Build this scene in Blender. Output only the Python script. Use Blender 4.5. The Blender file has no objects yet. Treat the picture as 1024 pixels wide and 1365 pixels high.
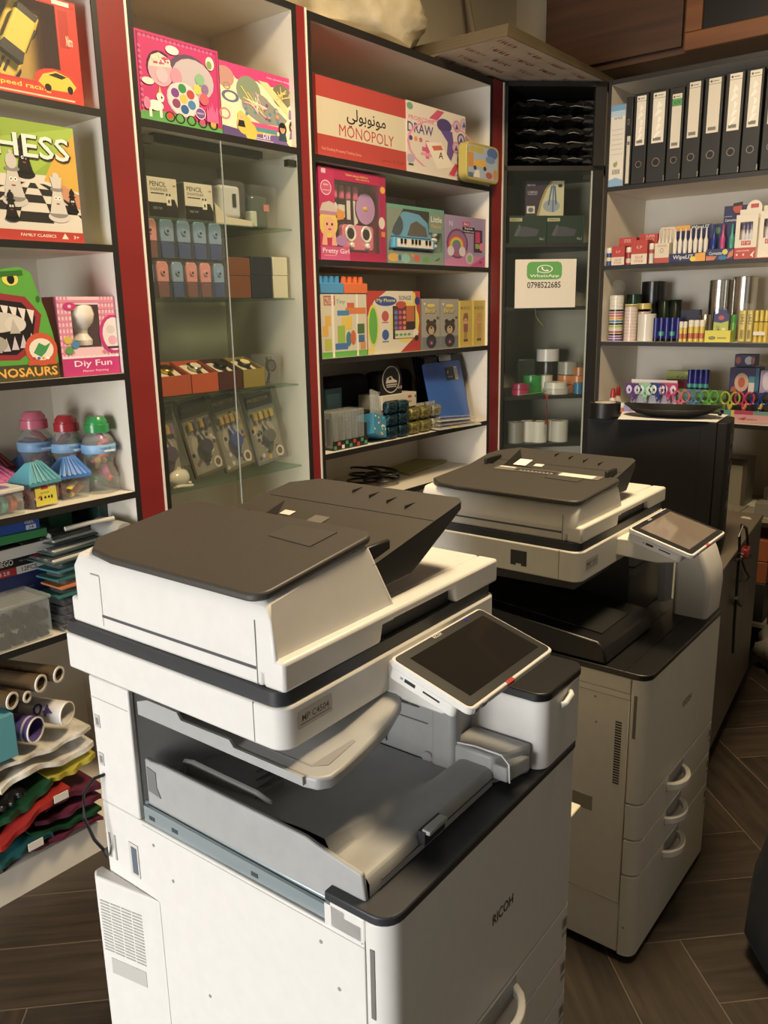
import bpy, bmesh, math, random
from mathutils import Vector, Matrix
random.seed(7)
S = bpy.context.scene
COL = S.collection
PI = math.pi
rad = math.radians

# ------------------------------------------------------------------ camera model (photo taken as 1024 x 1365)
FPX, PITCH, ROLL, AZ, HC = 1100.0, rad(13.78), rad(-1.065), rad(39.2), 1.85
def _w(az): return Vector((math.cos(AZ-az), math.sin(AZ-az), 0))
_f0, _r0, _z = _w(0), _w(PI/2), Vector((0, 0, 1))
_fw = math.cos(PITCH)*_f0 - math.sin(PITCH)*_z
_up = math.sin(PITCH)*_f0 + math.cos(PITCH)*_z
CR = math.cos(ROLL)*_r0 + math.sin(ROLL)*_up
CU = -math.sin(ROLL)*_r0 + math.cos(ROLL)*_up
CP = Vector((0, 0, HC))
def ray(p): return _fw + CR*((p[0]-512)/FPX) - CU*((p[1]-682.5)/FPX)
def onplane(p, q, n):
    d = ray(p); n = Vector(n)
    return CP + d*((Vector(q)-CP).dot(n)/d.dot(n))
def onz(p, z): return onplane(p, (0, 0, z), (0, 0, 1))

cam_d = bpy.data.cameras.new('camera'); cam = bpy.data.objects.new('camera', cam_d); COL.objects.link(cam)
cam_d.sensor_fit = 'AUTO'; cam_d.sensor_width = 36; cam_d.lens = 36*FPX/1365; cam_d.clip_start = .02
m3 = Matrix((CR, CU, -_fw)).transposed()
cam.matrix_world = Matrix.Translation(CP) @ m3.to_4x4()
S.camera = cam

# ------------------------------------------------------------------ materials
MATS = {}
def lin(c): return c/12.92 if c <= .04045 else ((c+.055)/1.055)**2.4
def rgb(h):
    h = h.lstrip('#'); return tuple(lin(int(h[i:i+2], 16)/255) for i in (0, 2, 4))
def newmat(key):
    m = bpy.data.materials.new(key); m.use_nodes = True; MATS[key] = m
    nt = m.node_tree; return m, nt, nt.nodes['Principled BSDF']
def M(key):
    """a named material, or '#rrggbb' (card), '#rrggbb/g' glossy plastic, '/m' metal, '/c' clear tinted plastic, '/d' matt"""
    if key in MATS: return MATS[key]
    hx, _, kind = key.partition('/')
    m, nt, b = newmat(key); c = rgb(hx); g_ = .3*c[0]+.6*c[1]+.1*c[2]; c = tuple(q*.88+g_*.12 for q in c)
    b.inputs['Base Color'].default_value = (*c, 1)
    ro = {'': .45, 'g': .25, 'm': .25, 'c': .1, 'd': .8, 'f': .3}[kind]
    b.inputs['Roughness'].default_value = ro
    if kind == 'm': b.inputs['Metallic'].default_value = 1
    if kind == 'c':
        b.inputs['Alpha'].default_value = .38
    if kind == 'f':
        b.inputs['Alpha'].default_value = .22
    # faint procedural unevenness
    n = nt.nodes.new('ShaderNodeTexNoise'); n.inputs['Scale'].default_value = 35; n.inputs['Detail'].default_value = 1
    mr = nt.nodes.new('ShaderNodeMapRange'); mr.inputs['To Min'].default_value = ro*.85; mr.inputs['To Max'].default_value = min(1, ro*1.15)
    nt.links.new(n.outputs['Fac'], mr.inputs['Value']); nt.links.new(mr.outputs['Result'], b.inputs['Roughness'])
    return m
def noisemat(key, c1, c2, scale=(8, 8, 8), rough=.5, bump=0, detail=4, metal=0, alpha=1, coord='Object', spec=.5):
    m, nt, b = newmat(key)
    tc = nt.nodes.new('ShaderNodeTexCoord'); mp = nt.nodes.new('ShaderNodeMapping'); mp.inputs['Scale'].default_value = scale
    n = nt.nodes.new('ShaderNodeTexNoise'); n.inputs['Scale'].default_value = 1; n.inputs['Detail'].default_value = detail
    r = nt.nodes.new('ShaderNodeValToRGB'); r.color_ramp.elements[0].position = .3; r.color_ramp.elements[1].position = .7
    r.color_ramp.elements[0].color = (*rgb(c1), 1); r.color_ramp.elements[1].color = (*rgb(c2), 1)
    L = nt.links.new
    L(tc.outputs[coord], mp.inputs['Vector']); L(mp.outputs['Vector'], n.inputs['Vector']); L(n.outputs['Fac'], r.inputs['Fac']); L(r.outputs['Color'], b.inputs['Base Color'])
    b.inputs['Roughness'].default_value = rough; b.inputs['Metallic'].default_value = metal; b.inputs['Alpha'].default_value = alpha
    b.inputs['Specular IOR Level'].default_value = spec
    if bump:
        bp = nt.nodes.new('ShaderNodeBump'); bp.inputs['Strength'].default_value = bump; bp.inputs['Distance'].default_value = .01
        L(n.outputs['Fac'], bp.inputs['Height']); L(bp.outputs['Normal'], b.inputs['Normal'])
    return m
noisemat('laminate', '#e2dccf', '#d9d2c4', (3, 3, 3), .55)
noisemat('black_edge', '#1b1a19', '#232120', (6, 6, 6), .45)
noisemat('red_panel', '#782323', '#802626', (2, 2, 9), .4)
noisemat('wall_paint', '#cfc4ad', '#bfb49c', (1.5, 1.5, 1.5), .85)
noisemat('ceiling_paint', '#d8d2c4', '#cdc6b6', (1, 1, 1), .9)
noisemat('dark_wood', '#3a2415', '#52341d', (1.2, 1.2, 22), .55)
noisemat('orange_wood', '#6b4020', '#7d4e2a', (18, 1.2, 18), .5)
noisemat('counter_laminate', '#5c5349', '#665d52', (3, 3, 3), .45)
noisemat('copier_white', '#d3d1cc', '#d7d5d0', (30, 30, 30), .42)
noisemat('copier_cream', '#d6d3c8', '#dad7cc', (30, 30, 30), .42)
noisemat('copier_grey', '#9a9b9a', '#a0a1a0', (30, 30, 30), .45)
noisemat('copier_dark', '#37342f', '#3c3934', (160, 160, 160), .5)
noisemat('copier_charcoal', '#27292d', '#2b2d31', (80, 80, 80), .45)
noisemat('copier_black', '#0e0e0e', '#121212', (80, 80, 80), .4)
noisemat('rail_metal', '#93a0a4', '#a0abae', (40, 4, 40), .35, metal=.4)
noisemat('bag_film', '#c9bb9a', '#e6dcc2', (9, 9, 9), .35, bump=.6, alpha=.8)
noisemat('black_film', '#0c0c0c', '#2c2b29', (14, 14, 40), .18, bump=1.0)
noisemat('clear_film', '#cfcac0', '#f2efe8', (16, 16, 16), .15, bump=.5, alpha=.35)
noisemat('board_brown', '#4a3f2c', '#5a4d36', (5, 5, 60), .8)
noisemat('pc_black', '#0e0d0c', '#121110', (60, 60, 60), .62, spec=.3)
def glassmat(key, col, fac, rough=.05, tint='#ffffff'):
    """clear sheet: mostly lets light straight through, 'fac' of it goes to a glossy body of colour col"""
    m, nt, b = newmat(key); L = nt.links.new
    b.inputs['Base Color'].default_value = (*rgb(col), 1); b.inputs['Roughness'].default_value = rough
    n = nt.nodes.new('ShaderNodeTexNoise'); n.inputs['Scale'].default_value = 3
    mr = nt.nodes.new('ShaderNodeMapRange'); mr.inputs['To Min'].default_value = rough*.7; mr.inputs['To Max'].default_value = rough*1.3
    L(n.outputs['Fac'], mr.inputs['Value']); L(mr.outputs['Result'], b.inputs['Roughness'])
    if fac >= 1: return
    tr = nt.nodes.new('ShaderNodeBsdfTransparent'); tr.inputs['Color'].default_value = (*rgb(tint), 1)
    mx = nt.nodes.new('ShaderNodeMixShader'); mx.inputs['Fac'].default_value = fac
    L(tr.outputs[0], mx.inputs[1]); L(b.outputs[0], mx.inputs[2]); L(mx.outputs[0], nt.nodes['Material Output'].inputs['Surface'])
glassmat('glass', '#77807a', .05, .04, '#fbfcf9')
glassmat('glass_shelf', '#5a7a6a', .14, .05, '#eef6f0')
glassmat('screen_glass', '#23211f', 1)
glassmat('screen_taupe', '#6b6158', 1)  # plain taupe touch screen, paler than screen_glass

# ------------------------------------------------------------------ mesh builder
class MB:
    def __init__(s): s.v = []; s.f = []; s.m = []; s.keys = []
    def mi(s, k):
        if k not in s.keys: s.keys.append(k)
        return s.keys.index(k)
    def add(s, vs, fs, k):
        o = len(s.v); s.v += [tuple(v) for v in vs]; i = s.mi(k)
        for f in fs: s.f.append([o+a for a in f]); s.m.append(i)
        return s
    def box(s, x0, x1, y0, y1, z0, z1, k):
        v = [(x, y, z) for z in (z0, z1) for y in (y0, y1) for x in (x0, x1)]
        return s.add(v, [(0, 2, 3, 1), (4, 5, 7, 6), (0, 1, 5, 4), (2, 6, 7, 3), (0, 4, 6, 2), (1, 3, 7, 5)], k)
    def prism(s, pts, ax, lo, hi, k, kcap=None):
        """polygon extruded along an axis; pts are (y,z) for x, (x,z) for y, (x,y) for z"""
        def p3(p, t): return (t, p[0], p[1]) if ax == 'x' else (p[0], t, p[1]) if ax == 'y' else (p[0], p[1], t)
        n = len(pts); v = [p3(p, lo) for p in pts]+[p3(p, hi) for p in pts]
        s.add(v, [(i, (i+1) % n, n+(i+1) % n, n+i) for i in range(n)], k)
        o = len(s.v)-2*n; i = s.mi(kcap or k)
        s.f += [[o+j for j in range(n)][::-1], [o+n+j for j in range(n)]]; s.m += [i, i]
        return s
    def lathe(s, prof, k, c=(0, 0, 0), seg=20, ax='z', cap=True):
        n = len(prof); v = []
        for r, h in prof:
            for j in range(seg):
                a = 2*PI*j/seg; x, y = r*math.cos(a), r*math.sin(a)
                v.append((c[0]+x, c[1]+y, c[2]+h) if ax == 'z' else (c[0]+h, c[1]+x, c[2]+y) if ax == 'x' else (c[0]+x, c[1]+h, c[2]+y))
        fs = [(i*seg+j, i*seg+(j+1) % seg, (i+1)*seg+(j+1) % seg, (i+1)*seg+j) for i in range(n-1) for j in range(seg)]
        if cap: fs += [tuple(range(seg))[::-1], tuple((n-1)*seg+j for j in range(seg))]
        return s.add(v, fs, k)
    def ball(s, c, r, k, seg=14, ring=8):
        r = r if hasattr(r, '__len__') else (r, r, r)
        v = [(c[0], c[1], c[2]-r[2])]
        for i in range(1, ring):
            t = -PI/2+PI*i/ring
            for j in range(seg):
                a = 2*PI*j/seg; v.append((c[0]+r[0]*math.cos(t)*math.cos(a), c[1]+r[1]*math.cos(t)*math.sin(a), c[2]+r[2]*math.sin(t)))
        v.append((c[0], c[1], c[2]+r[2])); L = len(v)-1
        fs = [(0, 1+(j+1) % seg, 1+j) for j in range(seg)]
        for i in range(ring-2):
            for j in range(seg):
                a = 1+i*seg; fs.append((a+j, a+(j+1) % seg, a+seg+(j+1) % seg, a+seg+j))
        a = 1+(ring-2)*seg; fs += [(a+j, a+(j+1) % seg, L) for j in range(seg)]
        return s.add(v, fs, k)
    def tube(s, path, r, k, seg=8, flat=1.0):
        P = [Vector(p) for p in path]; v = []; n = len(P); up = Vector((0, 0, 1))
        for i, p in enumerate(P):
            t = (P[min(i+1, n-1)]-P[max(i-1, 0)]).normalized()
            a = t.cross(up)
            if a.length < .05: a = t.cross(Vector((0, 1, 0)))
            a.normalize(); b = a.cross(t)
            rr = r[i] if hasattr(r, '__len__') else r
            for j in range(seg):
                q = 2*PI*j/seg; v.append(p+a*(rr*math.cos(q))+b*(rr*flat*math.sin(q)))
        fs = [(i*seg+j, i*seg+(j+1) % seg, (i+1)*seg+(j+1) % seg, (i+1)*seg+j) for i in range(n-1) for j in range(seg)]
        fs += [tuple(range(seg))[::-1], tuple((n-1)*seg+j for j in range(seg))]
        return s.add(v, fs, k)
    def xf(s, mat, start=0):
        for i in range(start, len(s.v)): s.v[i] = tuple(mat @ Vector(s.v[i]))
        return s
    def build(s, name, parent=None, loc=(0, 0, 0), rz=0, bevel=0, seg=2, smooth=True, flip=True):
        me = bpy.data.meshes.new(name); me.from_pydata(s.v, [], s.f)
        for k in s.keys: me.materials.append(M(k))
        me.polygons.foreach_set('material_index', s.m)
        if flip:
            bm = bmesh.new(); bm.from_mesh(me); bmesh.ops.recalc_face_normals(bm, faces=bm.faces); bm.to_mesh(me); bm.free()
        if smooth:
            me.polygons.foreach_set('use_smooth', [True]*len(me.polygons)); me.set_sharp_from_angle(angle=rad(38))
        o = bpy.data.objects.new(name, me); COL.objects.link(o)
        o.location = loc; o.rotation_euler = (0, 0, rz)
        if parent: o.parent = parent
        if bevel:
            b = o.modifiers.new('bevel', 'BEVEL'); b.width = bevel; b.segments = seg; b.limit_method = 'ANGLE'; b.angle_limit = rad(40); b.harden_normals = False
        return o
def rrect(x0, x1, y0, y1, r, seg=5, corners=(1, 1, 1, 1)):
    """rounded rectangle, corners in order (x0,y0) (x1,y0) (x1,y1) (x0,y1)"""
    out = []
    for i, (cx, cy, a0) in enumerate(((x0+r, y0+r, PI), (x1-r, y0+r, 1.5*PI), (x1-r, y1-r, 0), (x0+r, y1-r, .5*PI))):
        if corners[i]:
            out += [(cx+r*math.cos(a0+PI/2*j/seg), cy+r*math.sin(a0+PI/2*j/seg)) for j in range(seg+1)]
        else: out.append(((x0, y0), (x1, y0), (x1, y1), (x0, y1))[i])
    return out
def tag(o, label, cat, group=None, kind=None):
    o['label'] = label; o['category'] = cat
    if group: o['group'] = group
    if kind: o['kind'] = kind
    return o
def thing(name, label, cat, loc=(0, 0, 0), rz=0, group=None):
    o = bpy.data.objects.new(name, None); COL.objects.link(o); o.empty_display_size = .05
    o.location = loc; o.rotation_euler = (0, 0, rz)
    return tag(o, label, cat, group)
def struct(o): o['kind'] = 'structure'; return o
def kids(o): return [c for c in list(o.children)]
def dup(src, loc, rz=None, label=None):
    r = src.copy(); COL.objects.link(r); r.location = loc
    if rz is not None: r.rotation_euler = (0, 0, rz)
    if label: r['label'] = label
    for ch in list(src.children):
        c = ch.copy(); COL.objects.link(c); c.parent = r
        for g in list(ch.children):
            d = g.copy(); COL.objects.link(d); d.parent = c
    return r

# ------------------------------------------------------------------ printed artwork: flat shapes and lettering on one face
_tc = {}
def text_mesh(s):
    if s in _tc: return _tc[s]
    cu = bpy.data.curves.new('t', 'FONT'); cu.body = s; cu.size = 1; cu.resolution_u = 2; cu.offset = .012 if s != 'MONOPOLY' else 0
    ob = bpy.data.objects.new('t', cu); COL.objects.link(ob)
    me = bpy.data.meshes.new_from_object(ob.evaluated_get(bpy.context.evaluated_depsgraph_get()))
    vs = [(v.co.x, v.co.y) for v in me.vertices]; fs = [tuple(p.vertices) for p in me.polygons]
    bpy.data.objects.remove(ob); bpy.data.curves.remove(cu); bpy.data.meshes.remove(me)
    if not vs: vs = [(0, 0), (1, 0), (0, 1)]
    x0 = min(v[0] for v in vs); x1 = max(v[0] for v in vs); y0 = min(v[1] for v in vs); y1 = max(v[1] for v in vs)
    _tc[s] = ([((x-x0)/(x1-x0), (y-y0)/(y1-y0)) for x, y in vs], fs, (x1-x0)/(y1-y0)); return _tc[s]
def clip01(pts):
    for ax, lim, sg in ((0, 0, 1), (0, 1, -1), (1, 0, 1), (1, 1, -1)):
        out = []
        for i, p in enumerate(pts):
            q = pts[i-1]; dp, dq = (p[ax]-lim)*sg, (q[ax]-lim)*sg
            if (dp >= 0) != (dq >= 0):
                s = dq/(dq-dp); out.append((q[0]+(p[0]-q[0])*s, q[1]+(p[1]-q[1])*s))
            if dp >= 0: out.append(p)
        pts = out
        if len(pts) < 3: return []
    return pts
def art(w, h, items, step=.00004, mb=None, base=.0002, clip=True):
    """items in fractions of the face (0..1, 0..1, y up). R rect, E ellipse, P polygon, T lettering, O ring, L line"""
    mb = mb or MB(); d = base
    for it in items:
        t = it[0]; d += step; col = it[-1]
        if t == 'R':
            x0, z0, x1, z1 = it[1:5]; pts = [(x0, z0), (x1, z0), (x1, z1), (x0, z1)]
        elif t == 'E':
            cx, cz, rx, rz = it[1:5]; n = 18; pts = [(cx+rx*math.cos(2*PI*i/n), cz+rz*math.sin(2*PI*i/n)) for i in range(n)]
        elif t == 'P': pts = it[1]
        elif t == 'L':
            x0, z0, x1, z1, th = it[1:6]; dx, dz = (x1-x0)*w, (z1-z0)*h; l = math.hypot(dx, dz); nx, nz = -dz/l*th/2/w, dx/l*th/2/h
            pts = [(x0+nx, z0+nz), (x0-nx, z0-nz), (x1-nx, z1-nz), (x1+nx, z1+nz)]
        elif t == 'O':
            cx, cz, rx, rz, th = it[1:6]; n = 20
            v = []
            for q in (1, 1-th):
                v += [((cx+rx*q*math.cos(2*PI*i/n))*w, -d, (cz+rz*q*math.sin(2*PI*i/n))*h) for i in range(n)]
            mb.add(v, [(i, (i+1) % n, n+(i+1) % n, n+i) for i in range(n)], col); continue
        elif t == 'T':
            s, cx, cz, tw, th = it[1:6]; vs, fs, asp = text_mesh(s)   # tw, th: size as fractions of the face
            ang = it[6] if len(it) > 7 else 0
            v = []
            for x, y in vs:
                X, Zz = (x-.5)*tw*w, (y-.5)*th*h
                v.append((cx*w+X*math.cos(ang)-Zz*math.sin(ang), -d, cz*h+X*math.sin(ang)+Zz*math.cos(ang)))
            mb.add(v, fs, col); continue
        if clip: pts = clip01(pts)
        if pts: mb.add([(p[0]*w, -d, p[1]*h) for p in pts], [tuple(range(len(pts)))], col)
    return mb

# ------------------------------------------------------------------ placing goods on a front: frame = (point on front plane, turn)
UL = ((0, 2.42, 0), 0.0)              # left-hand shelving, fronts face -Y
UC = ((4.0145, 2.42, 0), -PI/4)       # corner cabinet front
UR = ((4.413, 2.03, 0), -PI/2)        # right-hand shelving, fronts face -X
def spot(fr, l, r, top, zb, off=.02):
    """front rectangle of a thing standing at height zb, its front 'off' behind the shelf front -> loc, rz, width, height"""
    q, a = fr; n = Vector((-math.sin(a), math.cos(a), 0)); e = Vector((math.cos(a), math.sin(a), 0))
    o = Vector(q)+n*off
    A = onplane(l, o, n); B = onplane(r, o, n); T = onplane(top, o, n)
    return Vector((A.x, A.y, zb+.0012)), a, (B-A).dot(e), T.z-zb
# ------------------------------------------------------------------ the shop
def floor_mat():
    m, nt, b = newmat('floor_planks'); L = nt.links.new
    at = nt.nodes.new('ShaderNodeAttribute'); at.attribute_name = 'plank'
    uv = nt.nodes.new('ShaderNodeUVMap'); mp = nt.nodes.new('ShaderNodeMapping'); mp.inputs['Scale'].default_value = (3, 38, 1)
    n = nt.nodes.new('ShaderNodeTexNoise'); n.inputs['Scale'].default_value = 1; n.inputs['Detail'].default_value = 5; n.inputs['Distortion'].default_value = .6
    n2 = nt.nodes.new('ShaderNodeTexNoise'); n2.inputs['Scale'].default_value = 5
    ad = nt.nodes.new('ShaderNodeMath'); ad.operation = 'MULTIPLY_ADD'; ad.inputs[1].default_value = .35
    r = nt.nodes.new('ShaderNodeValToRGB'); e = r.color_ramp.elements
    e[0].position = .25; e[0].color = (*rgb('#1b1713'), 1); e[1].position = .85; e[1].color = (*rgb('#3f362c'), 1)
    L(uv.outputs['UV'], mp.inputs['Vector']); L(mp.outputs['Vector'], n.inputs['Vector']); L(uv.outputs['UV'], n2.inputs['Vector'])
    L(at.outputs['Fac'], ad.inputs[0]); ad2 = nt.nodes.new('ShaderNodeMath'); ad2.operation = 'MULTIPLY_ADD'; ad2.inputs[1].default_value = .45
    L(n.outputs['Fac'], ad.inputs[2]); L(n2.outputs['Fac'], ad2.inputs[0]); ad2.inputs[2].default_value = -.25
    s = nt.nodes.new('ShaderNodeMath'); L(ad.outputs[0], s.inputs[0]); L(ad2.outputs[0], s.inputs[1])
    L(s.outputs[0], r.inputs['Fac']); L(r.outputs['Color'], b.inputs['Base Color']); b.inputs['Roughness'].default_value = .42
floor_mat(); noisemat('grout', '#5d5247', '#6a5e51', (20, 20, 20), .8)
def make_floor():
    W, n, g = .235, 4, .004
    bm = bmesh.new(); uv = bm.loops.layers.uv.new('UVMap'); cl = bm.faces.layers.float.new('plank')
    rot = Matrix.Rotation(rad(45.5), 4, 'Z'); off = Vector((2.83, .66, 0))
    def plank(x0, y0, x1, y1):
        ps = [Vector((x*W, y*W, 0)) for x, y in ((x0, y0), (x1, y0), (x1, y1), (x0, y1))]
        c = off + rot @ ((ps[0]+ps[2])/2)
        if not (-3.2 < c.x < 5.6 and -2.2 < c.y < 3.6): return
        hz = (x1-x0) > (y1-y0)
        q = [Vector((p.x+(g if p.x == ps[0].x else -g)/2, p.y+(g if p.y == ps[0].y else -g)/2, .001)) for p in ps]
        f = bm.faces.new([bm.verts.new(off+rot @ p) for p in q]); f[cl] = random.random(); u = random.random()*50
        for lp, p in zip(f.loops, ps): lp[uv].uv = (p.x+u, p.y+u) if hz else (p.y+u, -p.x+u)
    for t in range(-45, 46):
        for m_ in range(-8, 9):
            x = t+2*n*m_; plank(x, t, x+n, t+1); plank(x, t+1-0, x+1, t+1+n) if False else None
    for c in range(-45, 46):
        for m_ in range(-8, 9):
            y = c+1+2*n*m_; plank(c, y, c+1, y+n)
    me = bpy.data.meshes.new('floor'); bm.to_mesh(me); bm.free(); me.materials.append(M('floor_planks'))
    o = bpy.data.objects.new('floor', me); COL.objects.link(o); return o
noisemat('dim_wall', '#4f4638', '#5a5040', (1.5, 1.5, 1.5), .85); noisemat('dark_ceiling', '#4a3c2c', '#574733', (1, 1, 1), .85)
fl = make_floor(); struct(fl)
struct(MB().box(-3.4, 5.2, -2.2, 3.2, -.05, .0005, 'grout').build('floor_base', smooth=False))
struct(MB().box(-3.4, 5.2, 2.93, 3.05, 0, 3.9, 'wall_paint').build('wall_left', smooth=False))
struct(MB().box(4.985, 5.1, -2.2, 2.93, 0, 3.9, 'wall_paint').build('wall_back', smooth=False))
struct(MB().box(-3.4, 5.1, -2.1, -1.98, 0, 3.9, 'dim_wall').build('wall_right', smooth=False))
wf = MB(); wf.box(-3.4, -3.28, -1.98, .32, 0, 3.9, 'wall_paint').box(-3.4, -3.28, 2.5, 2.93, 0, 3.9, 'wall_paint').box(-3.4, -3.28, .32, 2.5, 2.45, 3.9, 'wall_paint')
struct(wf.build('wall_front', smooth=False))
struct(MB().box(-3.4, 5.1, -2.1, 3.05, 3.9, 4.0, 'dark_ceiling').build('ceiling', smooth=False))

# ------------------------------------------------------------------ shelving
def board(parent, x0, x1, y0, y1, z1, th, name='shelf', edge='black_edge'):
    mb = MB().box(x0, x1, y0+.004, y1, z1-th, z1, 'laminate'); mb.box(x0, x1, y0, y0+.004, z1-th, z1, edge)
    return mb.build(name, parent, smooth=False)
def upright(parent, x0, x1, y0, y1, z0, z1):
    mb = MB().box(x0, x1, y0+.004, y1, z0, z1, 'laminate'); mb.box(x0, x1, y0, y0+.004, z0, z1, 'black_edge')
    return mb.build('side_panel', parent, smooth=False)
YF, YB = 2.42, 2.9
def pilaster(parent, x0, x1, xe):
    MB().box(x0, x1, YF, YF+.03, 0, 2.97, 'red_panel').build('red_pilaster', parent, smooth=False)
    MB().box(x1, xe, YF-.003, YF+.03, 0, 2.97, 'laminate').build('white_edging', parent, smooth=False)
su = thing('shelving_unit', 'tall white shelving unit with black edges and red post, packed with boxed toys and stationery', 'shelving', (0, 0, 0))
upright(su, 1.615, 1.635, YF, YB, 0, 2.97); upright(su, .2, .22, YF, YB, 0, 2.97)
MB().box(.2, 1.635, YB, YB+.012, 0, 2.97, 'laminate').build('back_panel', su, smooth=False)
for z in (2.97, 2.468, 2.067, 1.66, 1.257, .838): board(su, .22, 1.615, YF, YB, z, .022)
MB().box(.22, 1.615, YF, YB, 0, .115, 'laminate').build('plinth', su, smooth=False)
pilaster(su, 1.635, 1.731, 1.739)

gc = thing('display_cabinet', 'narrow white display cabinet with glass doors and glass shelves between the red posts', 'display cabinet', (0, 0, 0))
upright(gc, 1.740, 1.760, YF, YB, 0, 2.97); upright(gc, 2.476, 2.498, YF, YB, 0, 2.97)
MB().box(1.74, 2.498, YB, YB+.012, 0, 2.97, 'laminate').build('back_panel', gc, smooth=False)
for z in (2.97, 2.466, .6): board(gc, 1.76, 2.476, YF, YB, z, .024)
for z in (2.168, 1.901, 1.555, 1.212): MB().box(1.762, 2.474, 2.466, 2.88, z-.006, z, 'glass_shelf').build('glass_shelf', gc, smooth=False)
gd = MB().box(1.764, 2.0925, 2.4205, 2.4245, .62, 2.44, 'glass').build('glass_door', gc, smooth=False)
MB().box(2.0905, 2.0925, 2.4195, 2.4255, .62, 2.44, '#a9ada4/g').build('door_edge', gd, smooth=False)
MB().box(1.764, 1.81, 2.426, 2.45, 2.395, 2.42, '#8a8780/m').build('hinge', gd)
gd = MB().box(2.0955, 2.4755, 2.4205, 2.4245, .62, 2.44, 'glass').build('glass_door', gc, smooth=False)
MB().box(2.43, 2.4745, 2.426, 2.45, 2.395, 2.42, '#55534e/m').build('hinge', gd)
MB().box(1.84, 2.34, 2.47, 2.50, 2.415, 2.44, '#2a2725').build('light_fitting', gc, bevel=.003)
pilaster(gc, 2.4985, 2.543, 2.552)

sv = thing('shelving_unit', 'wide white shelving unit with black edges holding board games, boxed toys and clipboards', 'shelving', (0, 0, 0))
upright(sv, 2.553, 2.575, YF, YB, 0, 2.965); upright(sv, 3.882, 3.902, YF, YB, 0, 2.965)
MB().box(2.553, 3.902, YB, YB+.012, 0, 2.965, 'laminate').build('back_panel', sv, smooth=False)
for z, th in ((2.965, .03), (2.457, .024), (2.055, .024), (1.652, .024), (1.245, .024), (.99, .024)): board(sv, 2.575, 3.882, YF, YB, z, th)
pilaster(sv, 3.9025, 4.0, 4.0125)

# corner cabinet, turned 45 degrees
cw = .545
cc = thing('corner_cabinet', 'dark edged corner cabinet set at an angle with a glass door', 'cabinet', UC[0], UC[1])
MB().box(0, .02, 0, .02, 0, 2.98, 'black_edge').build('door_post', cc, smooth=False)
MB().box(cw-.06, cw, 0, .022, 0, 2.98, 'black_edge').build('door_post', cc, smooth=False)
def trap(z0, z1, k, name, par, y0=0.0, ins=0.0):
    return MB().prism([(ins, y0), (cw-ins, y0), (cw-ins+.24, .30), (cw/2, .62), (-.24+ins, .30)], 'z', z0, z1, k).build(name, par, smooth=False)
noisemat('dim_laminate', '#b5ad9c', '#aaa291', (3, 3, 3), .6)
for z in (2.98, 2.572): trap(z-.024, z, 'black_edge', 'shelf', cc)
for z in (2.185, 1.85, 1.36, 1.085): trap(z-.02, z, 'black_edge', 'shelf', cc, .03, .02)
bp = MB()
for (xa, ya), (xb, yb) in (((0.004, .022), (-.24, .30)), ((-.24, .30), (cw/2, .62)), ((cw/2, .62), (cw+.24, .30)), ((cw+.24, .30), (cw-.004, .022))):
    bp.add([(xa, ya, .05), (xb, yb, .05), (xb, yb, 2.95), (xa, ya, 2.95)], [(0, 1, 2, 3)], 'dim_laminate')
bp.build('back_panel', cc, smooth=False, flip=False)
cd = MB().box(.022, .482, -.008, -.003, .62, 2.545, 'glass').build('glass_door', cc, smooth=False)
MB().box(.474, .482, -.0095, -.002, .62, 2.545, '#a9b0a6/g').build('door_edge', cd, smooth=False)
MB().box(.43, .47, -.006, .014, 2.505, 2.525, '#8b8984/m').build('hinge', cd)

# right-hand shelving, local x runs towards the camera's right
ru = thing('stationery_shelving', 'white wall shelving with black edges holding lever arch files, glue and scissors', 'shelving', (UR[0][0], 2.03, 0), -PI/2)
def rb(z, th=.022, x1=2.2): board(ru, 0.016, x1, 0, .53, z, th)
for z in (2.985, 2.462, 2.06, 1.655, 1.247): rb(z)
upright(ru, 0, .014, 0, .53, 1.22, 2.985); upright(ru, 2.2, 2.22, 0, .53, 1.22, 2.985)
MB().box(0, 2.22, .53, .545, 1.22, 2.985, 'laminate').build('back_panel', ru, smooth=False)

# ------------------------------------------------------------------ woodwork above the right-hand shelves
wp = thing('wooden_cupboard', 'dark wooden overhead cupboard with an orange framed glass door', 'cupboard', (4.70, 0, 0))
MB().box(0, .27, 1.2, 2.55, 3.12, 3.88, 'dark_wood').build('body', wp, smooth=False)
MB().box(-.03, -.001, 1.76, 2.55, 3.15, 3.87, 'dark_wood').build('door', wp, bevel=.004)
dr = MB().prism([(.4, 3.12), (1.74, 3.12), (1.74, 3.85), (.4, 3.85)], 'x', -.02, -.002, 'copier_black').build('door', wp, smooth=False)
fm = MB()
fm.box(-.045, -.021, .4, 1.74, 3.12, 3.205, 'orange_wood').box(-.045, -.021, 1.655, 1.74, 3.206, 3.85, 'orange_wood').box(-.045, -.021, .4, 1.654, 3.8, 3.85, 'orange_wood')
fm.build('door_frame', dr, bevel=.004)
MB().box(0, .27, .35, 1.2, 3.12, 3.88, 'dark_wood').build('body_end', wp, smooth=False)
tag(MB().tube([(4.3, 2.9, 3.9), (4.32, 2.85, 3.5), (4.36, 2.78, 3.1), (4.36, 2.78, 2.985)], .016, '#9c9178').build('conduit_pipe'), 'pale pipe running down behind the boards on top of the corner cabinet', 'pipe')

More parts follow.
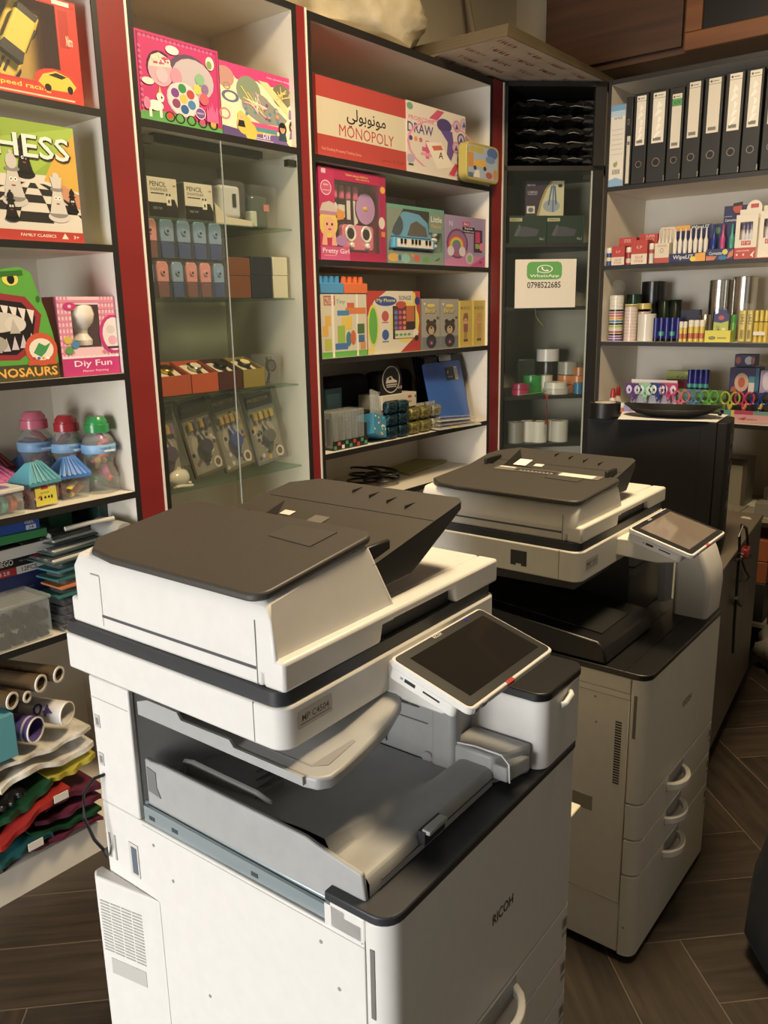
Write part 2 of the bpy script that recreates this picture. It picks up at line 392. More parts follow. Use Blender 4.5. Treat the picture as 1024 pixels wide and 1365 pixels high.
# ------------------------------------------------------------------ light: daylight through the shop entrance, warm ceiling lamp, added side fill
def area(name, loc, target, sx, sy, power, col, spread=None):
    l = bpy.data.lights.new(name, 'AREA'); l.shape = 'RECTANGLE'; l.size = sx; l.size_y = sy; l.energy = power; l.color = col
    if spread: l.spread = spread
    o = bpy.data.objects.new(name, l); COL.objects.link(o); o.location = loc
    o.rotation_euler = (Vector(target)-Vector(loc)).to_track_quat('-Z', 'Y').to_euler(); return o
area('entrance_daylight', (-5.6, 1.7, 1.7), (0, 1.5, 1.3), 5.0, 3.6, 830, (1, .985, .965))
area('side_fill_light', (1.2, -1.9, 1.7), (1.6, .8, 1.2), 2.6, 1.6, 6, (.97, 1, .96))  # unseen fill added to lift the copier fronts, no window stands here
area('ceiling_lamp', (2.05, .85, 3.85), (2.1, .9, 0), .7, .7, 118, (1, .77, .48))
w = bpy.data.worlds.new('world'); S.world = w; w.use_nodes = True
sky = w.node_tree.nodes.new('ShaderNodeTexSky'); sky.sky_type = 'HOSEK_WILKIE'; sky.turbidity = 4
w.node_tree.links.new(sky.outputs['Color'], w.node_tree.nodes['Background'].inputs['Color'])
w.node_tree.nodes['Background'].inputs['Strength'].default_value = .6
S.view_settings.view_transform = 'Standard'; S.view_settings.look = 'None'; S.view_settings.gamma = 1; S.view_settings.exposure = 0.22
try: S.view_settings.use_curve_mapping = False
except Exception: pass
# ------------------------------------------------------------------ the two floor-standing copiers (local x along the front, y into the depth)
def sheared(pts, th, fz, k):
    mb = MB().prism(pts, 'z', 0, th, k)
    mb.v = [(x, y, z+fz(x, y)) for x, y, z in mb.v]; return mb
def panel_matrix(x0, y0, z0, y1, z1):
    return Matrix.Translation((x0, y0, z0)) @ Matrix.Rotation(math.atan2(z1-z0, y1-y0), 4, 'X')
def arch_handle(par, x0, x1, z, k='copier_white', pr=.038):
    xs = [x0+(x1-x0)*i/12 for i in range(13)]
    ou = [(x, -pr*math.sin(PI*i/12)**.6-.001) for i, x in enumerate(xs)]
    inn = [(x0+.014+(x1-x0-.028)*i/12, .004-(pr-.010)*math.sin(PI*i/12)**.6) for i in range(13)]
    hd = MB().prism(ou+inn[::-1], 'y', 0, 0, k)
    hd = MB()
    n = len(ou); v = []
    for zz in (z-.011, z+.011): v += [(x, y, zz) for x, y in ou]+[(x, y, zz) for x, y in inn]
    f = []
    for i in range(n-1):
        f += [(i, i+1, 2*n+i+1, 2*n+i), (n+i, 3*n+i, 3*n+i+1, n+i+1), (i, n+i, n+i+1, i+1), (2*n+i, 2*n+i+1, 3*n+i+1, 3*n+i)]
    f += [(0, 2*n, 3*n, n), (n-1, 2*n-1, 4*n-1, 3*n-1)]
    hd.add(v, f, k); h = hd.build('handle', par, bevel=.003)
    MB().prism([(x0+.004, z-.018), (x1-.004, z-.018), (x1-.004, z+.03), (x0+.02, z+.03)], 'y', -.0012, .001, 'copier_grey').build('handle_recess', par, smooth=False)
    return h
def front_prism(par, name, W, z0, z1, k='copier_white', r=.034, t=.045):
    return MB().prism(rrect(0, W, 0, t, r, 6, (1, 1, 0, 0)), 'z', z0, z1, k).build(name, par, bevel=.0025)
def screw(mb, y, z, x=-.0008, r=.0035, k='#8d8c88'):
    mb.prism([(y+r*math.cos(2*PI*i/10), z+r*math.sin(2*PI*i/10)) for i in range(10)], 'x', x, x+.001, k)

def control_panel(t, x0, y0, z0, y1, z1, wd, hz, screen=None):
    m = panel_matrix(x0, y0, z0, y1, z1); ln = math.hypot(y1-y0, z1-z0)
    b = MB().prism(rrect(0, wd, 0, ln, .012, 5), 'z', -.013, 0, 'copier_white'); b.prism(rrect(.003, wd-.03, .028, ln-.004, .01, 4), 'z', -.036, -.0135, 'copier_white')
    pn = b.xf(m).build('control_panel', t, bevel=.002)
    MB().prism(rrect(.005, wd-.005, .006, ln-.005, .009, 5), 'z', .0003, .0012, 'copier_black').xf(m).build('bezel', pn, smooth=False)
    MB().prism([(.03, .022), (wd-.022, .022), (wd-.022, ln-.022), (.03, ln-.022)], 'z', .0013, .0018, screen or 'screen_glass').xf(m).build('touch_screen', pn, smooth=False)
    lg = art(wd, ln, [('T', 'RICOH', .45, .945, .085, .042, '#cfcdc6')]); lg.xf(m @ Matrix.Translation((0, 0, .0012)) @ Matrix.Rotation(-PI/2, 4, 'X')).build('maker_logo', pn, smooth=False, flip=False)
    ed = MB()
    ed.box(.0022, .003, .108, .13, -.026, -.020, 'copier_black').box(.0022, .003, .058, .092, -.024, -.021, 'copier_black')
    ed.box(.0022, .003, .134, .139, -.025, -.021, '#8a8986')
    ed.xf(m).build('card_slots', pn, smooth=False)
    kb = MB()
    kb.box(.01, .024, -.0015, .012, -.011, -.001, '#8f95a6/g').box(.036, .05, -.0015, .012, -.011, -.001, '#8f95a6/g')
    kb.xf(m).build('side_keys', pn, bevel=.001)
    MB().box(.118, .140, -.002, .006, -.007, .0016, '#b8403c/g').xf(m).build('stop_key', pn, bevel=.001)
    MB().prism(rrect(.222, .232, ln-.013, ln-.007, .002, 3), 'z', .0012, .002, '#2c2f9a/g').xf(m).build('indicator_light', pn, smooth=False)
    return pn

def copier(name, label, loc, rz, p):
    t = thing(name, label, 'photocopier', loc, rz)
    W, D, zt = p['W'], .765, p['zt']; wht = p['white']
    zs0, zs1, zg, zc = p['zs0'], p['zs1'], p['zg'], p['zc']; fb = p['fb']   # scanner front
    # --- carcass
    Db = .705 if p['kind'] == 1 else D
    b = MB().box(0, W, .046, Db, .03, zt-.045, wht)
    b.box(0, .012, .585, Db, zt-.045, zs0-.001, wht).prism([(.012, .586), (.40, .50), (.41, .5), (W-.012, .60), (W-.012, Db), (.012, Db)], 'z', zt-.045, zs0-.001, p['inside'])
    b.box(W-.012, W, .15, .60, zt-.045, zs0-.001, wht); b.box(0.0, .05, .046, .115, zt-.045, zt, wht) if p['kind'] == 1 else b.box(0, W, .046, .60, zt-.045, zt, wht)
    b.box(.015, W-.01, .046, .60, zt-.045, zt-.01, 'rail_metal') if p['kind'] == 1 else None
    b.build('body', t, bevel=.003)
    for x, y in ((.05, .09), (W-.05, .09), (.05, D-.06), (W-.05, D-.06)): MB().lathe([(.018, 0), (.022, .004), (.022, .02), (.012, .032)], 'copier_black', (x, y, 0), 12).build('foot', t)
    # --- front door and drawers
    fd = front_prism(t, 'front_door', W, p['zd'], zt, wht)
    lg = art(W, .2, [('T', p['front_word'], p['wx'], .5, .115, .11, p['word_col'])]); lg.build('maker_logo', fd, (0, -.0006, p['wz']-.1), smooth=False, flip=False)
    MB().box(-.001, .002, .028, .036, zt-.17, zt-.045, '#6d6b66').build('door_grip', fd, smooth=False)
    zz = [p['zd']-.004]+p['drawers']
    for i in range(len(zz)-1):
        hi, lo = zz[i], zz[i+1]+.004
        dr = front_prism(t, 'paper_drawer', W, lo, hi, wht)
        arch_handle(dr, p['hx'], p['hx']+p['hb'], hi-.034, wht, p['hp'])
        mk = art(.03, .05, [('R', .1, .5, .9, .98, '#a39f95'), ('R', .3, .56, .7, .92, '#6a675f'), ('R', .15, .1, .85, .3, '#a39f95')]); mk.build('tray_label', dr, (W-.055, -.0006, hi-.075), smooth=False, flip=False)
    # --- dark top plate
    pl_ = rrect(-.002, W+.002, -.003, .6, .036, 6, (1, 1, 0, 0))
    if p['kind'] == 1: pl_ = pl_[:-1]+[(.42, .6), (.42, .123), (-.002, .123)]
    MB().prism(pl_, 'z', zt+.0005, zt+.017, p['plate']).build('top_plate', t, bevel=.003)
    # --- left side details
    for y, z in p['screws']: s = MB(); screw(s, y, z); s.build('screw', t, smooth=False)
    # --- scanner unit
    sc = MB().prism(rrect(0, W-.008, fb, D, .03, 6, (1, 1, 0, 0)), 'z', zs0, zs1, wht).build('scanner_unit', t, bevel=.004)
    MB().box(-.0006, .0005, fb+.062, fb+.0635, zs0+.004, zs1, '#77756f').build('seam', sc, smooth=False)
    np_ = art(.08, .03, [('R', 0, 0, 1, 1, '#b3afa6'), ('T', p['model'], .5, .55, .8, .38, '#4c4a46'), ('R', .05, .2, .95, .25, '#4c4a46')])
    np_.build('name_plate', sc, (.034, fb-.0008, zs0+.028), smooth=False, flip=False)
    MB().prism(rrect(.005, W-.014, fb+.006, D, .028, 6, (1, 1, 0, 0)), 'z', zs1, zg, 'copier_charcoal').build('gasket', t, smooth=True)
    # --- platen cover with a finger notch
    c0 = MB(); n0, n1 = .255, .50
    c0.prism([(.012, zg), (n0, zg), (n0+.008, zc-.018), (n1-.004, zc-.018), (n1, zg), (W+.0, zg), (W+.0, zc), (.012, zc)], 'y', fb+.004, fb+.05, wht)
    c0.box(.012, W, fb+.05, D-.012, zg, zc, wht)
    c0.build('platen_cover', t, bevel=.006)
    c1 = MB().prism(rrect(.30, p['rx'], fb+.15, .70, .03, 5), 'z', zc, zc+.024, wht).build('cover_bulge', t, bevel=.006)
    MB().box(n0+.01, n1-.006, fb+.02, fb+.05, zg+.001, zc-.019, 'copier_charcoal').build('finger_notch', c1.parent and t, smooth=False)
    # --- document feeder
    zl, zr = p['zl'], p['zr']
    fy = fb+.018
    h = MB()
    pr = [(.012, zc-.03), (.318, zc-.03), (.318, zc), (.282, zr-.004), (.15, (zl+zr)/2), (.026, zl-.004), (.0125, zl-.026)]
    n = len(pr)
    v = [(x, fy+p['lean']*(.030 if z > zc+.07 else .004 if z > zc+.03 else 0), z) for x, z in pr]+[(x, .735, z) for x, z in pr]
    h.add(v, [(i, (i+1) % n, n+(i+1) % n, n+i) for i in range(n)]+[tuple(range(n))[::-1], tuple(range(n, 2*n))], wht)
    ad = h.build('document_feeder', t, bevel=.007, seg=3)
    gz = zc-.028+.008
    gt = min(gz+.085, zl-.034)
    g = MB().box(.0108, .02, fy+.045, .655, gz-.003, gz+.002, '#4c4b50').box(.0110, .02, .653, .6545, gz-.02, gt, '#b9b6ad').box(.0110, .02, fy+.042, fy+.0436, gz-.028, zl-.03, '#77756f').box(.0110, .02, .655, .68, gt, gt+.0025, '#8b8982')
    g.build('panel_gap', ad, smooth=False)
    sl = (zr-zl)/.25
    lidp = rrect(.008, .300, fy-.003+.029*p['lean'], .725, .03, 5, (1, 1, 1, 0))[:-1]+[(.06, .725), (.02, .68), (.008, .61)]
    lid = sheared(lidp, .014, lambda x, y: zl+(x-.02)*sl-.001, p['lid']).build('feeder_lid', t, bevel=.004)
    fz = lambda x, y: zl+(x-.02)*sl+.0135
    sheared([(.195, fy+.09), (.268, fy+.09), (.262, fy+.20), (.205, fy+.20)], .0012, fz, '#3f3c38').build('lid_latch', lid, smooth=False)
    # --- paper tray of the feeder
    ta, tz, t0 = p['ta'], p['tz'], p['t0']
    top = lambda x: t0+(x-.29)*(tz-t0)/(ta-.29)
    yb = p['yb']; yf = fy+.022
    pts = [(.275, yf), (ta-.015, yf), (ta, yf+.015), (ta, yb-.09), (ta-.04, yb-.03), (.275, yb)]
    tb = MB(); n = len(pts)
    und = lambda x: max(zc+.026, top(x)-.012-(.06 if x < .4 else .06*(ta-x)/(ta-.4)))
    v = [(x, y, top(x)) for x, y in pts]+[(x, y, und(x)) for x, y in pts]
    # extra ring so that the underside bends
    pts2 = [(.275, yf), (.40, yf), (ta-.015, yf), (ta, yf+.015), (ta, yb-.09), (ta-.04, yb-.03), (.40, yb-.01), (.275, yb)]; n = 8
    v = [(x, y, top(x)) for x, y in pts2]+[(x, y, und(x)) for x, y in pts2]
    tb.add(v, [(0, 1, 6, 7), (1, 2, 3, 4, 5, 6)], p['lid']); tb.add(v, [(i, (i+1) % n, n+(i+1) % n, n+i) for i in range(n)]+[(8, 15, 14, 9), (9, 14, 13, 12, 11, 10)], 'copier_black'); tr = tb.build('feeder_tray', t, bevel=.004)
    MB().box(ta-.115, ta-.1135, yf+.002, yb-.04, top(ta-.115)-.001, top(ta-.114)+.0008, '#232220').build('tray_seam', tr, smooth=False)
    for j in range(4): MB().box(ta-.085+j*.012, ta-.05+j*.012, yf+.09+j*.055, yf+.092+j*.055, top(ta-.07)-.006, top(ta-.05+j*.012)+.0006, '#262522').build('tray_rib', tr, smooth=False)
    gp = MB().prism([(.283, yf+.012), (.35, yf+.012), (.355, yf+.018), (.35, yf+.024), (.283, yf+.024)], 'z', top(.28)-.02, top(.35)+.016, 'copier_black').build('paper_guide', tr, bevel=.003)
    MB().prism([(.283, yb-.075), (.38, yb-.075), (.38, yb-.065), (.283, yb-.065)], 'z', top(.28)-.02, top(.35)+.016, 'copier_black').build('paper_guide', tr, bevel=.003)
    sheared([(.286, yf+.16), (.30, yb-.12), (.46, yb-.10), (.33, yb-.18)], .0016, lambda x, y: top(x)-.0002, 'copier_black').build('feed_slot_shade', tr, smooth=False)  # flat black patch painted in place of the shade inside the hollow
    for (x0, y0, x1, y1, k) in p['stickers']: MB().add([(x, y, top(x)+.0016) for x, y in ((x0, y0), (x1, y0), (x1, y1), (x0, y1))], [(0, 1, 2, 3)], k).build('sticker', tr, smooth=False, flip=False)
    # --- control panel and its bracket
    px = p['px']; py0, pz0, py1, pz1 = p['panel']
    br = MB().prism([(fb+.01, zs0+p['bz']), (fb+.01, zs1-.014), (py1-.012, pz1-.047), (py0+.05, pz0-.030), (py0+.055, pz0-.044), (.085, zs0+p['bz']-.004)], 'x', px+.058, px+.25, wht)
    br.build('panel_bracket', t, bevel=.004)
    control_panel(t, px, py0, pz0, py1, pz1, .293, 0, p.get('screen'))
    return t

P1 = dict(kind=1, bz=-.010, lean=1, hb=.172, hp=.05, W=.665, zt=.968, white='copier_white', inside='copier_grey', zs0=1.190, zs1=1.262, zg=1.285, zc=1.335, fb=.195, zd=.599,
          drawers=[.482, .367, .02], hx=.236, front_word='RICOH', wx=.52, wz=.778, word_col='#3b3835', plate='copier_charcoal',
          screws=[(.55, .885), (.50, .83), (.135, .885), (.10, .815), (.42, .62), (.16, .60)], model='MP C4504', rx=.635, zl=1.424, zr=1.453, lid='copier_dark',
          ta=.592, tz=1.474, t0=1.415, yb=.715, px=.212, panel=(-.01, 1.236, .15, 1.284),
          stickers=[(.40, .545, .42, .575, '#d8d5cc'), (.36, .50, .385, .53, '#d8d5cc'), (.37, .45, .42, .49, '#6b6862')])
P2 = dict(kind=2, W=.645, zt=.886, white='copier_cream', inside='copier_black', zs0=1.120, zs1=1.206, zg=1.228, zc=1.274, fb=.205, zd=.518,
          drawers=[.402, .288, .02], hx=.20, front_word='RICOH', wx=.52, wz=.704, word_col='#8a857b', plate='copier_black',
          screws=[(.145, .808), (.139, .733), (.03, .12)], model='MP 501', rx=.60, zl=1.332, zr=1.345, lid='copier_dark',
          ta=.475, tz=1.388, t0=1.348, yb=.745, px=.187, panel=(-.032, 1.194, .15, 1.244), screen='screen_taupe', bz=.022, lean=0, hb=.145, hp=.042,
          stickers=[(.335, .50, .355, .53, '#d8d5cc'), (.33, .555, .38, .60, '#e4e1d6')])
c1 = copier('photocopier', 'white copier in front with open grey output tray and MP C4504 name plate', (.788, .648, 0), rad(2.05), P1)
c2 = copier('photocopier', 'cream copier behind with black output tray and three arched drawer handles', (1.974, .726, 0), rad(.9), P2)

# --- what only the front copier has
t = c1; G = 'copier_grey'
ex = MB().box(.40, .655, .155, .585, .986, 1.186, G).build('exit_unit', t, bevel=.004)
MB().prism(rrect(.39, .425, .135, .19, .013, 5), 'z', .99, 1.186, G).build('corner_post', t, bevel=.002)
e2 = MB().box(.3985, .3995, .22, .53, 1.095, 1.125, '#4b4a49')
for i in range(14): e2.box(.396, .3985, .225+i*.022, .237+i*.022, 1.098, 1.106, '#2a2929')
e2.box(.396, .3985, .22, .53, 1.128, 1.134, '#7d7d7c').box(.396, .3985, .30, .302, 1.0, 1.07, '#5d5d5c').box(.397, .3985, .2, .56, 1.066, 1.068, '#777776')
e2.build('exit_slot', ex, smooth=False)
MB().lathe([(.011, .002), (.013, .004), (.013, .012), (.011, .014)], G, (.392, .20, .995), 14, 'x').build('release_roller', ex)
tk = MB().prism(rrect(.488, .667, -.003, .19, .028, 6, (1, 1, 0, 0)), 'z', .986, 1.128, 'copier_white').build('toner_cover', t, bevel=.003)
MB().prism(rrect(.486, .669, -.005, .192, .029, 6, (1, 1, 0, 0)), 'z', 1.1285, 1.146, 'copier_black').build('cover_cap', tk, bevel=.003)
MB().tube([(.555, -.006, 1.102), (.562, -.012, 1.104), (.588, -.012, 1.112), (.594, -.006, 1.114)], .006, 'copier_white', 10).build('cover_latch', tk)
# lower output tray: end wall, bed with a cross band, front wall
tray = MB().prism([(.576, .955), (.576, 1.049), (.56, 1.047), (.53, 1.05), (.174, 1.047), (.15, 1.041), (.062, 1.028), (.054, .972), (.124, .949)], 'x', .016, .026, G)
bed = [(.055, .986), (.055, 1.012), (.064, 1.024), (.128, 1.024), (.162, 1.046), (.18, 1.046), (.30, 1.028), (.42, 1.002), (.584, .995), (.584, .986)]
nu, nv = 20, 34; gv = []; gf = []
def bed_z(x, y):
    led = 1.020; bd = 1.056-.165*x-.10*max(0, y-.19)
    s = min(1, max(0, (y-.124)/.018)); s = s*s*(3-2*s)
    return max(.987, led*(1-s)+bd*s)-(.012*max(0, (.066-y)/.011)**2 if y < .066 else 0)
for j in range(nv+1):
    y = .055+(.584-.055)*(j/nv)**1.25
    for i in range(nu+1): x = .026+.372*i/nu; gv.append((x, y, bed_z(x, y)))
for j in range(nv):
    for i in range(nu): q = j*(nu+1)+i; gf.append((q, q+1, q+nu+2, q+nu+1))
n0 = len(gv)
for i in range(nu+1): gv.append((.026+.372*i/nu, .055, .986))
for i in range(nu): gf.append((n0+i, n0+i+1, i+1, i))
tray.add(gv, gf, G)
ot = tray.build('output_tray', t, bevel=.003)
MB().prism([(.398, .056), (.47, .02), (.485, .02), (.485, .15), (.398, .15)], 'z', .986, 1.044, G).build('tray_end', ot, bevel=.006)
MB().prism([(.3985, .026), (.462, .012), (.462, .056), (.3985, .056)], 'z', 1.0, 1.03, G).build('tray_lip', ot, bevel=.003)
MB().box(.155, .215, .042, .056, 1.004, 1.028, 'copier_charcoal').build('tray_catch', ot, smooth=False)
MB().box(.158, .212, .034, .05, 1.023, 1.031, G).build('catch_bar', ot, bevel=.002)
MB().box(.055, .398, .053, .0545, 1.0, 1.0015, '#4a4a49').build('seam', ot, smooth=False)
MB().tube([(.40, .15, 1.046), (.41, .10, 1.0465), (.412, .045, 1.045), (.405, .025, 1.035), (.403, .022, 1.0)], .0018, '#d9d9d6', 6).build('piping', ot)
arm = MB().tube([(.06, .53, .992), (.062, .528, 1.02), (.066, .52, 1.038), (.068, .50, 1.041), (.066, .33, 1.041), (.064, .30, 1.036), (.06, .286, 1.015), (.06, .285, .992)], .0055, G, 8)
arm.prism([(.525, .992), (.515, 1.038), (.31, 1.038), (.292, .992)], 'x', .064, .067, G).build('paper_fence', ot)
for j in range(6): MB().box(.06+j*.03, .13+j*.03, .33+.03*j, .3325+.03*j, bed_z(.13+j*.03, .33+.03*j)-.002, bed_z(.06+j*.03, .33+.03*j)+.001, '#6f706f').build('bed_rib', ot, smooth=False)
MB().prism([(.545, 1.0), (.545, 1.03), (.57, 1.035), (.57, .985), (.535, .98)], 'x', .0145, .0158, '#6f6f6e').build('hinge_pocket', ot, smooth=False)
# upper tray
up = MB().prism([(.006, .165), (.012, .14), (.03, .127), (.06, .128), (.12, .136), (.20, .148), (.262, .163), (.284, .18), (.292, .21), (.29, .56), (.012, .56)], 'z', 1.142, 1.164, G)
up.v = [(x, y, z+(.03*max(0, (x-.16)/.13)**2)) for x, y, z in up.v]
ut = up.build('upper_tray', t, bevel=.005, seg=3)
MB().prism([(.03, .56), (.03, .168), (.05, .15), (.27, .178), (.28, .20), (.28, .56)], 'z', 1.1645, 1.166, '#8b8c8b').build('tray_inset', ut, smooth=False)
MB().prism([(.56, 1.15), (.56, 1.175), (.53, 1.186), (.45, 1.186), (.44, 1.174), (.32, 1.176), (.31, 1.165), (.16, 1.165), (.16, 1.15)], 'x', .001, .006, G).build('tray_rim', ut, smooth=False)
# metal rail, lugs and plates on the left face
rl = MB().prism([(.578, .922), (.578, .956), (.125, .951), (.125, .926)], 'x', .006, .012, 'rail_metal').build('metal_rail', t, smooth=False)
rh = MB()
for y in (.555, .49, .285): rh.box(.0052, .006, y-.008, y+.008, .932, .940, '#3c4245')
rh.build('rail_holes', rl, smooth=False)
MB().prism([(.125, .921), (.125, .962), (.085, .962), (.085, .951), (.052, .951), (.052, .921)], 'x', .0, .004, 'copier_white').build('rail_cover', t, smooth=False)
cv = MB().prism([(0, .545), (-.0305, .711), (-.02, .728), (0, .73)], 'z', .03, .765, 'copier_white').build('rear_cover', t, bevel=.004)
vg = MB()
for i in range(17):
    z = .712-i*.0072
    for j in range(4):
        y0, y1 = .597+j*.0275, .597+j*.0275+.0245; xx = lambda y: -.034*(y-.545)/.185
        vg.add([(xx(y)-.0006, y, zz) for zz in (z, z+.0032) for y in (y0, y1)], [(0, 1, 3, 2)], '#a09e97')
vg.build('vent_grille', cv, smooth=False)
MB().add([(-.034*(y-.545)/.185-.0006, y, z) for y, z in ((.60, .545), (.69, .545), (.69, .582), (.60, .582))], [(0, 1, 2, 3)], '#b5b3ac').build('grip_recess', cv, smooth=False)
sk = MB().prism([(.60, .79), (.60, .862), (.628, .862), (.628, .79)], 'x', -.002, .001, '#c4c2bd').build('socket_frame', t, smooth=False)
MB().box(-.0028, -.002, .604, .62, .797, .855, '#5c6470').build('power_socket', sk, smooth=False)
for z in (1.085, 1.005): MB().box(-.0015, .001, .682, .697, z, z+.026, '#b5b4b0').box(-.002, -.0015, .685, .693, z+.006, z+.02, '#7a7a78').build('interface_port', t, smooth=False)
for y in (.672, .69): MB().box(-.0015, .001, y, y+.005, .80, .855, '#a3a29d').build('slot', t, smooth=False)
MB().tube([(-.002, .686, .985), (-.02, .69, .985), (-.04, .70, .96), (-.045, .70, .91), (-.035, .69, .86), (-.02, .686, .83), (-.005, .70, .80)], .0035, 'copier_black', 8).build('network_cable', t)
sm = MB()
sm.box(-.0007, .0005, .59, .704, 1.146, 1.1475, '#a9a7a1').box(-.0007, .0005, .045, .0465, .05, .93, '#96948f')
sm.box(-.0007, .0005, .047, .58, .9165, .918, '#b5b3ad').box(-.0007, .0005, .585, .70, .925, .9262, '#b5b3ad')
sm.build('panel_seams', t, smooth=False)
by = MB().box(.667, .87, .075, .42, .672, .684, '#d9d2bd').build('bypass_tray', t, bevel=.003)
# --- what only the rear copier has
t = c2; K = 'copier_black'
tk = MB().prism([(.012, .887), (.006, 1.0), (.012, 1.05), (.03, 1.10), (.05, 1.14), (.07, 1.158), (.118, 1.165), (.118, .887)], 'x', .498, .645, 'copier_white').build('toner_cover', t, bevel=.014, seg=3)
MB().box(.34, .655, .2, .6, .904, 1.118, K).build('exit_unit', t, bevel=.003)
MB().box(.335, .46, .185, .199, 1.055, 1.08, '#43464a').box(.33, .48, .18, .199, 1.088, 1.118, '#55585c').build('exit_slot', t, smooth=False)
MB().prism([(.452, .125), (.496, .118), (.496, .15), (.452, .15)], 'z', .95, 1.12, '#8d8f90').build('exit_column', t, bevel=.003)
bt = MB().prism([(.585, .905), (.585, 1.0), (.15, .965), (.13, .95), (.12, .905)], 'x', .004, .34, K).build('output_tray', t, bevel=.006)
MB().prism([(.16, .966), (.56, 1.0), (.56, 1.004), (.16, .97)], 'x', .06, .25, '#1e1e1d').build('tray_insert', bt, smooth=False)
for y in (.066, .134): MB().box(.0, .488, y, y+.0015, .9, .9045, '#050505').build('plate_seam', t, smooth=False)
MB().prism([(.225, 1.098), (.225, 1.119), (.6, 1.119), (.6, 1.09)], 'x', .01, .25, K).build('upper_exit', t, smooth=False)
vt = MB()
for i in range(24): vt.box(-.0008, .001, .066, .084, .565+i*.008, .5695+i*.008, '#3a3832')
vt.build('side_vent', t, smooth=False)
so = MB().prism([(.366, 1.14), (.366, 1.184), (.417, 1.184), (.417, 1.14), (.40, 1.14), (.40, 1.146), (.383, 1.146), (.383, 1.14)], 'x', -.0008, .001, '#2b2a29').build('cover_plug', t, smooth=False)
sm = MB().box(-.0007, .0005, .046, .2, .823, .8245, '#8d8a7e').box(-.0007, .0005, .0455, .047, .2, .88, '#8d8a7e').box(-.0007, .0005, .046, .4, .192, .194, '#8d8a7e')
sm.build('panel_seams', t, smooth=False)
MB().box(-.001, .002, .14, .2, .455, .50, '#8f8b7d').build('grip_recess', t, smooth=False)
ls = art(.11, .05, [('R', 0, 0, 1, 1, '#4a4742')], mb=None)
lb = MB()
fzz = lambda x: 1.332+(x-.02)*.052+.0145
def lidq(x0, y0, x1, y1, k, dz=0): lb.add([(x, y, fzz(x)+dz) for x, y in ((x0, y0), (x1, y0), (x1, y1), (x0, y1))], [(0, 1, 2, 3)], k)
lidq(.24, .27, .285, .62, '#6f6b62'); lidq(.245, .29, .28, .40, '#d7d2c2', .0004); lidq(.246, .41, .279, .55, '#34322f', .0004); lidq(.27, .56, .282, .615, '#d7d2c2', .0004)
for i in range(9): lidq(.249, .42+i*.013, .256, .428+i*.013, '#a9a598', .0008)
lb.build('instruction_label', t, smooth=False, flip=False)
# ------------------------------------------------------------------ boxed goods
def carton(name, label, fr, l, r, top, zb, d, col, items, off=.02, cat='toy box', group=None, rz=0, topcol=None, depth_items=None, tilt=0):
    o, a, w, h = spot(fr, l, r, top, zb, off)
    t = thing(name, label, cat, o, a+rz, group)
    if tilt: t.rotation_euler = (tilt, 0, a+rz)
    MB().box(0, w, 0, d, 0, h, col).build('carton', t, bevel=.0015)
    if items: art(w, h, items).build('printed_front', t, smooth=False, flip=False)
    t['_w'] = w; t['_h'] = h
    del t['_w'], t['_h']
    return t, w, h, d
def window_carton(name, label, fr, l, r, top, zb, d, col, win, items, inner, off=.02, cat='toy box', group=None):
    """box with a rectangular window cut through its front; win = (x0,z0,x1,z1) in fractions"""
    o, a, w, h = spot(fr, l, r, top, zb, off)
    t = thing(name, label, cat, o, a, group)
    x0, z0, x1, z1 = win[0]*w, win[1]*h, win[2]*w, win[3]*h; e = .002
    mb = MB().box(0, w, d-e, d, 0, h, col).box(0, e, e, d-e, 0, h, col).box(w-e, w, e, d-e, 0, h, col).box(e, w-e, e, d-e, 0, e, col).box(e, w-e, e, d-e, h-e, h, col)
    mb.box(0, x0, 0, e, 0, h, col).box(x1, w, 0, e, 0, h, col).box(x0, x1, 0, e, 0, z0, col).box(x0, x1, 0, e, z1, h, col)
    mb.build('carton', t, smooth=False)
    MB().box(x0-.004, x1+.004, d*.75, d*.75+e, z0-.004, z1+.004, inner).build('inner_tray', t, smooth=False)
    art(w, h, items).build('printed_front', t, smooth=False, flip=False)
    MB().box(x0, x1, .0004, .0008, z0, z1, 'clear_pane').build('clear_window', t, smooth=False)
    return t, w, h, d
glassmat('clear_pane', '#b9b9b5', .07); glassmat('clear_plastic', '#d9dcda', .20, .08, '#f0f3f2'); glassmat('blister', '#b5b8ba', .12, .08)
R_, E_, P_, T_, O_, L_ = 'R', 'E', 'P', 'T', 'O', 'L'
def person_art(cx, cz, s, hair, top, skin='#e9b999', asp=1.0):
    sx = s*asp
    return [(E_, cx, cz+.03*s, .42*sx, .55*s, hair), (P_, [(cx-.45*sx, cz-1.0*s), (cx+.45*sx, cz-1.0*s), (cx+.3*sx, cz-.35*s), (cx-.3*sx, cz-.35*s)], top),
            (E_, cx, cz, .27*sx, .36*s, skin), (P_, [(cx-.3*sx, cz+.1*s), (cx+.3*sx, cz+.1*s), (cx+.22*sx, cz+.45*s), (cx-.22*sx, cz+.45*s)], hair),
            (E_, cx-.1*sx, cz, .035*sx, .05*s, '#2b2220'), (E_, cx+.1*sx, cz, .035*sx, .05*s, '#2b2220'), (E_, cx, cz-.17*s, .07*sx, .03*s, '#b5434a')]
SH1, SH2, SH3, SH4, SH5 = 2.468, 2.067, 1.66, 1.257, .838

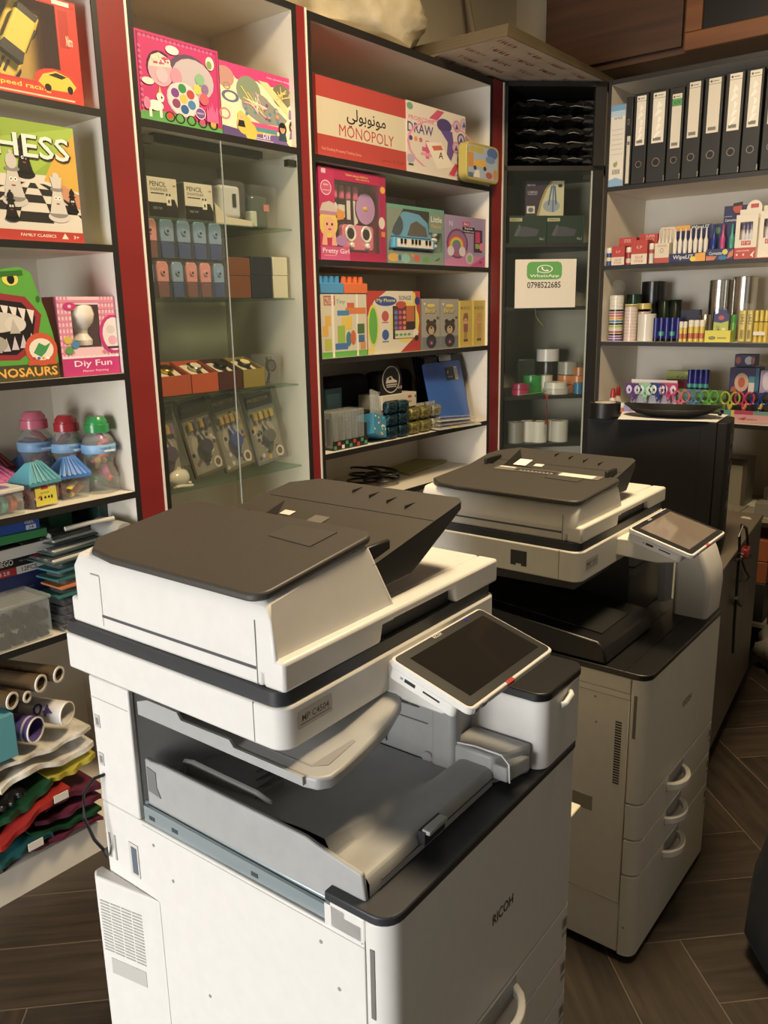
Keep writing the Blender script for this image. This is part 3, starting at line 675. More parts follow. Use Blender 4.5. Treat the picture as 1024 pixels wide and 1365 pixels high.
# ---- left shelving: toy car box
t, w, h, d = window_carton('toy_car_box', 'red and yellow window box with a yellow toy car inside', UL, (-75, 121), (112, 139), (102, 7), SH1, .12, '#c9301f', (.05, .17, .84, .93),
    [(P_, [(0, 0), (1, 0), (1, .13), (0, .16)], '#d8341f'), (R_, .1, .03, .93, .045, '#efc9a0'), (T_, 'Speed racing', .55, .105, .4, .06, '#f5d43a'), (R_, .86, .55, .93, .9, '#b32417'), (T_, 'Nitro', .93, .62, .05, .1, '#f4ddc0'),
     (E_, .80, .2, .17, .12, '#d8341f'), (P_, [(.66, .17), (.70, .25), (.80, .30), (.90, .26), (.95, .18), (.92, .12), (.72, .11)], '#e8c11d'), (P_, [(.74, .25), (.80, .285), (.88, .26), (.84, .23)], '#26221c'),
     (E_, .73, .13, .025, .035, '#1d1a18'), (E_, .90, .14, .022, .04, '#1d1a18'), (R_, .0, .94, 1, 1, '#c22d22'), (R_, .82, .945, .95, .985, '#efe4d0'), (T_, 'ONLY GENERAL USE PARTS', .45, .97, .5, .03, '#e8b7a0')], '#c9a21e')
def toy_car(par, cx, cz, y, L, ang, body, name='toy_car'):
    m = Matrix.Translation((cx, y, cz)) @ Matrix.Rotation(ang, 4, 'Y') @ Matrix.Rotation(PI/2, 4, 'X')
    W = L*.43
    o = [(-.5, -.40), (-.46, -.47), (-.30, -.5), (.25, -.5), (.44, -.42), (.5, -.2), (.5, .2), (.44, .42), (.25, .5), (-.30, .5), (-.46, .47), (-.5, .40)]
    c = MB().prism([(x*L, q*W) for x, q in o], 'z', .012, .05, body)
    c.prism([(-.34*L, -.36*W), (.16*L, -.38*W), (.16*L, .38*W), (-.34*L, .36*W)], 'z', .05, .074, body)
    cb = c.xf(m).build(name, par, bevel=.007, seg=3)
    gl = MB().prism([(.10*L, -.34*W), (.24*L, -.40*W), (.24*L, .40*W), (.10*L, .34*W)], 'z', .0505, .0745, 'copier_black').prism([(-.42*L, -.34*W), (-.30*L, -.30*W), (-.30*L, .30*W), (-.42*L, .34*W)], 'z', .0505, .072, 'copier_black')
    gl.box(-.26*L, .08*L, -.4*W, -.37*W, .052, .070, 'copier_black').box(-.26*L, .08*L, .37*W, .4*W, .052, .070, 'copier_black')
    gl.box(.26*L, .42*L, -.12*W, -.04*W, .05, .052, 'copier_black').box(.26*L, .42*L, .04*W, .12*W, .05, .052, 'copier_black')
    gl.xf(m).build('windows_and_stripes', cb, bevel=.002)
    for sx in (-.3, .3):
        for sy in (-.5, .5): MB().lathe([(.020, -.010), (.022, -.007), (.022, .007), (.020, .010)], 'copier_black', (sx*L, sy*W*.93, .022), 14, 'y').xf(m).build('wheel', cb)
toy_car(t, w*.56, h*.55, d*.74, h*.80, rad(118), '#f2d21a'); toy_car(t, w*.2, h*.55, d*.74, h*.80, rad(118), '#3a2c20')

# ---- chess
sq = []
for i in range(5):
    for j in range(7):
        if (i+j) % 2:
            f = lambda u, v: (.5+(u-3.5)*(.30-.052*v)+.1, .16+.095*v*(1-.06*v))
            sq.append((P_, [f(j, i), f(j+1, i), f(j+1, i+1), f(j, i+1)], '#2c2a28'))
def piece(cx, cz, s, k, crown=0):
    e = '#8c8781' if k[1] > '8' else '#0f0f0f'
    it = [(E_, cx, cz, .10*s, .05*s, k), (E_, cx, cz+.03*s, .085*s, .04*s, e), (P_, [(cx-.08*s, cz+.03*s), (cx+.08*s, cz+.03*s), (cx+.035*s, cz+.25*s), (cx-.035*s, cz+.25*s)], k), (E_, cx, cz+.25*s, .06*s, .022*s, e)]
    it += [(P_, [(cx-.035*s, cz+.26*s), (cx+.035*s, cz+.26*s), (cx+.055*s, cz+.36*s), (cx-.055*s, cz+.36*s)], k), (E_, cx, cz+.37*s, .03*s, .03*s, k)] if crown else [(E_, cx, cz+.31*s, .045*s, .06*s, k), (E_, cx, cz+.38*s, .015*s, .015*s, k)]
    return it+[(E_, cx-.015*s, cz+.17*s, .014*s, .017*s, '#f7f4ea'), (E_, cx+.018*s, cz+.17*s, .014*s, .017*s, '#f7f4ea'), (E_, cx-.015*s, cz+.17*s, .006*s, .008*s, '#111111'), (E_, cx+.018*s, cz+.17*s, .006*s, .008*s, '#111111'), (E_, cx, cz+.12*s, .018*s, .007*s, '#a8453a')]
carton('chess_box', 'square chess game box with white and black chess pieces on a chequered board', UL, (-48, 322), (112, 326), (102, 173), SH2, .06, '#8f9a3a',
    [(R_, 0, 0, 1, 1, '#d9d3c6'), (P_, [(0, .55), (.78, .57), (1, .85), (1, 1), (0, 1)], '#8fae2c'), (P_, [(.70, .52), (1, .45), (1, 1), (.80, .72)], '#d7a92f'), (P_, [(.0, .53), (.6, .56), (.80, .72), (1, .95), (1, 1), (0, .75)], '#9fbf3a')]+sq +
    [(P_, [(.78, .42), (1, .30), (1, .42), (.86, .5)], '#c98d68')]+piece(.55, .56, .8, '#1d1c1b', 1)+piece(.44, .33, 1.05, '#c9c5bd')+piece(.80, .22, .95, '#cfcbc3', 1)+piece(.93, .28, .5, '#1d1c1b')+piece(.40, .18, .6, '#1d1c1b')+piece(.18, .2, .9, '#cfcbc3') +
    [(T_, 'CHESS', .53, .79, .85, .2, '#3a2430'), (T_, 'CHESS', .525, .797, .83, .19, '#ece8de'), (R_, 0, 0, 1, .09, '#b8352c'), (T_, 'FAMILY CLASSICS', .6, .05, .3, .025, '#efdccb'), (T_, '3+', .93, .05, .05, .03, '#efdccb'), (P_, [(.80, .03), (.86, .03), (.83, .08)], '#efdccb')], cat='board game')

# ---- dinosaur and pink painting boxes
o, a, w, h = spot(UL, (-62, 519), (81, 507), (60, 357), SH3, .02)
t = thing('dinosaur_set_box', 'green die-cut toy box shaped like an open dinosaur mouth', 'toy box', o, a)
out = [(0, 0), (1, 0), (1, .22), (.97, .42), (.93, .60), (.86, .80), (.82, .95), (.72, 1.0), (.6, .985), (.45, .95), (.3, .97), (.1, .96), (0, .93)]
MB().prism([(x*w, z*h) for x, z in out], 'y', 0, .07, '#3f9a2e').build('carton', t, smooth=False)
di = [(P_, out, '#54a832'), (P_, [(.0, .25), (.12, .2), (.62, .18), (.8, .3), (.88, .58), (.74, .74), (.3, .80), (0, .8)], '#9c2b33'), (P_, [(.0, .3), (.15, .25), (.6, .23), (.76, .34), (.82, .56), (.7, .69), (.3, .74), (0, .74)], '#1f1a1c')]
for i in range(9): x = .10+.08*i; di += [(P_, [(x, .73-.012*i), (x+.07, .73-.014*i), (x+.04, .61-.014*i)], '#e6dcd6'), (P_, [(x-.02, .24+.004*i*i/4), (x+.05, .24+.004*i*i/4), (x+.02, .36+.004*i*i/4)], '#cfc4d2')]
di += [(E_, .44, .52, .26, .09, '#cfc9bd'), (E_, .62, .5, .1, .07, '#d8d3c8'), (E_, .33, .33, .2, .09, '#a9a49a'), (P_, [(.3, .45), (.36, .6), (.42, .45)], '#b9b3a8'), (P_, [(.56, .42), (.6, .55), (.66, .42)], '#bdb7ac'),
       (E_, .62, .89, .075, .055, '#e5d84a'), (E_, .625, .89, .035, .042, '#1a1a16'), (L_, .52, .93, .74, .95, .015, '#2f6e22'), (E_, .86, .72, .02, .03, '#2f6e22'),
       (R_, 0, 0, 1, .14, '#4d4a2c'), (T_, 'DINOSAURS', .62, .07, .72, .085, '#e8892a'), (T_, 'DINOSAURS', .617, .075, .715, .075, '#f0b63a'), (E_, .84, .27, .16, .15, '#d4522a'), (E_, .84, .27, .12, .10, '#efe2d2'), (P_, [(.76, .24), (.82, .33), (.88, .30), (.94, .33), (.88, .24), (.83, .2)], '#3c9a52'), (R_, .7, .13, .98, .17, '#d4522a')]
for i, k in enumerate(('#c23b3b', '#3b62c2', '#e0b02c', '#ffffff')): di.append((E_, .76+.045*i, .19, .016, .013, k))
art(w, h, di).build('printed_front', t, smooth=False, flip=False)
chk = []
for i in range(10):
    chk += [(R_, .0, .22+.078*i, 1, .255+.078*i, '#e79ab2')]
for i in range(8): chk += [(R_, .03+.125*i, .2, .09+.125*i, 1, '#dd7f9f')]
t, w, h, d = window_carton('plaster_painting_box', 'pink gingham window box with a white plaster figure', UL, (86, 503.5), (161, 497), (72, 396), SH3, .085, '#d9588a', (.22, .36, .70, .90),
    [(R_, 0, 0, .22, 1, '#efc3cf'), (R_, .7, 0, 1, 1, '#efc3cf'), (R_, .22, .9, .7, 1, '#efc3cf'), (R_, .22, 0, .7, .36, '#efc3cf')]+[c for c in chk if 0] +
    [(R_, .03+.06*i, .24, .06+.06*i, 1, '#dd86a4') for i in range(3)]+[(R_, .73+.06*i, .24, .76+.06*i, 1, '#dd86a4') for i in range(5)]+[(R_, 0, .28+.08*i, .22, .31+.08*i, '#dd86a4') for i in range(9)]+[(R_, .7, .28+.08*i, 1, .31+.08*i, '#dd86a4') for i in range(9)]+[(R_, 0, .93, 1, .96, '#dd86a4')] +
    [(R_, 0, 0, 1, .23, '#c92f7c')]+[(E_, .05+.1*i, .235, .055, .022, '#e9dfe2') for i in range(10)]+[(R_, 0, 0, 1, .225, '#c92f7c'), (T_, 'Diy Fun', .52, .145, .66, .1, '#efe3f2'), (T_, 'Plaster Painting', .55, .055, .45, .035, '#f0c7da'),
     (E_, .92, .52, .25, .25, '#c92f7c'), (E_, .94, .52, .21, .215, '#e8dce0'), (E_, .88, .58, .08, .055, '#d4cbc8'), (E_, .9, .44, .08, .06, '#e2a9bd'), (R_, .8, .33, 1, .36, '#55304a'), (E_, .2, .88, .11, .05, '#c92f7c'), (E_, .2, .88, .03, .02, '#efc3cf'),
     (E_, .12, .46, .07, .05, '#d8b83a'), (E_, .24, .40, .07, .05, '#4a8ab0'), (E_, .13, .33, .07, .05, '#58a04a')], '#6d3a5c')
MB().lathe([(.01, 0), (.032, .004), (.034, .02), (.02, .04), (.022, .055), (.04, .075), (.046, .1), (.04, .125), (.02, .14), (0.004, .143)], '#e5ddd2/g', (w*.46, d*.4, h*.37), 20).build('plaster_figure', t)

# ---- drink bottles full of clay
def at_height(p, q, zb):
    """standing thing: base pixel p on height zb, top pixel q -> location and height"""
    o = onz(p, zb); n = Vector((o.x, o.y, 0)).normalized(); T = onplane(q, o, n); o.z += .0012; return o, T.z-zb
def bottle(label, p, q, cap, bits, seed):
    o, h = at_height(p, q, SH4); o.y += .03; r = h*.235; rn = random.Random(seed)
    t = thing('clay_bottle', label, 'bottle', o, 0, 'bottles of coloured clay')
    MB().lathe([(r*.9, 0), (r*1.0, .01), (r*1.02, h*.14), (r*.95, h*.22), (r*.72, h*.36), (r*.74, h*.42), (r*.9, h*.52), (r*.92, h*.62), (r*.84, h*.70), (r*.55, h*.78), (r*.55, h*.80)], 'clear_plastic', seg=24).build('bottle_body', t)
    MB().lathe([(r*.66, h*.795), (r*.68, h*.80), (r*.68, h*.90), (r*.6, h*.905), (r*.58, h*.95), (r*.42, h*1.0), (r*.1, h*1.0)], cap, seg=24).build('cap', t)
    MB().lathe([(r*.93, h*.53), (r*.945, h*.54), (r*.945, h*.635), (r*.92, h*.645)], '#7fb0dd', seg=24, cap=False).build('label_band', t)
    art(r*1.3, h*.07, [(T_, 'TONS OF CLAY', .5, .72, .9, .4, '#1d3a63'), (R_, .25, .05, .75, .4, '#d9e6f2')]).build('label_print', t, (-r*.65+.004, -r*.97, h*.55), smooth=False, flip=False)
    for i in range(9):
        a = rn.random()*6.28; z = .02+h*(.08*i if i < 8 else .3); rr = r*(.5 if .28 < z/h < .45 else .6)
        MB().tube([(rr*math.cos(a), rr*math.sin(a)*.8, z), (rr*.3*math.cos(a+1), rr*.4*math.sin(a+1), z+.022), (rr*math.cos(a+2.4), rr*.8*math.sin(a+2.4), z+.03)], .011, bits[i % len(bits)], 7).build('clay_stick', t)
CL = ['#c23d3d/d', '#d8732c/d', '#c9468c/d', '#e0b52f/d', '#3f8a4e/d', '#6a4a8c/d']
bottle('clay bottle with a green cap beside the side panel', (144, 656), (136, 556), '#1f8a45/g', ['#3f8a4e/d', '#d84a3a/d', '#c9468c/d', '#e0b52f/d', '#e0703a/d'], 1)
bottle('clay bottle with a red cap', (104, 655), (102, 554), '#b3242e/g', ['#c23d3d/d', '#d8732c/d', '#3f8a4e/d', '#8a4a4a/d'], 2)
bottle('clay bottle with a pink cap, farthest from the side panel', (62, 657), (62, 549), '#d56a86/g', ['#6a4a8c/d', '#a33d3d/d', '#3a2a3a/d'], 3)

# ---- house-shaped clay tubs
def tub(label, p, wpx, q, roof, rz, lab, seed, wall='clear_plastic', group='house shaped tubs'):
    o, h = at_height(p, q, SH4); e = onplane((p[0]+wpx, p[1]), o, Vector((o.x, o.y, 0)).normalized()); w = (e-o).length; rn = random.Random(seed)
    t = thing('clay_tub', label, 'tub', o, rz, group); hb = h*.52
    b = MB(); a = w*.43; c = w*.5
    b.add([(-a, -a+a, 0), (a, 0, 0), (a, 2*a, 0), (-a, 2*a, 0), (-c, -.004, hb), (c, -.004, hb), (c, 2*a+.004, hb), (-c, 2*a+.004, hb)], [(0, 3, 2, 1), (0, 1, 5, 4), (1, 2, 6, 5), (2, 3, 7, 6), (3, 0, 4, 7)], wall)
    b.build('tub_body', t, smooth=False)
    rf = MB(); k = w*.56; m_ = w*.2; y0, y1 = a-k, a+k
    rf.add([(-k, y0, hb), (k, y0, hb), (k, y1, hb), (-k, y1, hb), (-k, y0, hb+.012), (k, y0, hb+.012), (k, y1, hb+.012), (-k, y1, hb+.012), (-m_, a-m_*.6, h), (m_, a-m_*.6, h), (m_, a+m_*.6, h), (-m_, a+m_*.6, h)],
           [(0, 1, 5, 4), (1, 2, 6, 5), (2, 3, 7, 6), (3, 0, 4, 7), (4, 5, 9, 8), (5, 6, 10, 9), (6, 7, 11, 10), (7, 4, 8, 11), (8, 9, 10, 11), (0, 3, 2, 1)], roof)
    ro = rf.build('roof_lid', t, bevel=.003)
    for i in range(6):
        u = -.8+i*.32
        MB().tube([(k*u, y0, hb+.013), (m_*u, a-m_*.6, h+.001)], .004, roof, 6).build('roof_rib', ro)
        MB().tube([(k, a+k*u, hb+.013), (m_, a+m_*.6*u, h+.001)], .004, roof, 6).build('roof_rib', ro)
    if lab:
        art(w*.74, hb*.82, [(R_, 0, 0, 1, 1, lab), (R_, .28, .86, .62, 1.04, '#c23a2f'), (T_, 'PLAY DOUGH', .45, .68, .4, .09, '#3a3a20'), (P_, [(.2, .3), (.3, .3), (.3, .52), (.24, .5)], '#2a2a22'), (E_, .45, .42, .05, .07, '#2a2a22'), (E_, .62, .42, .05, .07, '#2a2a22'), (R_, .72, .32, .8, .5, '#2a2a22'), (R_, .74, .86, .94, .98, '#e3d9a0')]).build('label', t, (-w*.37, -.0055, hb*.1), smooth=False, flip=False)
    for i in range(6):
        x = rn.uniform(-.3, .3)*w; y = a+rn.uniform(-.3, .3)*w
        MB().tube([(x, y, .012), (x+rn.uniform(-.03, .03), y-.02, hb*.5), (x+rn.uniform(-.04, .04), y+.01, hb*.75)], .010, CL[rn.randrange(6)], 7).build('clay_stick', t)
tub('clear clay tub with a ribbed teal roof lid and yellow label', (62, 676), 46, (60, 618), '#4f9fb0', .12, '#dccf2e', 4)
tub('clear clay tub with a ribbed blue roof lid beside the bottles', (102, 665), 42, (88, 612), '#3f7fd0', -.15, None, 5)
tub('clay tub with a blue roof lid behind the teal one', (58, 648), 44, (52, 602), '#3a72b8', .1, None, 6)
tub('clay tub with a dark red roof lid behind the pink one', (2, 655), 44, (2, 604), '#7d2430', .1, None, 7)
tub('clay tub with a pink roof lid at the edge of the shelf', (2, 672), 60, (0, 622), '#d86aa8', .1, None, 8)
o, h = at_height((14, 689), (14, 650), SH4)
t = thing('clay_box', 'small clear clay box with a white lid in front of the pink tub', 'tub', o, .1)
MB().prism(rrect(-.085, .055, 0, .10, .012, 4), 'z', 0, h*.8, 'clear_plastic').build('box_body', t)
ld = MB().prism(rrect(-.09, .06, -.005, .105, .014, 4), 'z', h*.8, h*.93, '#d9d6cf/g').build('lid', t, bevel=.002)
MB().prism(rrect(-.05, .03, .02, .08, .02, 4), 'z', h*.931, h*.935, '#8a6a9a').build('lid_label', ld, smooth=False)
for x, k in ((-.06, '#4f9a4a/d'), (-.03, '#e0d8c8/d'), (0, '#58b0a0/d'), (.03, '#e0612f/d'), (-.045, '#d8a02f/d')): MB().ball((x, .045, .032), (.022, .03, .028), k, 10, 6).build('clay_lump', t)

# ---- stationery on the low shelf
def plain_box(name, label, cat, loc, rz, sx, sy, sz, col, items=None, group=None, bevel=.002, part='box'):
    t = thing(name, label, cat, loc, rz, group)
    MB().box(0, sx, 0, sy, 0, sz, col).build(part, t, bevel=bevel)
    if items: art(sx, sz, items).build('printed_front', t, smooth=False, flip=False)
    return t
def lb(p, z): return onz(p, z)
Z5 = SH5+.0012
q = lb((2, 806), Z5+.0)
plain_box('stationery_box', 'navy stationery box under the black box of twelve', 'box', (1.18, 2.58, Z5), 0, .19, .22, .185, '#1d2a5c', [(R_, .5, .72, .62, .73, '#8d94ad')])
plain_box('pen_box', 'black box printed 12PCS with a red and white band', 'box', (1.15, 2.575, Z5+.186), .03, .205, .2, .062, '#19191b',
          [(R_, .02, .0, .46, .42, '#a8242c'), (R_, .46, .0, 1, .42, '#d9d6d0'), (T_, 'OMEGO', .24, .72, .36, .3, '#e8e4de'), (T_, '12PCS', .68, .22, .26, .24, '#3a3836'), (T_, 'HB 2.0', .22, .2, .24, .2, '#efd9d4'), (E_, .84, .72, .08, .18, '#a8242c'), (T_, 'high quality', .62, .7, .2, .1, '#8d8a86')])
t = thing('display_tray', 'open white tray holding dark packs on top of the black box', 'tray', (1.08, 2.545, Z5+.249), .05)
MB().box(0, .29, 0, .2, 0, .006, '#dcd9d2').box(0, .29, 0, .004, .006, .035, '#dcd9d2').box(0, .004, .004, .2, .006, .035, '#dcd9d2').box(.286, .29, .004, .2, .006, .05, '#dcd9d2').box(.004, .286, .196, .2, .006, .05, '#dcd9d2').build('tray', t, smooth=False)
for i in range(3): MB().box(.015+i*.088, .095+i*.088, .02, .185, .007, .032+.004*i, '#2b2a2a').build('dark_pack', t, bevel=.003)
plain_box('flat_box', 'bright blue flat box with a white open end', 'box', (1.16, 2.56, Z5+.329), -.04, .17, .2, .038, '#1f4fa8', [(R_, .72, .1, .92, .5, '#d5dbe8'), (T_, 'GEL', .8, .75, .2, .25, '#d5dbe8'), (T_, '24', .82, .3, .1, .25, '#3a5aa0')])
plain_box('flat_box', 'green flat box below the bright blue box', 'box', (1.15, 2.555, Z5+.300), -.03, .20, .2, .028, '#2f8a4c')
plain_box('carton_stack', 'low grey carton carrying the green flat box', 'box', (1.335, 2.62, Z5), 0, .10, .2, .298, '#4b4c4e')
plain_box('card_box', 'dark green card box standing at the back beside a grey roll', 'box', (1.44, 2.70, Z5+.24), 0, .09, .15, .13, '#1c6a4c')
plain_box('card_box', 'tall dark teal box against the side panel', 'box', (1.577, 2.60, Z5), 0, .034, .2, .36, '#23443c')
plain_box('carton', 'dark grey carton under the dark green card box', 'box', (1.437, 2.68, Z5), 0, .10, .2, .239, '#3a3d3c')
t = tag(MB().lathe([(.012, -.09), (.034, -.09), (.036, -.085), (.036, .06), (.034, .065)], '#9a9a94', (1.553, 2.50, Z5+.286), 20, 'y').build('tape_roll'), 'grey roll lying beside the dark green card box', 'roll')
plain_box('carton', 'dark box under the grey roll', 'box', (1.52, 2.42, Z5), 0, .054, .16, .249, '#2c302e')
for i, (x, y, dz, k, lab_) in enumerate(((1.30, 2.43, .0, '#2f6f6b', 'teal blister pack of staplers lowest on the low shelf'), (1.315, 2.435, .026, '#c9763f', 'orange and teal blister pack on the lowest teal pack'), (1.31, 2.44, .052, '#2a6a66', 'teal blister pack on top of the orange one'), (1.32, 2.445, .078, '#35757a', 'topmost teal blister pack under the ruler packs'))):
    t = thing('blister_pack', lab_, 'pack', (x, y, Z5+.115+dz), .05*i)
    MB().box(0, .2, 0, .12, 0, .006, k).build('card', t, smooth=False); MB().prism(rrect(.02, .18, .015, .105, .02, 4), 'z', .0062, .024, 'blister').build('bubble', t, bevel=.004)
    MB().box(.04, .16, .04, .08, .0065, .018, '#203a3a' if i != 1 else '#6a3a20').build('stapler', t, bevel=.004)
for i in range(3):
    t = thing('ruler_pack', ['clear ruler pack lowest of the three', 'clear ruler pack in the middle of the three', 'clear ruler pack topmost of the three'][i], 'pack', (1.30+.02*i, 2.44+.03*i, Z5+.225+.024*i), .12)
    MB().box(0, .24, 0, .14, 0, .004, '#39504e').build('card', t, smooth=False); MB().box(.005, .235, .005, .135, .0045, .016, 'blister').build('sleeve', t, bevel=.004)
    for j in range(3): MB().box(.02, .22, .02+.04*j, .035+.04*j, .0046, .009, ['#e0ddd2', '#7f8a86', '#46605c'][j]).build('ruler', t, smooth=False)
t = tag(MB().tube([(1.37, 2.47, Z5+.33), (1.45, 2.46, Z5+.335), (1.54, 2.45, Z5+.335)], .008, '#c4c0b4', 10).build('rolled_tube'), 'pale grey tube lying across the ruler packs', 'tube')
tag(MB().box(1.30, 1.332, 2.63, 2.70, Z5, Z5+.2, '#6f7d74').build('spacer_box', smooth=False), 'grey green carton behind the ruler packs', 'box')
t = thing('clip_box', 'clear plastic box full of black binder clips at the shelf front', 'box', (1.085, 2.30, Z5-.001), .05)
MB().box(0, .19, .122, .27, .001, .13, 'clear_plastic').build('box_body', t, bevel=.006); MB().box(-.004, .194, .118, .274, .131, .143, 'clear_plastic').build('lid', t, bevel=.003)
rn = random.Random(3)
for i in range(16):
    x, y, z = .02+.045*(i % 4), .14+.05*((i//4) % 2), .004+.055*(i//8)
    MB().prism([(0, 0), (.034, 0), (.02, .03), (.014, .03)], 'y', 0, .034, '#1b1b1d/g').xf(Matrix.Translation((x, y, z)) @ Matrix.Rotation(rn.uniform(-.3, .3), 4, 'Z')).build('binder_clip', t, smooth=False)
for i in range(4):
    t = thing('refill_pack', ['lowest', 'second lowest', 'third lowest', 'topmost'][i]+' pack of blue refills beside the clear clip box', 'pack', (1.295+.006*i, 2.425+.004*i, Z5+.028*i), .04*i-.05, 'blue refill packs')
    MB().prism(rrect(0, .12, 0, .12, .01, 3), 'z', 0, .025, 'blister').build('sleeve', t, bevel=.004)
    for j in range(5): MB().tube([(.015+.02*j, .008, .012), (.015+.02*j, .11, .012)], .007, '#24366f/g' if j % 2 else '#15171f/g', 7).build('refill', t)
for i in range(2):
    t = thing('barcode_carton', ['white carton with a barcode at the shelf front edge', 'white carton behind the barcode carton'][i], 'box', (1.02, 2.425+.1*i, Z5), 0)
    MB().box(0, .06, 0, .09, 0, .04, '#cfccc4').build('box', t, bevel=.002); art(.06, .04, [(R_, .1+.07*j, .3, .1+.07*j+.03+.02*(j % 2), .8, '#2a2a2a') for j in range(11)]).build('barcode', t, smooth=False, flip=False)
tag(MB().lathe([(.018, -.1), (.026, -.1), (.026, .1), (.018, .1)], '#b7a987', (1.05, 2.56, Z5+.17-.145+.0), 16, 'y').build('kraft_roll'), 'short beige roll behind the barcode cartons', 'roll')

# ---- bottom bay: rolls and packs of sheets
def roll(name, label, cat, p, z, r, L, dirv, k, ring, wall=.0015, group=None, bands=None, y=2.42, words=None):
    c = onplane(p, (0, y, 0), (0, 1, 0)); dv = Vector(dirv).normalized()
    t = thing(name, label, cat, c, 0, group)
    m = dv.to_track_quat('Z', 'Y').to_matrix().to_4x4(); r2 = r-wall
    MB().lathe([(r, 0), (r, L), (r2, L), (r2, 0), (r, 0)], k, seg=22, cap=False).xf(m).build('tube_wall', t)
    MB().lathe([(r+.0004, -.0006), (r2-.0006, -.0006), (r2-.0006, .004), (r+.0004, .004), (r+.0004, -.0006)], ring, seg=22, cap=False).xf(m).build('end_rim', t)
    if words:
        vs, fs, asp = text_mesh(words); q_ = []; rot_ = m.to_3x3()
        best = max(range(72), key=lambda i: (rot_ @ Vector((math.cos(i*PI/36), math.sin(i*PI/36), 0))).dot((CP-c).normalized()))*PI/36
        for x, y_ in vs: an = best+(y_-.5)*1.0; q_.append(((r+.0012)*math.cos(an), (r+.0012)*math.sin(an), .03+x*.075))
        MB().add(q_, fs, '#4a3f86').xf(m).build('printed_number', t, flip=False)
    if bands:
        for (z0, z1, kk) in bands: MB().lathe([(r+.0006, z0), (r+.0006, z1)], kk, seg=22, cap=False).xf(m).build('printed_band', t, flip=False)
    return t
dv = (-.42, .9, .03)
glassmat('brown_film', '#5a4a36', .8)
for lab_, p, r in (('brown film roll with a clear rim, the uppermost of the rolls', (79, 899), .027), ('brown film roll beside the uppermost one', (55, 911), .029), ('brown film roll nearest the bay floor', (17, 934), .028), ('thin brown film roll squeezed between the larger ones', (37, 929), .019)):
    roll('film_roll', lab_, 'roll', p, 0, r, .5, dv, 'brown_film', '#d9d6cf/g', .006, 'brown film rolls')
roll('wrapping_roll', 'white wrapping paper roll printed with purple numbers', 'roll', (90, 951), 0, .040, .5, dv, '#d6d2cc', '#efece4', .003, None, [(.16, .18, '#8f8aa0')], words='40')
roll('wrapping_roll', 'purple wrapping paper roll with white stars', 'roll', (48, 973), 0, .042, .5, dv, '#5c4f9c', '#efece4', .003, None, [(.02, .028, '#cfc8e0'), (.06, .068, '#a84a86'), (.10, .13, '#a84a86'), (.17, .18, '#cfc8e0')])
plain_box('box_lid', 'teal box at the edge of the bay beside the wrapping rolls', 'box', (.90, 2.40, .50), 0, .19, .15, .145, '#4f9aa8')
plain_box('carton', 'plain carton under the teal box', 'box', (.90, 2.42, .116), 0, .1, .15, .38, '#6a655c')
def sheets(name, label, cat, p0, p1, th, dep, k, y=2.41, wav=.006, n=22, seed=0, group=None, edge=None, tag_=None, sag=0):
    """a pack of sheets whose front edge runs from pixel p0 to p1 in the plane y, reaching back into the bay"""
    th *= .62; A = onplane(p0, (0, y, 0), (0, 1, 0)); B = onplane(p1, (0, y, 0), (0, 1, 0)); rn = random.Random(seed)
    t = thing(name, label, cat, A, 0, group); D = B-A; ph = rn.random()*6
    v = []; f = []; m_ = 6
    for j in range(m_+1):
        for i in range(n+1):
            u = i/n; s = j/m_
            z = D.z*u+wav*math.sin(u*7+ph+s*2)-sag*math.sin(PI*u)-.03*s*s
            v += [(D.x*u, dep*s+.006*math.sin(u*19+ph), z), (D.x*u, dep*s+.006*math.sin(u*19+ph), z-th)]
    W = 2*(n+1)
    for j in range(m_):
        for i in range(n):
            a = j*W+2*i; f += [(a, a+2, a+W+2, a+W), (a+1, a+W+1, a+W+3, a+3)]
    for i in range(n): a = 2*i; f += [(a, a+1, a+3, a+2)]; a += m_*W; f += [(a, a+2, a+3, a+1)]
    for j in range(m_): a = j*W; f += [(a, a+W, a+W+1, a+1)]; a += 2*n; f += [(a, a+1, a+W+1, a+W)]
    MB().add(v, f, k).build('sheet_stack', t)
    if tag_:
        u = tag_; MB().box(D.x*u, D.x*u+.05, -.012, -.009, D.z*u-.012, D.z*u+.014, '#d8d5cc').build('price_tag', t, smooth=False)
    return t
noisemat('red_foam', '#751a1a', '#98281f', (6, 6, 6), .5); noisemat('green_foam', '#0f3520', '#1a4a2e', (6, 6, 6), .5); noisemat('pink_foam', '#4a182c', '#6a2c45', (6, 6, 30), .5); noisemat('teal_foam', '#123a3f', '#1d4f4f', (6, 6, 30), .45); noisemat('yellow_foam', '#a0922e', '#bfb24a', (6, 6, 6), .5)
noisemat('film_pack', '#b5b0a4', '#e9e5da', (22, 10, 22), .2, bump=.5)
sheets('film_pack', 'crinkled clear film pack under the wrapping rolls', 'pack', (0, 1026), (122, 970), .02, .42, 'film_pack', seed=1)
sheets('film_pack', 'crinkled clear film pack below the upper clear pack', 'pack', (0, 1050), (124, 988), .03, .42, 'film_pack', seed=2, wav=.014)
sheets('foam_pack', 'yellow sheet pack peeking out on the bay\'s far side', 'pack', (66, 1040), (128, 1005), .03, .40, 'yellow_foam', seed=3)
sheets('foam_pack', 'dark green foam sheet pack above the red one', 'pack', (0, 1098), (72, 1040), .035, .4, 'green_foam', seed=4, y=2.40)
sheets('foam_pack', 'red foam sheet pack curling up towards the copier', 'pack', (0, 1128), (92, 1046), .03, .4, 'red_foam', seed=5, y=2.37, wav=.006, tag_=.75)
sheets('foam_pack', 'pink sheet pack, uppermost of the pink ones', 'pack', (58, 1074), (134, 1042), .03, .4, 'pink_foam', seed=6, y=2.40)
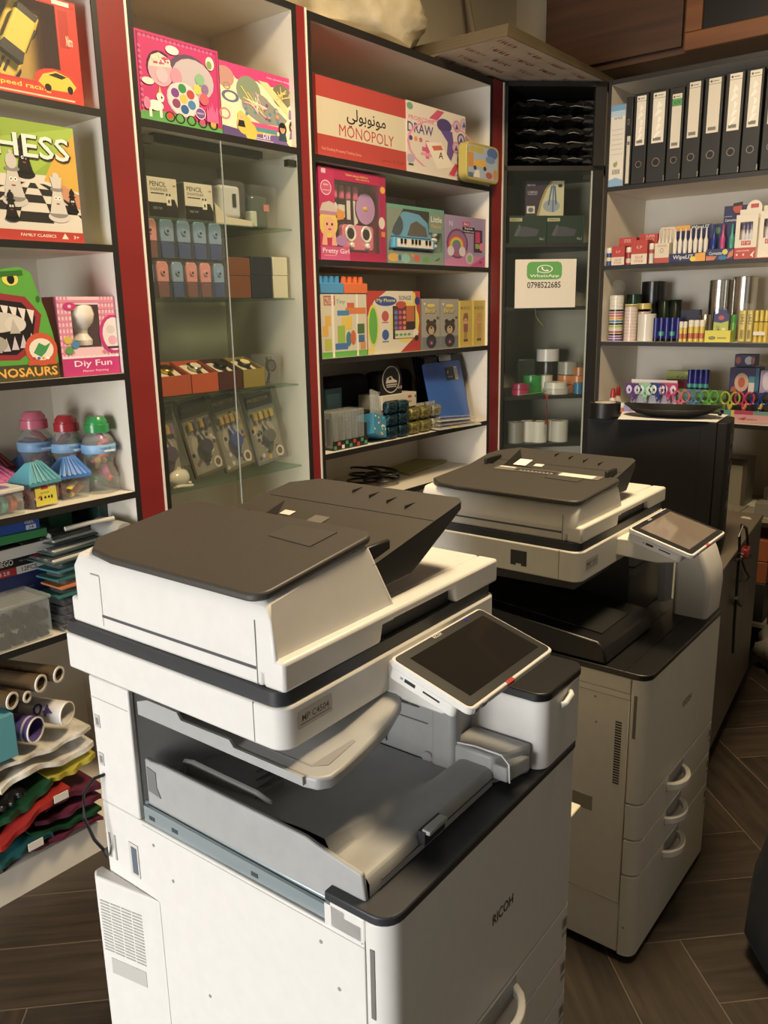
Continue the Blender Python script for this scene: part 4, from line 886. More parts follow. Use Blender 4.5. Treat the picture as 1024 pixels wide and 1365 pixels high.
sheets('foam_pack', 'pink sheet pack beneath the uppermost pink one', 'pack', (48, 1098), (136, 1060), .028, .4, 'pink_foam', seed=7, y=2.395)
sheets('foam_pack', 'green sheet pack between the pink packs', 'pack', (44, 1116), (137, 1078), .02, .4, 'green_foam', seed=8, y=2.39)
sheets('foam_pack', 'lowest pink sheet pack above the white plinth', 'pack', (40, 1132), (138, 1088), .02, .4, 'pink_foam', seed=9, y=2.385)
sheets('foam_pack', 'dark teal sheet pack with a barcode tag, lowest at the bay edge', 'pack', (0, 1152), (70, 1108), .025, .4, 'teal_foam', seed=10, y=2.37, tag_=.5)
sheets('foam_pack', 'black wrapped sheet pack on the dark green one', 'pack', (0, 1076), (34, 1052), .03, .3, 'black_film', seed=11, y=2.39)
# ------------------------------------------------------------------ boxes on top of the display cabinet
pk = '#c32c72'
it = [(R_, 0, 0, 1, 1, pk), (R_, .015, .02, .035, .98, '#8d2358'), (R_, .015, .95, .985, .97, '#8d2358'), (R_, .965, .02, .985, .98, '#a92765')]
it += [(E_, .06+.05*i, .945, .02, .018, '#d65a92') for i in range(18)]+[(E_, .04, .1+.06*i, .018, .02, '#d65a92') for i in range(13)]
it += [(E_, .27, .62, .16, .2, '#4a2340'), (E_, .62, .60, .27, .26, '#5f4a66'), (E_, .52, .32, .2, .21, '#cfc0c9'), (E_, .66, .58, .26, .24, '#b8aeb8'), (E_, .27, .60, .145, .18, '#e3a0b3'), (P_, [(.13, .62), (.40, .66), (.36, .76), (.26, .80), (.17, .75)], '#d8c9c0')]
rn = random.Random(2)
it += [(E_, rn.uniform(.16, .38), rn.uniform(.66, .76), .012, .013, rn.choice(['#8d6a9a', '#e0c04a', '#c24a6a', '#efe6dd'])) for i in range(26)]
it += [(E_, .28, .55, .07, .09, '#eab0bf'), (E_, .45, .57, .07, .1, '#d88aa4'), (E_, .52, .32, .19, .2, '#d9ccd2')]
for i, k in enumerate(('#b5433f', '#2f8a4a', '#7a3f8f', '#8a3f6a', '#2a5f9a', '#3f7fb0')): it.append((E_, .52+.11*math.cos(i*1.047+.6), .33+.12*math.sin(i*1.047+.6), .05, .055, k))
it += [(E_, .52, .33, .05, .055, '#d8b84a'), (E_, .74, .6, .06, .07, '#7fb08a'), (E_, .70, .48, .05, .06, '#c9c24a'), (E_, .80, .5, .045, .06, '#8a6a9a'), (E_, .78, .38, .06, .07, '#cf5a6a'), (E_, .88, .82, .055, .08, '#e6dccf'), (E_, .87, .80, .035, .05, '#7f9a5a')]
it += [(E_, .42, .86, .08, .05, '#e9ddd8'), (E_, .11, .45, .07, .04, '#e9ddd8'), (P_, [(0, 0), (1, 0), (1, .06), (.6, .10), (.3, .14), (0, .1)], '#4f9a4a')]
it += [(E_, .18, .19, .09, .06, '#ece2dc'), (E_, .24, .29, .045, .055, '#ece2dc'), (R_, .10, .05, .13, .18, '#ece2dc'), (R_, .22, .06, .25, .18, '#ece2dc'), (P_, [(.22, .34), (.24, .42), (.26, .34)], '#d8b84a'), (E_, .255, .29, .01, .015, '#4a2a3a'), (E_, .08, .2, .04, .07, '#d67aa4')]
for i, x in enumerate((.34, .46, .60, .74, .88)): it += [(O_, x, .09, .06, .06, .25, '#2a1a1f'), (E_, x, .1, .035, .04, ['#c2452f', '#58a04a', '#58a04a', '#cf3f7a', '#d8a02f'][i])]
it += [(E_, .72, .2, .065, .07, '#6f4f9a'), (O_, .72, .2, .065, .07, .12, '#e9ddd8'), (T_, 'MAKE UP', .72, .2, .08, .02, '#e9ddd8')]+[(P_, [(.80+.03*i, .12), (.83+.03*i, .12), (.83+.03*i, .24+.03*(i % 3)), (.815+.03*i, .30+.03*(i % 3)), (.80+.03*i, .24+.03*(i % 3))], '#d65a92') for i in range(5)]
carton('cosmetics_toy_box', 'hot pink toy makeup box with a white unicorn, standing on the display cabinet', UL, (187.5, 157), (296, 173), (178, 37), SH1, .07, '#b52a68', it, .03)
it = [(R_, 0, 0, 1, 1, '#e6d9b8'), (R_, 0, .84, 1, 1, '#d1327a'), (E_, .3, .84, .12, .05, '#d1327a'), (E_, .62, .85, .14, .04, '#d1327a'), (T_, 'Chic jewelry design', .78, .93, .34, .03, '#efc3d3'),
      (E_, .06, .8, .12, .14, '#b98a84'), (O_, .12, .55, .11, .08, .35, '#5f6a8f'), (O_, .08, .68, .05, .05, .35, '#9a8a5a'), (O_, .04, .3, .07, .08, .3, '#c97a8a'),
      (E_, .36, .68, .16, .2, '#7f8f78'), (E_, .46, .50, .2, .18, '#8d8f84'), (P_, [(.3, .6), (.55, .66), (.88, .38), (.8, .28), (.5, .26), (.36, .34)], '#8d8f84'), (E_, .82, .72, .14, .17, '#77705a'), (P_, [(.5, .86), (.62, .86), (.98, .48), (.92, .42)], '#e3cf8f')]
rn = random.Random(5)
it += [(E_, rn.uniform(.3, .76), rn.uniform(.32, .56), .02, .024, rn.choice(['#7a4a9a', '#4a8ab0', '#c25a8a', '#cf9a6a', '#58a08a', '#8a2a5a'])) for i in range(26)]
it += [(L_, rn.uniform(.25, .5), rn.uniform(.5, .8), rn.uniform(.4, .6), rn.uniform(.35, .6), .004, rn.choice(['#cfe0c0', '#e6b0c4', '#d8d04a'])) for i in range(10)]
it += [(L_, rn.uniform(.72, .92), rn.uniform(.6, .8), rn.uniform(.72, .92), rn.uniform(.6, .85), .004, '#d8c46a') for i in range(9)]
it += [(R_, .3, .2, .76, .26, '#cf4a86'), (R_, .32, .14, .72, .2, '#4a8f9a'), (R_, .36, .10, .7, .14, '#d8a83a'), (P_, [(.42, 0), (.9, 0), (.8, .14), (.42, .1)], '#6f5a9a'), (T_, 'DIY', .58, .095, .11, .07, '#ece4ef'), (R_, .42, .02, .66, .03, '#c9bcd6'), (R_, .42, .045, .62, .055, '#c9bcd6'), (P_, [(.9, .42), (1, .4), (1, .52), (.91, .55)], '#7f6aa6'), (P_, [(0, 0), (.4, 0), (.38, .1), (0, .14)], '#5a4a80')]
it += [(E_, .28, .2, .10, .14, '#d8b83a'), (E_, .36, .11, .08, .13, '#d8b83a')]+person_art(.24, .30, .14, '#d8bc4a', '#26242a', asp=.8)+person_art(.80, .24, .17, '#241a18', '#2f4a5a', '#d9a07a', .8)+person_art(.95, .30, .17, '#2a1d18', '#7f6aa6', '#d9a07a', .7)
carton('jewellery_craft_box', 'pink and cream jewellery craft box with cartoon girls, beside the makeup box', UL, (297, 174), (395, 194), (296, 81), SH1, .07, '#c9b98f', it, .03)

# ------------------------------------------------------------------ behind the glass doors
bw = [(R_, 0, 0, 1, 1, '#c9c4b4'), (R_, 0, 0, .62, .40, '#171717'), (P_, [(.62, 0), (1, 0), (1, .3), (.9, .5), (.78, .5), (.78, .34), (.62, .34)], '#1d1d1d'), (T_, 'PENCIL', .36, .84, .56, .12, '#3a3833'), (T_, 'SHARPENER', .38, .71, .6, .08, '#6a675f'), (R_, .1, .60, .55, .63, '#3a3833'), (R_, .62, .36, .78, .56, '#d8d4c6'), (E_, .7, .44, .03, .05, '#2a2a2a'), (T_, '1 MM', .9, .83, .12, .05, '#b5524a'), (T_, 'DESK TOP', .3, .26, .3, .06, '#8d8a82'), (E_, .64, .6, .03, .03, '#1d1d1d'), (E_, .74, .6, .03, .03, '#1d1d1d')]
carton('sharpener_box', 'black and white pencil sharpener box next to the red post', UL, (199, 283), (238, 288), (197, 235), 2.168, .09, '#a8a497', bw, .075, 'box', None)
carton('sharpener_box', 'black and white pencil sharpener box nearer the white machine', UL, (248, 287), (285, 293), (246, 243), 2.168, .09, '#a8a497', bw, .075, 'box', None)
o, a, w, h = spot(UL, (288, 290), (338, 297), (290, 236), 2.168, .09)
t = thing('electric_sharpener', 'white electric pencil sharpener on a card base in a clear pack', 'pencil sharpener', o, 0)
MB().prism([(0, 0), (w, 0), (w, .022), (w*.3, .03), (0, .075)], 'y', 0, .12, '#c4beac').build('card_base', t, bevel=.002)
MB().prism(rrect(.045, w*.8, .02, .11, .02, 4), 'z', .03, h*.88, '#c4c8cc/g').build('machine', t, bevel=.012, seg=3)
MB().prism(rrect(w*.55, w*.63, .07, h*.7, .012, 4), 'y', .0165, .021, 'copier_black').build('shaving_window', t, bevel=.002)
MB().box(.03, w*.9, .008, .118, .03, h, 'blister').build('clear_cover', t, bevel=.02, seg=3)
o, a, w, h = spot(UL, (336, 298), (370, 300), (335, 246), 2.168, .09)
t = thing('mini_speaker', 'dark green gadget with a red sticker in a clear case', 'gadget', o, 0)
MB().prism(rrect(w*.12, w*.85, .02, .09, .025, 4), 'z', .004, h*.78, '#39463f/g').build('gadget_body', t, bevel=.01, seg=3)
MB().prism(rrect(w*.1, w*.35, .016, .06, .01, 4), 'z', .004, h*.40, '#b9c4b4/g').build('side_cap', t, bevel=.004)
MB().box(w*.6, w*.8, .016, .0195, h*.42, h*.58, '#c9705f').build('sticker', t, smooth=False); MB().box(0, w, 0, .11, 0, h, 'blister').build('clear_case', t, bevel=.002)

def desk_sharpener(label, loc, w, h, c1, c2):
    t = thing('pencil_sharpener', label, 'pencil sharpener', loc, 0, 'pastel sharpeners in clear cases')
    MB().prism([(.004, h*.42), (w-.004, h*.42), (w-.004, h*.86), (w-.012, h*.96), (.012, h*.96), (.004, h*.86)], 'y', .006, .06, c1).build('sharpener_body', t, bevel=.004)
    MB().box(.005, w-.005, .007, .06, .004, h*.415, c2).build('shaving_drawer', t, bevel=.003)
    MB().lathe([(w*.16, -.001), (w*.18, .001), (w*.18, .006)], c1, (w/2, .002, h*.68), 16, 'y').build('hole_ring', t)
    MB().lathe([(w*.075, -.0022), (w*.075, .004)], 'copier_black', (w/2, .002, h*.68), 12, 'y').build('pencil_hole', t)
    MB().box(0, w, -.004, .066, 0, h, 'blister').build('clear_case', t, bevel=.002)
    return t
q0 = onplane((208, 393), (0, 2.48, 0), (0, 1, 0)).x; q1 = onplane((305, 393), (0, 2.48, 0), (0, 1, 0)).x; sw = (q1-q0)/5.2; shh = .132
BL, BD, PKc, PD = '#7d9cc4/g', '#27407f/g', '#d98a8a/g', '#6f3a3a/g'
row = ['second one is pink', '']
bot = [(BL, BD, 'blue'), (PKc, PD, 'pink'), (BL, BD, 'blue'), (PKc, PD, 'pink'), (PKc, PD, 'pink'), (BL, BD, 'blue')]
bl = ['blue desk sharpener half hidden by the post, in the lower row', 'pink desk sharpener nearest the post in the lower row', 'blue desk sharpener between two pink ones in the lower row', 'pink desk sharpener in the middle of the lower row', 'pink desk sharpener next to the last blue one in the lower row', 'blue desk sharpener beside the brown box, lower row']
tl = ['pink desk sharpener half hidden by the post, in the upper row', 'blue desk sharpener nearest the post in the upper row', 'second blue desk sharpener from the post in the upper row', 'third blue desk sharpener from the post in the upper row', 'blue desk sharpener at the end of the upper row above the brown box side']
for i in range(6): desk_sharpener(bl[i], (q1-sw*(6-i)+.002, 2.484, 1.9015), sw-.004, shh, bot[i][0], bot[i][1])
tw = sw*1.14
for i in range(5): desk_sharpener(tl[i], (q1-tw*(5-i)+.0, 2.484, 1.9025+shh), tw-.004, shh*1.06, PKc if i == 0 else BL, PD if i == 0 else BD)
for (l, r, tp, k, nm) in (((306, 396), (336, 397), (305, 343), '#6f3d20', 'brown'), ((337, 397), (364.5, 397), (336, 342), '#1a2030', 'navy blue'), ((365.5, 397), (385, 398), (365, 343), '#c9c6b0', 'cream')):
    o, a, w, h = spot(UL, l, r, tp, 1.901, .065)
    t = thing('gift_box', nm+' upright gift box on the second glass shelf', 'box', o, 0)
    MB().box(0, w-.002, 0, .08, 0, h*.55, k).build('box_base', t, bevel=.002); MB().box(-.0005, w-.0015, -.001, .081, h*.552, h, k).build('box_lid', t, bevel=.002)

def watch_box(label, l, r, k, kin, dial, strap, zb=1.555, off=.10, h=.10, d=.12):
    o, a, w, _ = spot(UL, l, r, (l[0], l[1]-40), zb, off)
    t = thing('watch_box', label, 'watch', o, 0, 'wrist watches in open boxes'); e = .004
    b = MB().box(0, w, 0, e, 0, h*.72, k).box(0, w, d-e, d, 0, h*1.15, k).box(e, w-e, e, d-e, 0, e, k)
    for x in (0, w-e): b.prism([(e, 0), (d-e, 0), (d-e, h*1.15), (e, h*.72)], 'x', x, x+e, k)
    b.build('box', t, bevel=.001, smooth=False)
    pm = Matrix.Translation((w/2, d*.52, h*.78)) @ Matrix.Rotation(rad(24), 4, 'X')
    MB().prism(rrect(-w*.40, w*.40, -d*.40, d*.40, .02, 4), 'z', -.02, .006, kin).xf(pm).build('pillow', t, bevel=.008, seg=3)
    wt = MB().tube([(-.004, -d*.42, -.006), (0, -d*.36, .010), (.002, 0, .014), (.004, d*.36, .010), (.004, d*.42, -.004)], .010, strap, 8, .35).xf(pm).build('strap', t)
    MB().lathe([(.024, .008), (.026, .012), (.026, .022), (.023, .025)], dial[1], (0, 0, 0), 20).xf(pm).build('watch_case', t)
    MB().lathe([(.021, .0251), (.021, .0256)], dial[0], (0, 0, 0), 20).xf(pm).build('dial', t, smooth=False)
    return t
watch_box('gold watch in the orange box next to the post', (217, 527), (256, 524.5), '#b8481c', '#d6ccb0', ('#d8c25a/m', '#c9a83a/m'), '#b8983a/m')
watch_box('silver bracelet watch in the second orange box', (257, 524), (292, 520), '#c04c1c', '#d6ccb0', ('#cfc8b4', '#b9b3a4/m'), '#a9a18c/m')
watch_box('black square faced watch in the dark red box', (293, 519), (323, 517), '#4a1714', '#cfc6b4', ('#1d1c1b', '#2a2826/m'), '#1d1b1a')
watch_box('cream dial watch with black strap in the gold box', (326, 517), (354, 515), '#8f7a2f', '#cfc6ac', ('#d6c48a', '#1f1d1b'), '#1b1a18')
o, a, w, h = spot(UL, (356, 514), (376, 512), (354, 473), 1.555, .10)
t = thing('watch_box', 'all black watch in a clear case at the end of the row', 'watch', o, 0, 'wrist watches in open boxes')
MB().box(0, w, 0, .09, 0, h, 'blister').build('box', t, bevel=.002); MB().tube([(w*.4, .03, .006), (w*.42, .02, h*.4), (w*.5, .025, h*.6), (w*.62, .04, h*.9)], .012, '#1f1e1e', 8, .4).build('strap', t)
MB().lathe([(.026, -.006), (.026, .006)], '#2b2a29/m', (w*.5, .018, h*.62), 20, 'y').build('watch_case', t); MB().lathe([(.02, -.0065), (.02, -.006)], '#4a4846', (w*.5, .018, h*.62), 20, 'y').build('dial', t)

def watch_pack(label, l, r, top, body, acc, watch, seed, lean=.16, roll=0, off=.12):
    o, a, w, h = spot(UL, l, r, top, 1.212, off); o.z += .012; rn = random.Random(seed)
    t = thing('toy_watch_pack', label, 'toy watch', o, 0, 'bagged toy watches'); t.rotation_euler = (-lean, roll, 0)
    c = MB().box(0, w, 0, .012, 0, h, body).build('card', t, smooth=False)
    its = [(R_, .04, .80, .96, .97, '#24201f'), (T_, 'PROJECTOR', .5, .90, .7, .06, acc), (R_, .06, .04, .94, .76, '#8a8577'), (E_, .5, .4, .34, .2, '#a49c90')]
    its += [(E_, rn.uniform(.05, .95), rn.uniform(.05, .75), .05, .03, rn.choice([acc, watch, '#3a3430', '#c9c2b4', '#6a4a5a'])) for i in range(26)]
    its += [(E_, .82, .12, .13, .08, '#cfc8ba'), (E_, .82, .12, .08, .05, '#6a5038')]
    art(w, h, its).build('printed_front', c, smooth=False, flip=False)
    for j in range(4): MB().lathe([(.004, 0), (.011, .004), (.011, .03), (.005, .036)], acc if j % 2 else '#b9952f', (w*(.22+.18*j), -.012, h*.62), 10).build('light_disc', t)
    MB().tube([(w*.5, -.006, h*.16), (w*.52, -.018, h*.3), (w*.5, -.02, h*.45), (w*.48, -.006, h*.56)], [.012, .017, .017, .012], watch, 10, .5).build('watch_strap', t)
    MB().lathe([(.026, -.012), (.030, -.006), (.030, .006)], watch, (w*.5, -.02, h*.38), 18, 'y').build('watch_head', t); MB().box(-.004, w+.004, -.04, .016, -.001, h+.012, 'bag_clear').build('clear_bag', t, bevel=.012)
glassmat('bag_clear', '#a5a7a6', .12, .15)
watch_pack('toy watch pack with purple print next to the post', (214, 645), (247, 641), (222, 546), '#57503f', '#8a5f8f', '#4a3350', 1, .14, -.03)
watch_pack('toy watch pack with a dark violet watch', (262, 635), (302, 631), (238, 545), '#5a4a3c', '#5a4a6a', '#2f2440', 2, .16, -.16)
watch_pack('toy watch pack with a blue watch and yellow print', (303, 632), (341, 626), (278, 537), '#6a5f38', '#c28a3a', '#2a3f8a', 3, .16, -.15)
watch_pack('toy watch pack with a grey watch and silver print', (345, 620), (383, 616), (318, 534), '#6d7072', '#c9a83a', '#5a5c58', 4, .16, -.12)
t = thing('headphones', 'white folded headphones lying at the post end of the lowest glass shelf', 'headphones', (1.86, 2.50, 1.212), .2)
MB().ball((0, 0, .04), (.05, .03, .035), '#cbc6b8/g').build('ear_cup', t); MB().tube([(.045*math.cos(a)+.01, -.01+.02*math.sin(a), .012+.004*math.sin(a*2)) for a in [i*.5 for i in range(12)]], .007, '#cbc6b8/g', 8).build('headband', t); MB().ball((.06, .04, .035), (.03, .03, .03), '#b5b0a4/g').build('ear_cup', t)

# ------------------------------------------------------------------ wide shelving, games shelf
AR = '\ufeee\ufedf\ufeee\ufe91\ufeee\ufee7\ufeee\ufee3'
def arabic(s): return s
MON = '\ufef2\ufedf\ufeee\ufe91\ufeee\ufee7\ufeee\ufee3'
rd = '#b03a34'
carton('board_game_box', 'long red and white board game box with Arabic and English lettering', UL, (424, 206), (542, 227.5), (421, 99), 2.457, .20, '#a5352f',
    [(R_, 0, 0, 1, 1, rd), (R_, 0, .28, 1, .745, '#c9bfa6'), (T_, MON, .53, .565, .44, .25, '#332c2a'), (T_, 'MONOPOLY', .535, .38, .62, .15, '#b03a34'), (T_, 'Fast Dealing Property Trading Game', .25, .10, .42, .05, '#d98a7c'), (T_, '\ufee2\ufeb3\ufead \ufe8e\ufee7 \ufe94\ufe92\ufecc\ufedf', .84, .1, .26, .06, '#8a2a26')], .02, 'board game')
it = [(R_, 0, 0, 1, 1, '#cfc6bb'), (P_, [(.36, .83), (.5, .98), (.62, .98), (.5, .83)], '#c24a6f'), (T_, 'PROJECTOR', .24, .77, .42, .08, '#cf6a86'), (T_, 'DRAW', .22, .645, .42, .14, '#4a3a80'), (E_, .05, .93, .05, .05, '#6a9a7a'),
      (O_, .62, .44, .62, .40, .06, '#d58aa4'), (R_, .0, .0, .7, .12, '#cfc6bb'), (E_, .06, .49, .028, .035, '#4a3a80'), (E_, .14, .49, .028, .035, '#d88a4a'), (E_, .22, .49, .028, .035, '#c25a7a'),
      (R_, .30, .24, .36, .5, '#d25a8a'), (R_, .24, .34, .44, .40, '#c94a80'), (R_, .22, .28, .46, .32, '#d88aa8'), (E_, .62, .78, .13, .10, '#4f3f78'), (P_, [(.55, .70), (.76, .72), (.80, .45), (.74, .28), (.66, .35), (.68, .55)], '#5f4a8f'),
      (P_, [(.30, .48), (.56, .52), (.78, .2), (.5, .12)], '#ded6c6'), (P_, [(.40, .44), (.56, .48), (.60, .42), (.44, .38)], '#c9604a'), (T_, 'A', .56, .33, .08, .1, '#4a3028'), (P_, [(.70, .08), (.82, .26), (.88, .24), (.80, .06)], '#c23a5a'), (E_, .05, .2, .07, .06, '#a9a0b4'), (R_, .02, .1, .1, .13, '#4a4650')]
for i, (x, z) in enumerate(((.84, .82), (.92, .64), (.83, .50), (.92, .32), (.97, .88))): it += [(E_, x, z, .07, .09, ['#cf7a9a', '#4a3f78', '#cf7a9a', '#4a3f78', '#b9a0b0'][i]), (E_, x, z, .05, .065, '#b9aac4'), (P_, [(x-.03, z-.05), (x+.03, z-.04), (x, z+.04)], '#4f3f78')]
carton('drawing_projector_box', 'white and pink drawing projector box beside the long board game', UL, (543, 227), (620, 240.5), (545, 134), 2.457, .1, '#c4bbb0', it, .015)
o, a, w, h = spot(UL, (622, 241), (665, 247), (622, 187), 2.457, -.055)
t = thing('puzzle_tin', 'rounded blue puzzle tin with yellow pictures overhanging the shelf end', 'tin', o, 0)
MB().prism(rrect(0, w, 0, h, .035, 5), 'y', 0, .05, '#a99a3f').build('tin_body', t, bevel=.004)
art(w, h, [(R_, .05, .08, .95, .92, '#9fb0c4'), (R_, .08, .75, .5, .9, '#b8a43a'), (E_, .78, .8, .17, .15, '#4a6aa8'), (E_, .72, .62, .15, .1, '#6f8ab8'), (R_, .05, .35, .2, .72, '#c98a2f'), (P_, [(.2, .38), (.62, .4), (.55, .58), (.25, .56)], '#d8a82f'), (E_, .25, .34, .05, .06, '#3a3f5a'), (E_, .55, .36, .05, .06, '#3a3f5a'), (P_, [(.2, .1), (.4, .1), (.38, .3), (.26, .28)], '#dcd8cc'), (E_, .68, .2, .1, .09, '#b8523a'), (E_, .88, .25, .07, .14, '#c98a3a'), (R_, .05, .08, .2, .2, '#5a6a90')]).build('printed_front', t, smooth=False, flip=False)
# ---- second shelf
t, w, h, d = window_carton('kitchen_toy_box', 'magenta window box with a pink toy stove and kitchen tools', UL, (428, 348), (515.5, 349), (421, 220), 2.055, .10, '#b01f56', (.22, .1, .90, .88),
    [(R_, 0, 0, .22, 1, '#b8265e'), (R_, .9, 0, 1, 1, '#a31f50'), (R_, .22, 0, .9, .1, '#a81f4f'), (R_, .22, .88, .9, 1, '#b01f52'), (T_, 'Talent about children', .55, .95, .34, .025, '#d8b04a'), (T_, 'be more', .64, .92, .2, .02, '#d8b04a'), (E_, .1, .78, .075, .08, '#c2527c'), (O_, .1, .78, .075, .08, .1, '#ecd0da'), (T_, 'NEW', .1, .81, .07, .02, '#ecd0da'), (R_, .05, .75, .15, .755, '#ecd0da'), (R_, .04, .93, .1, .98, '#dcb0c0'),
     (E_, .95, .84, .04, .04, '#d8a03a'), (E_, .93, .46, .05, .07, '#cfc0b8'), (R_, .92, .3, .98, .36, '#c9803a'), (R_, 0, 0, .42, .15, '#c24a82'), (T_, 'Pretty Girl', .22, .095, .38, .07, '#e6d2da'), (R_, .05, .045, .22, .055, '#d88aa0'),
     (E_, .12, .40, .13, .16, '#d8bc52'), (E_, .13, .38, .085, .09, '#dda584'), (P_, [(.0, .52), (.24, .53), (.21, .62), (.14, .64), (.04, .61)], '#bfb4ac'), (R_, .0, .49, .24, .53, '#b37a98'), (E_, .10, .39, .012, .016, '#2a2220'), (E_, .17, .39, .012, .016, '#2a2220'), (E_, .135, .335, .025, .01, '#b5433f'), (P_, [(.02, .16), (.1, .16), (.09, .3), (.05, .32)], '#dda584'), (P_, [(.16, .16), (.24, .16), (.21, .32), (.17, .3)], '#dda584'),
     (P_, [(.24, .44), (.34, .46), (.36, .54), (.25, .57)], '#d08a3a'), (E_, .30, .22, .08, .06, '#a87ab0')], '#4a1a30')
y = d*.6
for i, x in enumerate((.34, .44, .54, .65)):
    MB().box(w*(x-.03), w*(x+.03), y-.02, y-.002, h*.70, h*.86, '#d65a86/g').build('tool_handle', t, bevel=.006)
    [MB().ball((w*x, y-.012, h*.58), (w*.05, .008, h*.08), '#d9d3cc/g'), MB().box(w*(x-.045), w*(x+.045), y-.014, y-.008, h*.50, h*.64, '#d9d3cc/g'), MB().box(w*(x-.02), w*(x+.03), y-.014, y-.008, h*.48, h*.70, '#d9d3cc/g'), MB().prism([(w*(x-.02), h*.42), (w*(x+.03), h*.45), (w*(x+.03), h*.70), (w*(x-.03), h*.70)], 'y', y-.014, y-.008, '#d9d3cc/g')][i].build('tool_blade', t, bevel=.001)
MB().lathe([(.004, 0), (w*.13, .0), (w*.15, -.014), (w*.16, -.014)], '#b889c4/g', (w*.79, y-.004, h*.62), 24, 'y').build('toy_plate', t); MB().ball((w*.79, y-.016, h*.62), (w*.045, .006, h*.03), '#d8b03a/g').build('toy_egg', t)
MB().prism(rrect(w*.40, w*.88, h*.13, h*.42, .02, 4), 'y', y-.03, y-.004, '#d8708c/g').build('toy_stove', t, bevel=.004)
for x in (.52, .76):
    MB().lathe([(w*.055, 0), (w*.075, -.004), (w*.085, 0)], '#ddd6d0/g', (w*x, y-.031, h*.32), 18, 'y').build('burner', t); MB().lathe([(w*.03, 0), (w*.03, -.01), (w*.02, -.014)], '#ddd6d0/g', (w*x, y-.031, h*.185), 12, 'y').build('knob', t)
t, w, h, d = window_carton('toy_piano_box', 'window box with a light blue toy piano', UL, (517, 350), (592, 352.5), (517, 271), 2.055, .10, '#6d8f84', (.02, .22, .97, .94),
    [(P_, [(0, .22), (0, 1), (.3, 1), (.1, .62)], '#7d8a80'), (R_, 0, .0, 1, .22, '#7f8f84'), (R_, 0, .94, 1, 1, '#5f9a86'), (R_, .72, .58, .98, .94, '#7a8f80'), (O_, .86, .76, .15, .19, .05, '#4a9a7a'), (T_, 'Little', .855, .82, .2, .1, '#d9d8cf'), (T_, 'Pianist', .855, .70, .18, .06, '#c99a6a'), (E_, .1, .1, .1, .07, '#c9a04a'), (E_, .3, .09, .08, .08, '#7fb0a8'), (E_, .5, .1, .05, .06, '#c25a4a'), (E_, .66, .08, .06, .05, '#5a9a5a'), (E_, .84, .12, .08, .05, '#4a6a7a'), (P_, [(.7, .1), (.95, .25), (1, .2), (.78, .05)], '#6f9a80'), (E_, .2, .1, .03, .05, '#3a6a9a'), (E_, .42, .15, .03, .03, '#d87a4a')], '#1d2220')
y = d*.6
pb = MB().prism([(w*.06, h*.46), (w*.80, h*.46), (w*.80, h*.58), (w*.74, h*.74), (w*.58, h*.88), (w*.34, h*.92), (w*.12, h*.82), (w*.05, h*.62)], 'y', y-.05, y-.004, '#4fa0c8/g').build('toy_piano', t, bevel=.004)
MB().prism([(w*.36, h*.50), (w*.72, h*.50), (w*.68, h*.66), (w*.52, h*.76), (w*.42, h*.70)], 'y', y-.052, y-.0505, '#4a4438').build('music_panel', pb, smooth=False); MB().lathe([(w*.09, 0), (w*.10, -.004)], '#1d3a4a', (w*.18, y-.051, h*.66), 20, 'y').build('speaker', pb)
kb = MB().box(w*.07, w*.78, y-.075, y-.004, h*.26, h*.44, '#4fa0c8/g').build('keyboard_case', t, bevel=.004)
for i in range(10): MB().box(w*(.12+.062*i), w*(.178+.062*i), y-.078, y-.0755, h*.28, h*.42, '#dcd8cc/g').build('white_key', kb, smooth=False)
for i in (0, 1, 3, 4, 5, 7, 8): MB().box(w*(.165+.062*i), w*(.195+.062*i), y-.082, y-.0785, h*.34, h*.42, 'copier_black').build('black_key', kb, smooth=False)
for z in (.34, .45, .56): MB().ball((w*.86, y-.04, h*z), (w*.05, .02, h*.05), '#cfd3d4/g').build('microphone_button', t)
carton('headphone_toy_box', 'lilac box with a rainbow headphone set at the end of the shelf', UL, (593, 353), (646.5, 355), (594.5, 286), 2.055, .1, '#8f7aa4',
    [(R_, 0, 0, 1, 1, '#9a86ac'), (P_, [(0, 0), (1, 0), (1, .2), (.5, .25), (0, .12)], '#c27aa8'), (P_, [(.6, 0), (1, 0), (1, .25)], '#b8458a'), (E_, .3, .45, .26, .3, '#7a3a6a'), (E_, .3, .45, .22, .26, '#8a6a92')]+[(E_, .28, .42, .2-.03*i, .2-.03*i, k) for i, k in enumerate(('#c24a5a', '#d88a3a', '#cfc24a', '#58a04a', '#4a7ab0'))] +
    [(E_, .28, .36, .1, .12, '#8a6a92'), (E_, .14, .3, .08, .1, '#cfc6cc'), (E_, .42, .3, .08, .1, '#cfc6cc'), (R_, .42, .82, .6, .9, '#c23a6a'), (T_, '2in1', .51, .86, .12, .05, '#e6d2da'), (R_, .42, .68, .72, .8, '#241f26'), (T_, 'Stylish', .57, .765, .2, .05, '#e6e0ea'), (T_, 'Headphones', .57, .71, .26, .04, '#e6e0ea'), (R_, .7, .3, .92, .76, '#4a2f50'), (R_, .74, .5, .86, .72, '#c23a6a'), (R_, .74, .38, .84, .48, '#7fa83a'), (E_, .9, .42, .06, .08, '#d8708c'), (E_, .6, .17, .1, .12, '#c9b0c4'), (E_, .6, .16, .06, .08, '#7fb07a'), (E_, .88, .1, .03, .02, '#6a2a5a'), (T_, 'N', .14, .84, .08, .1, '#cfc0d8')], .02)
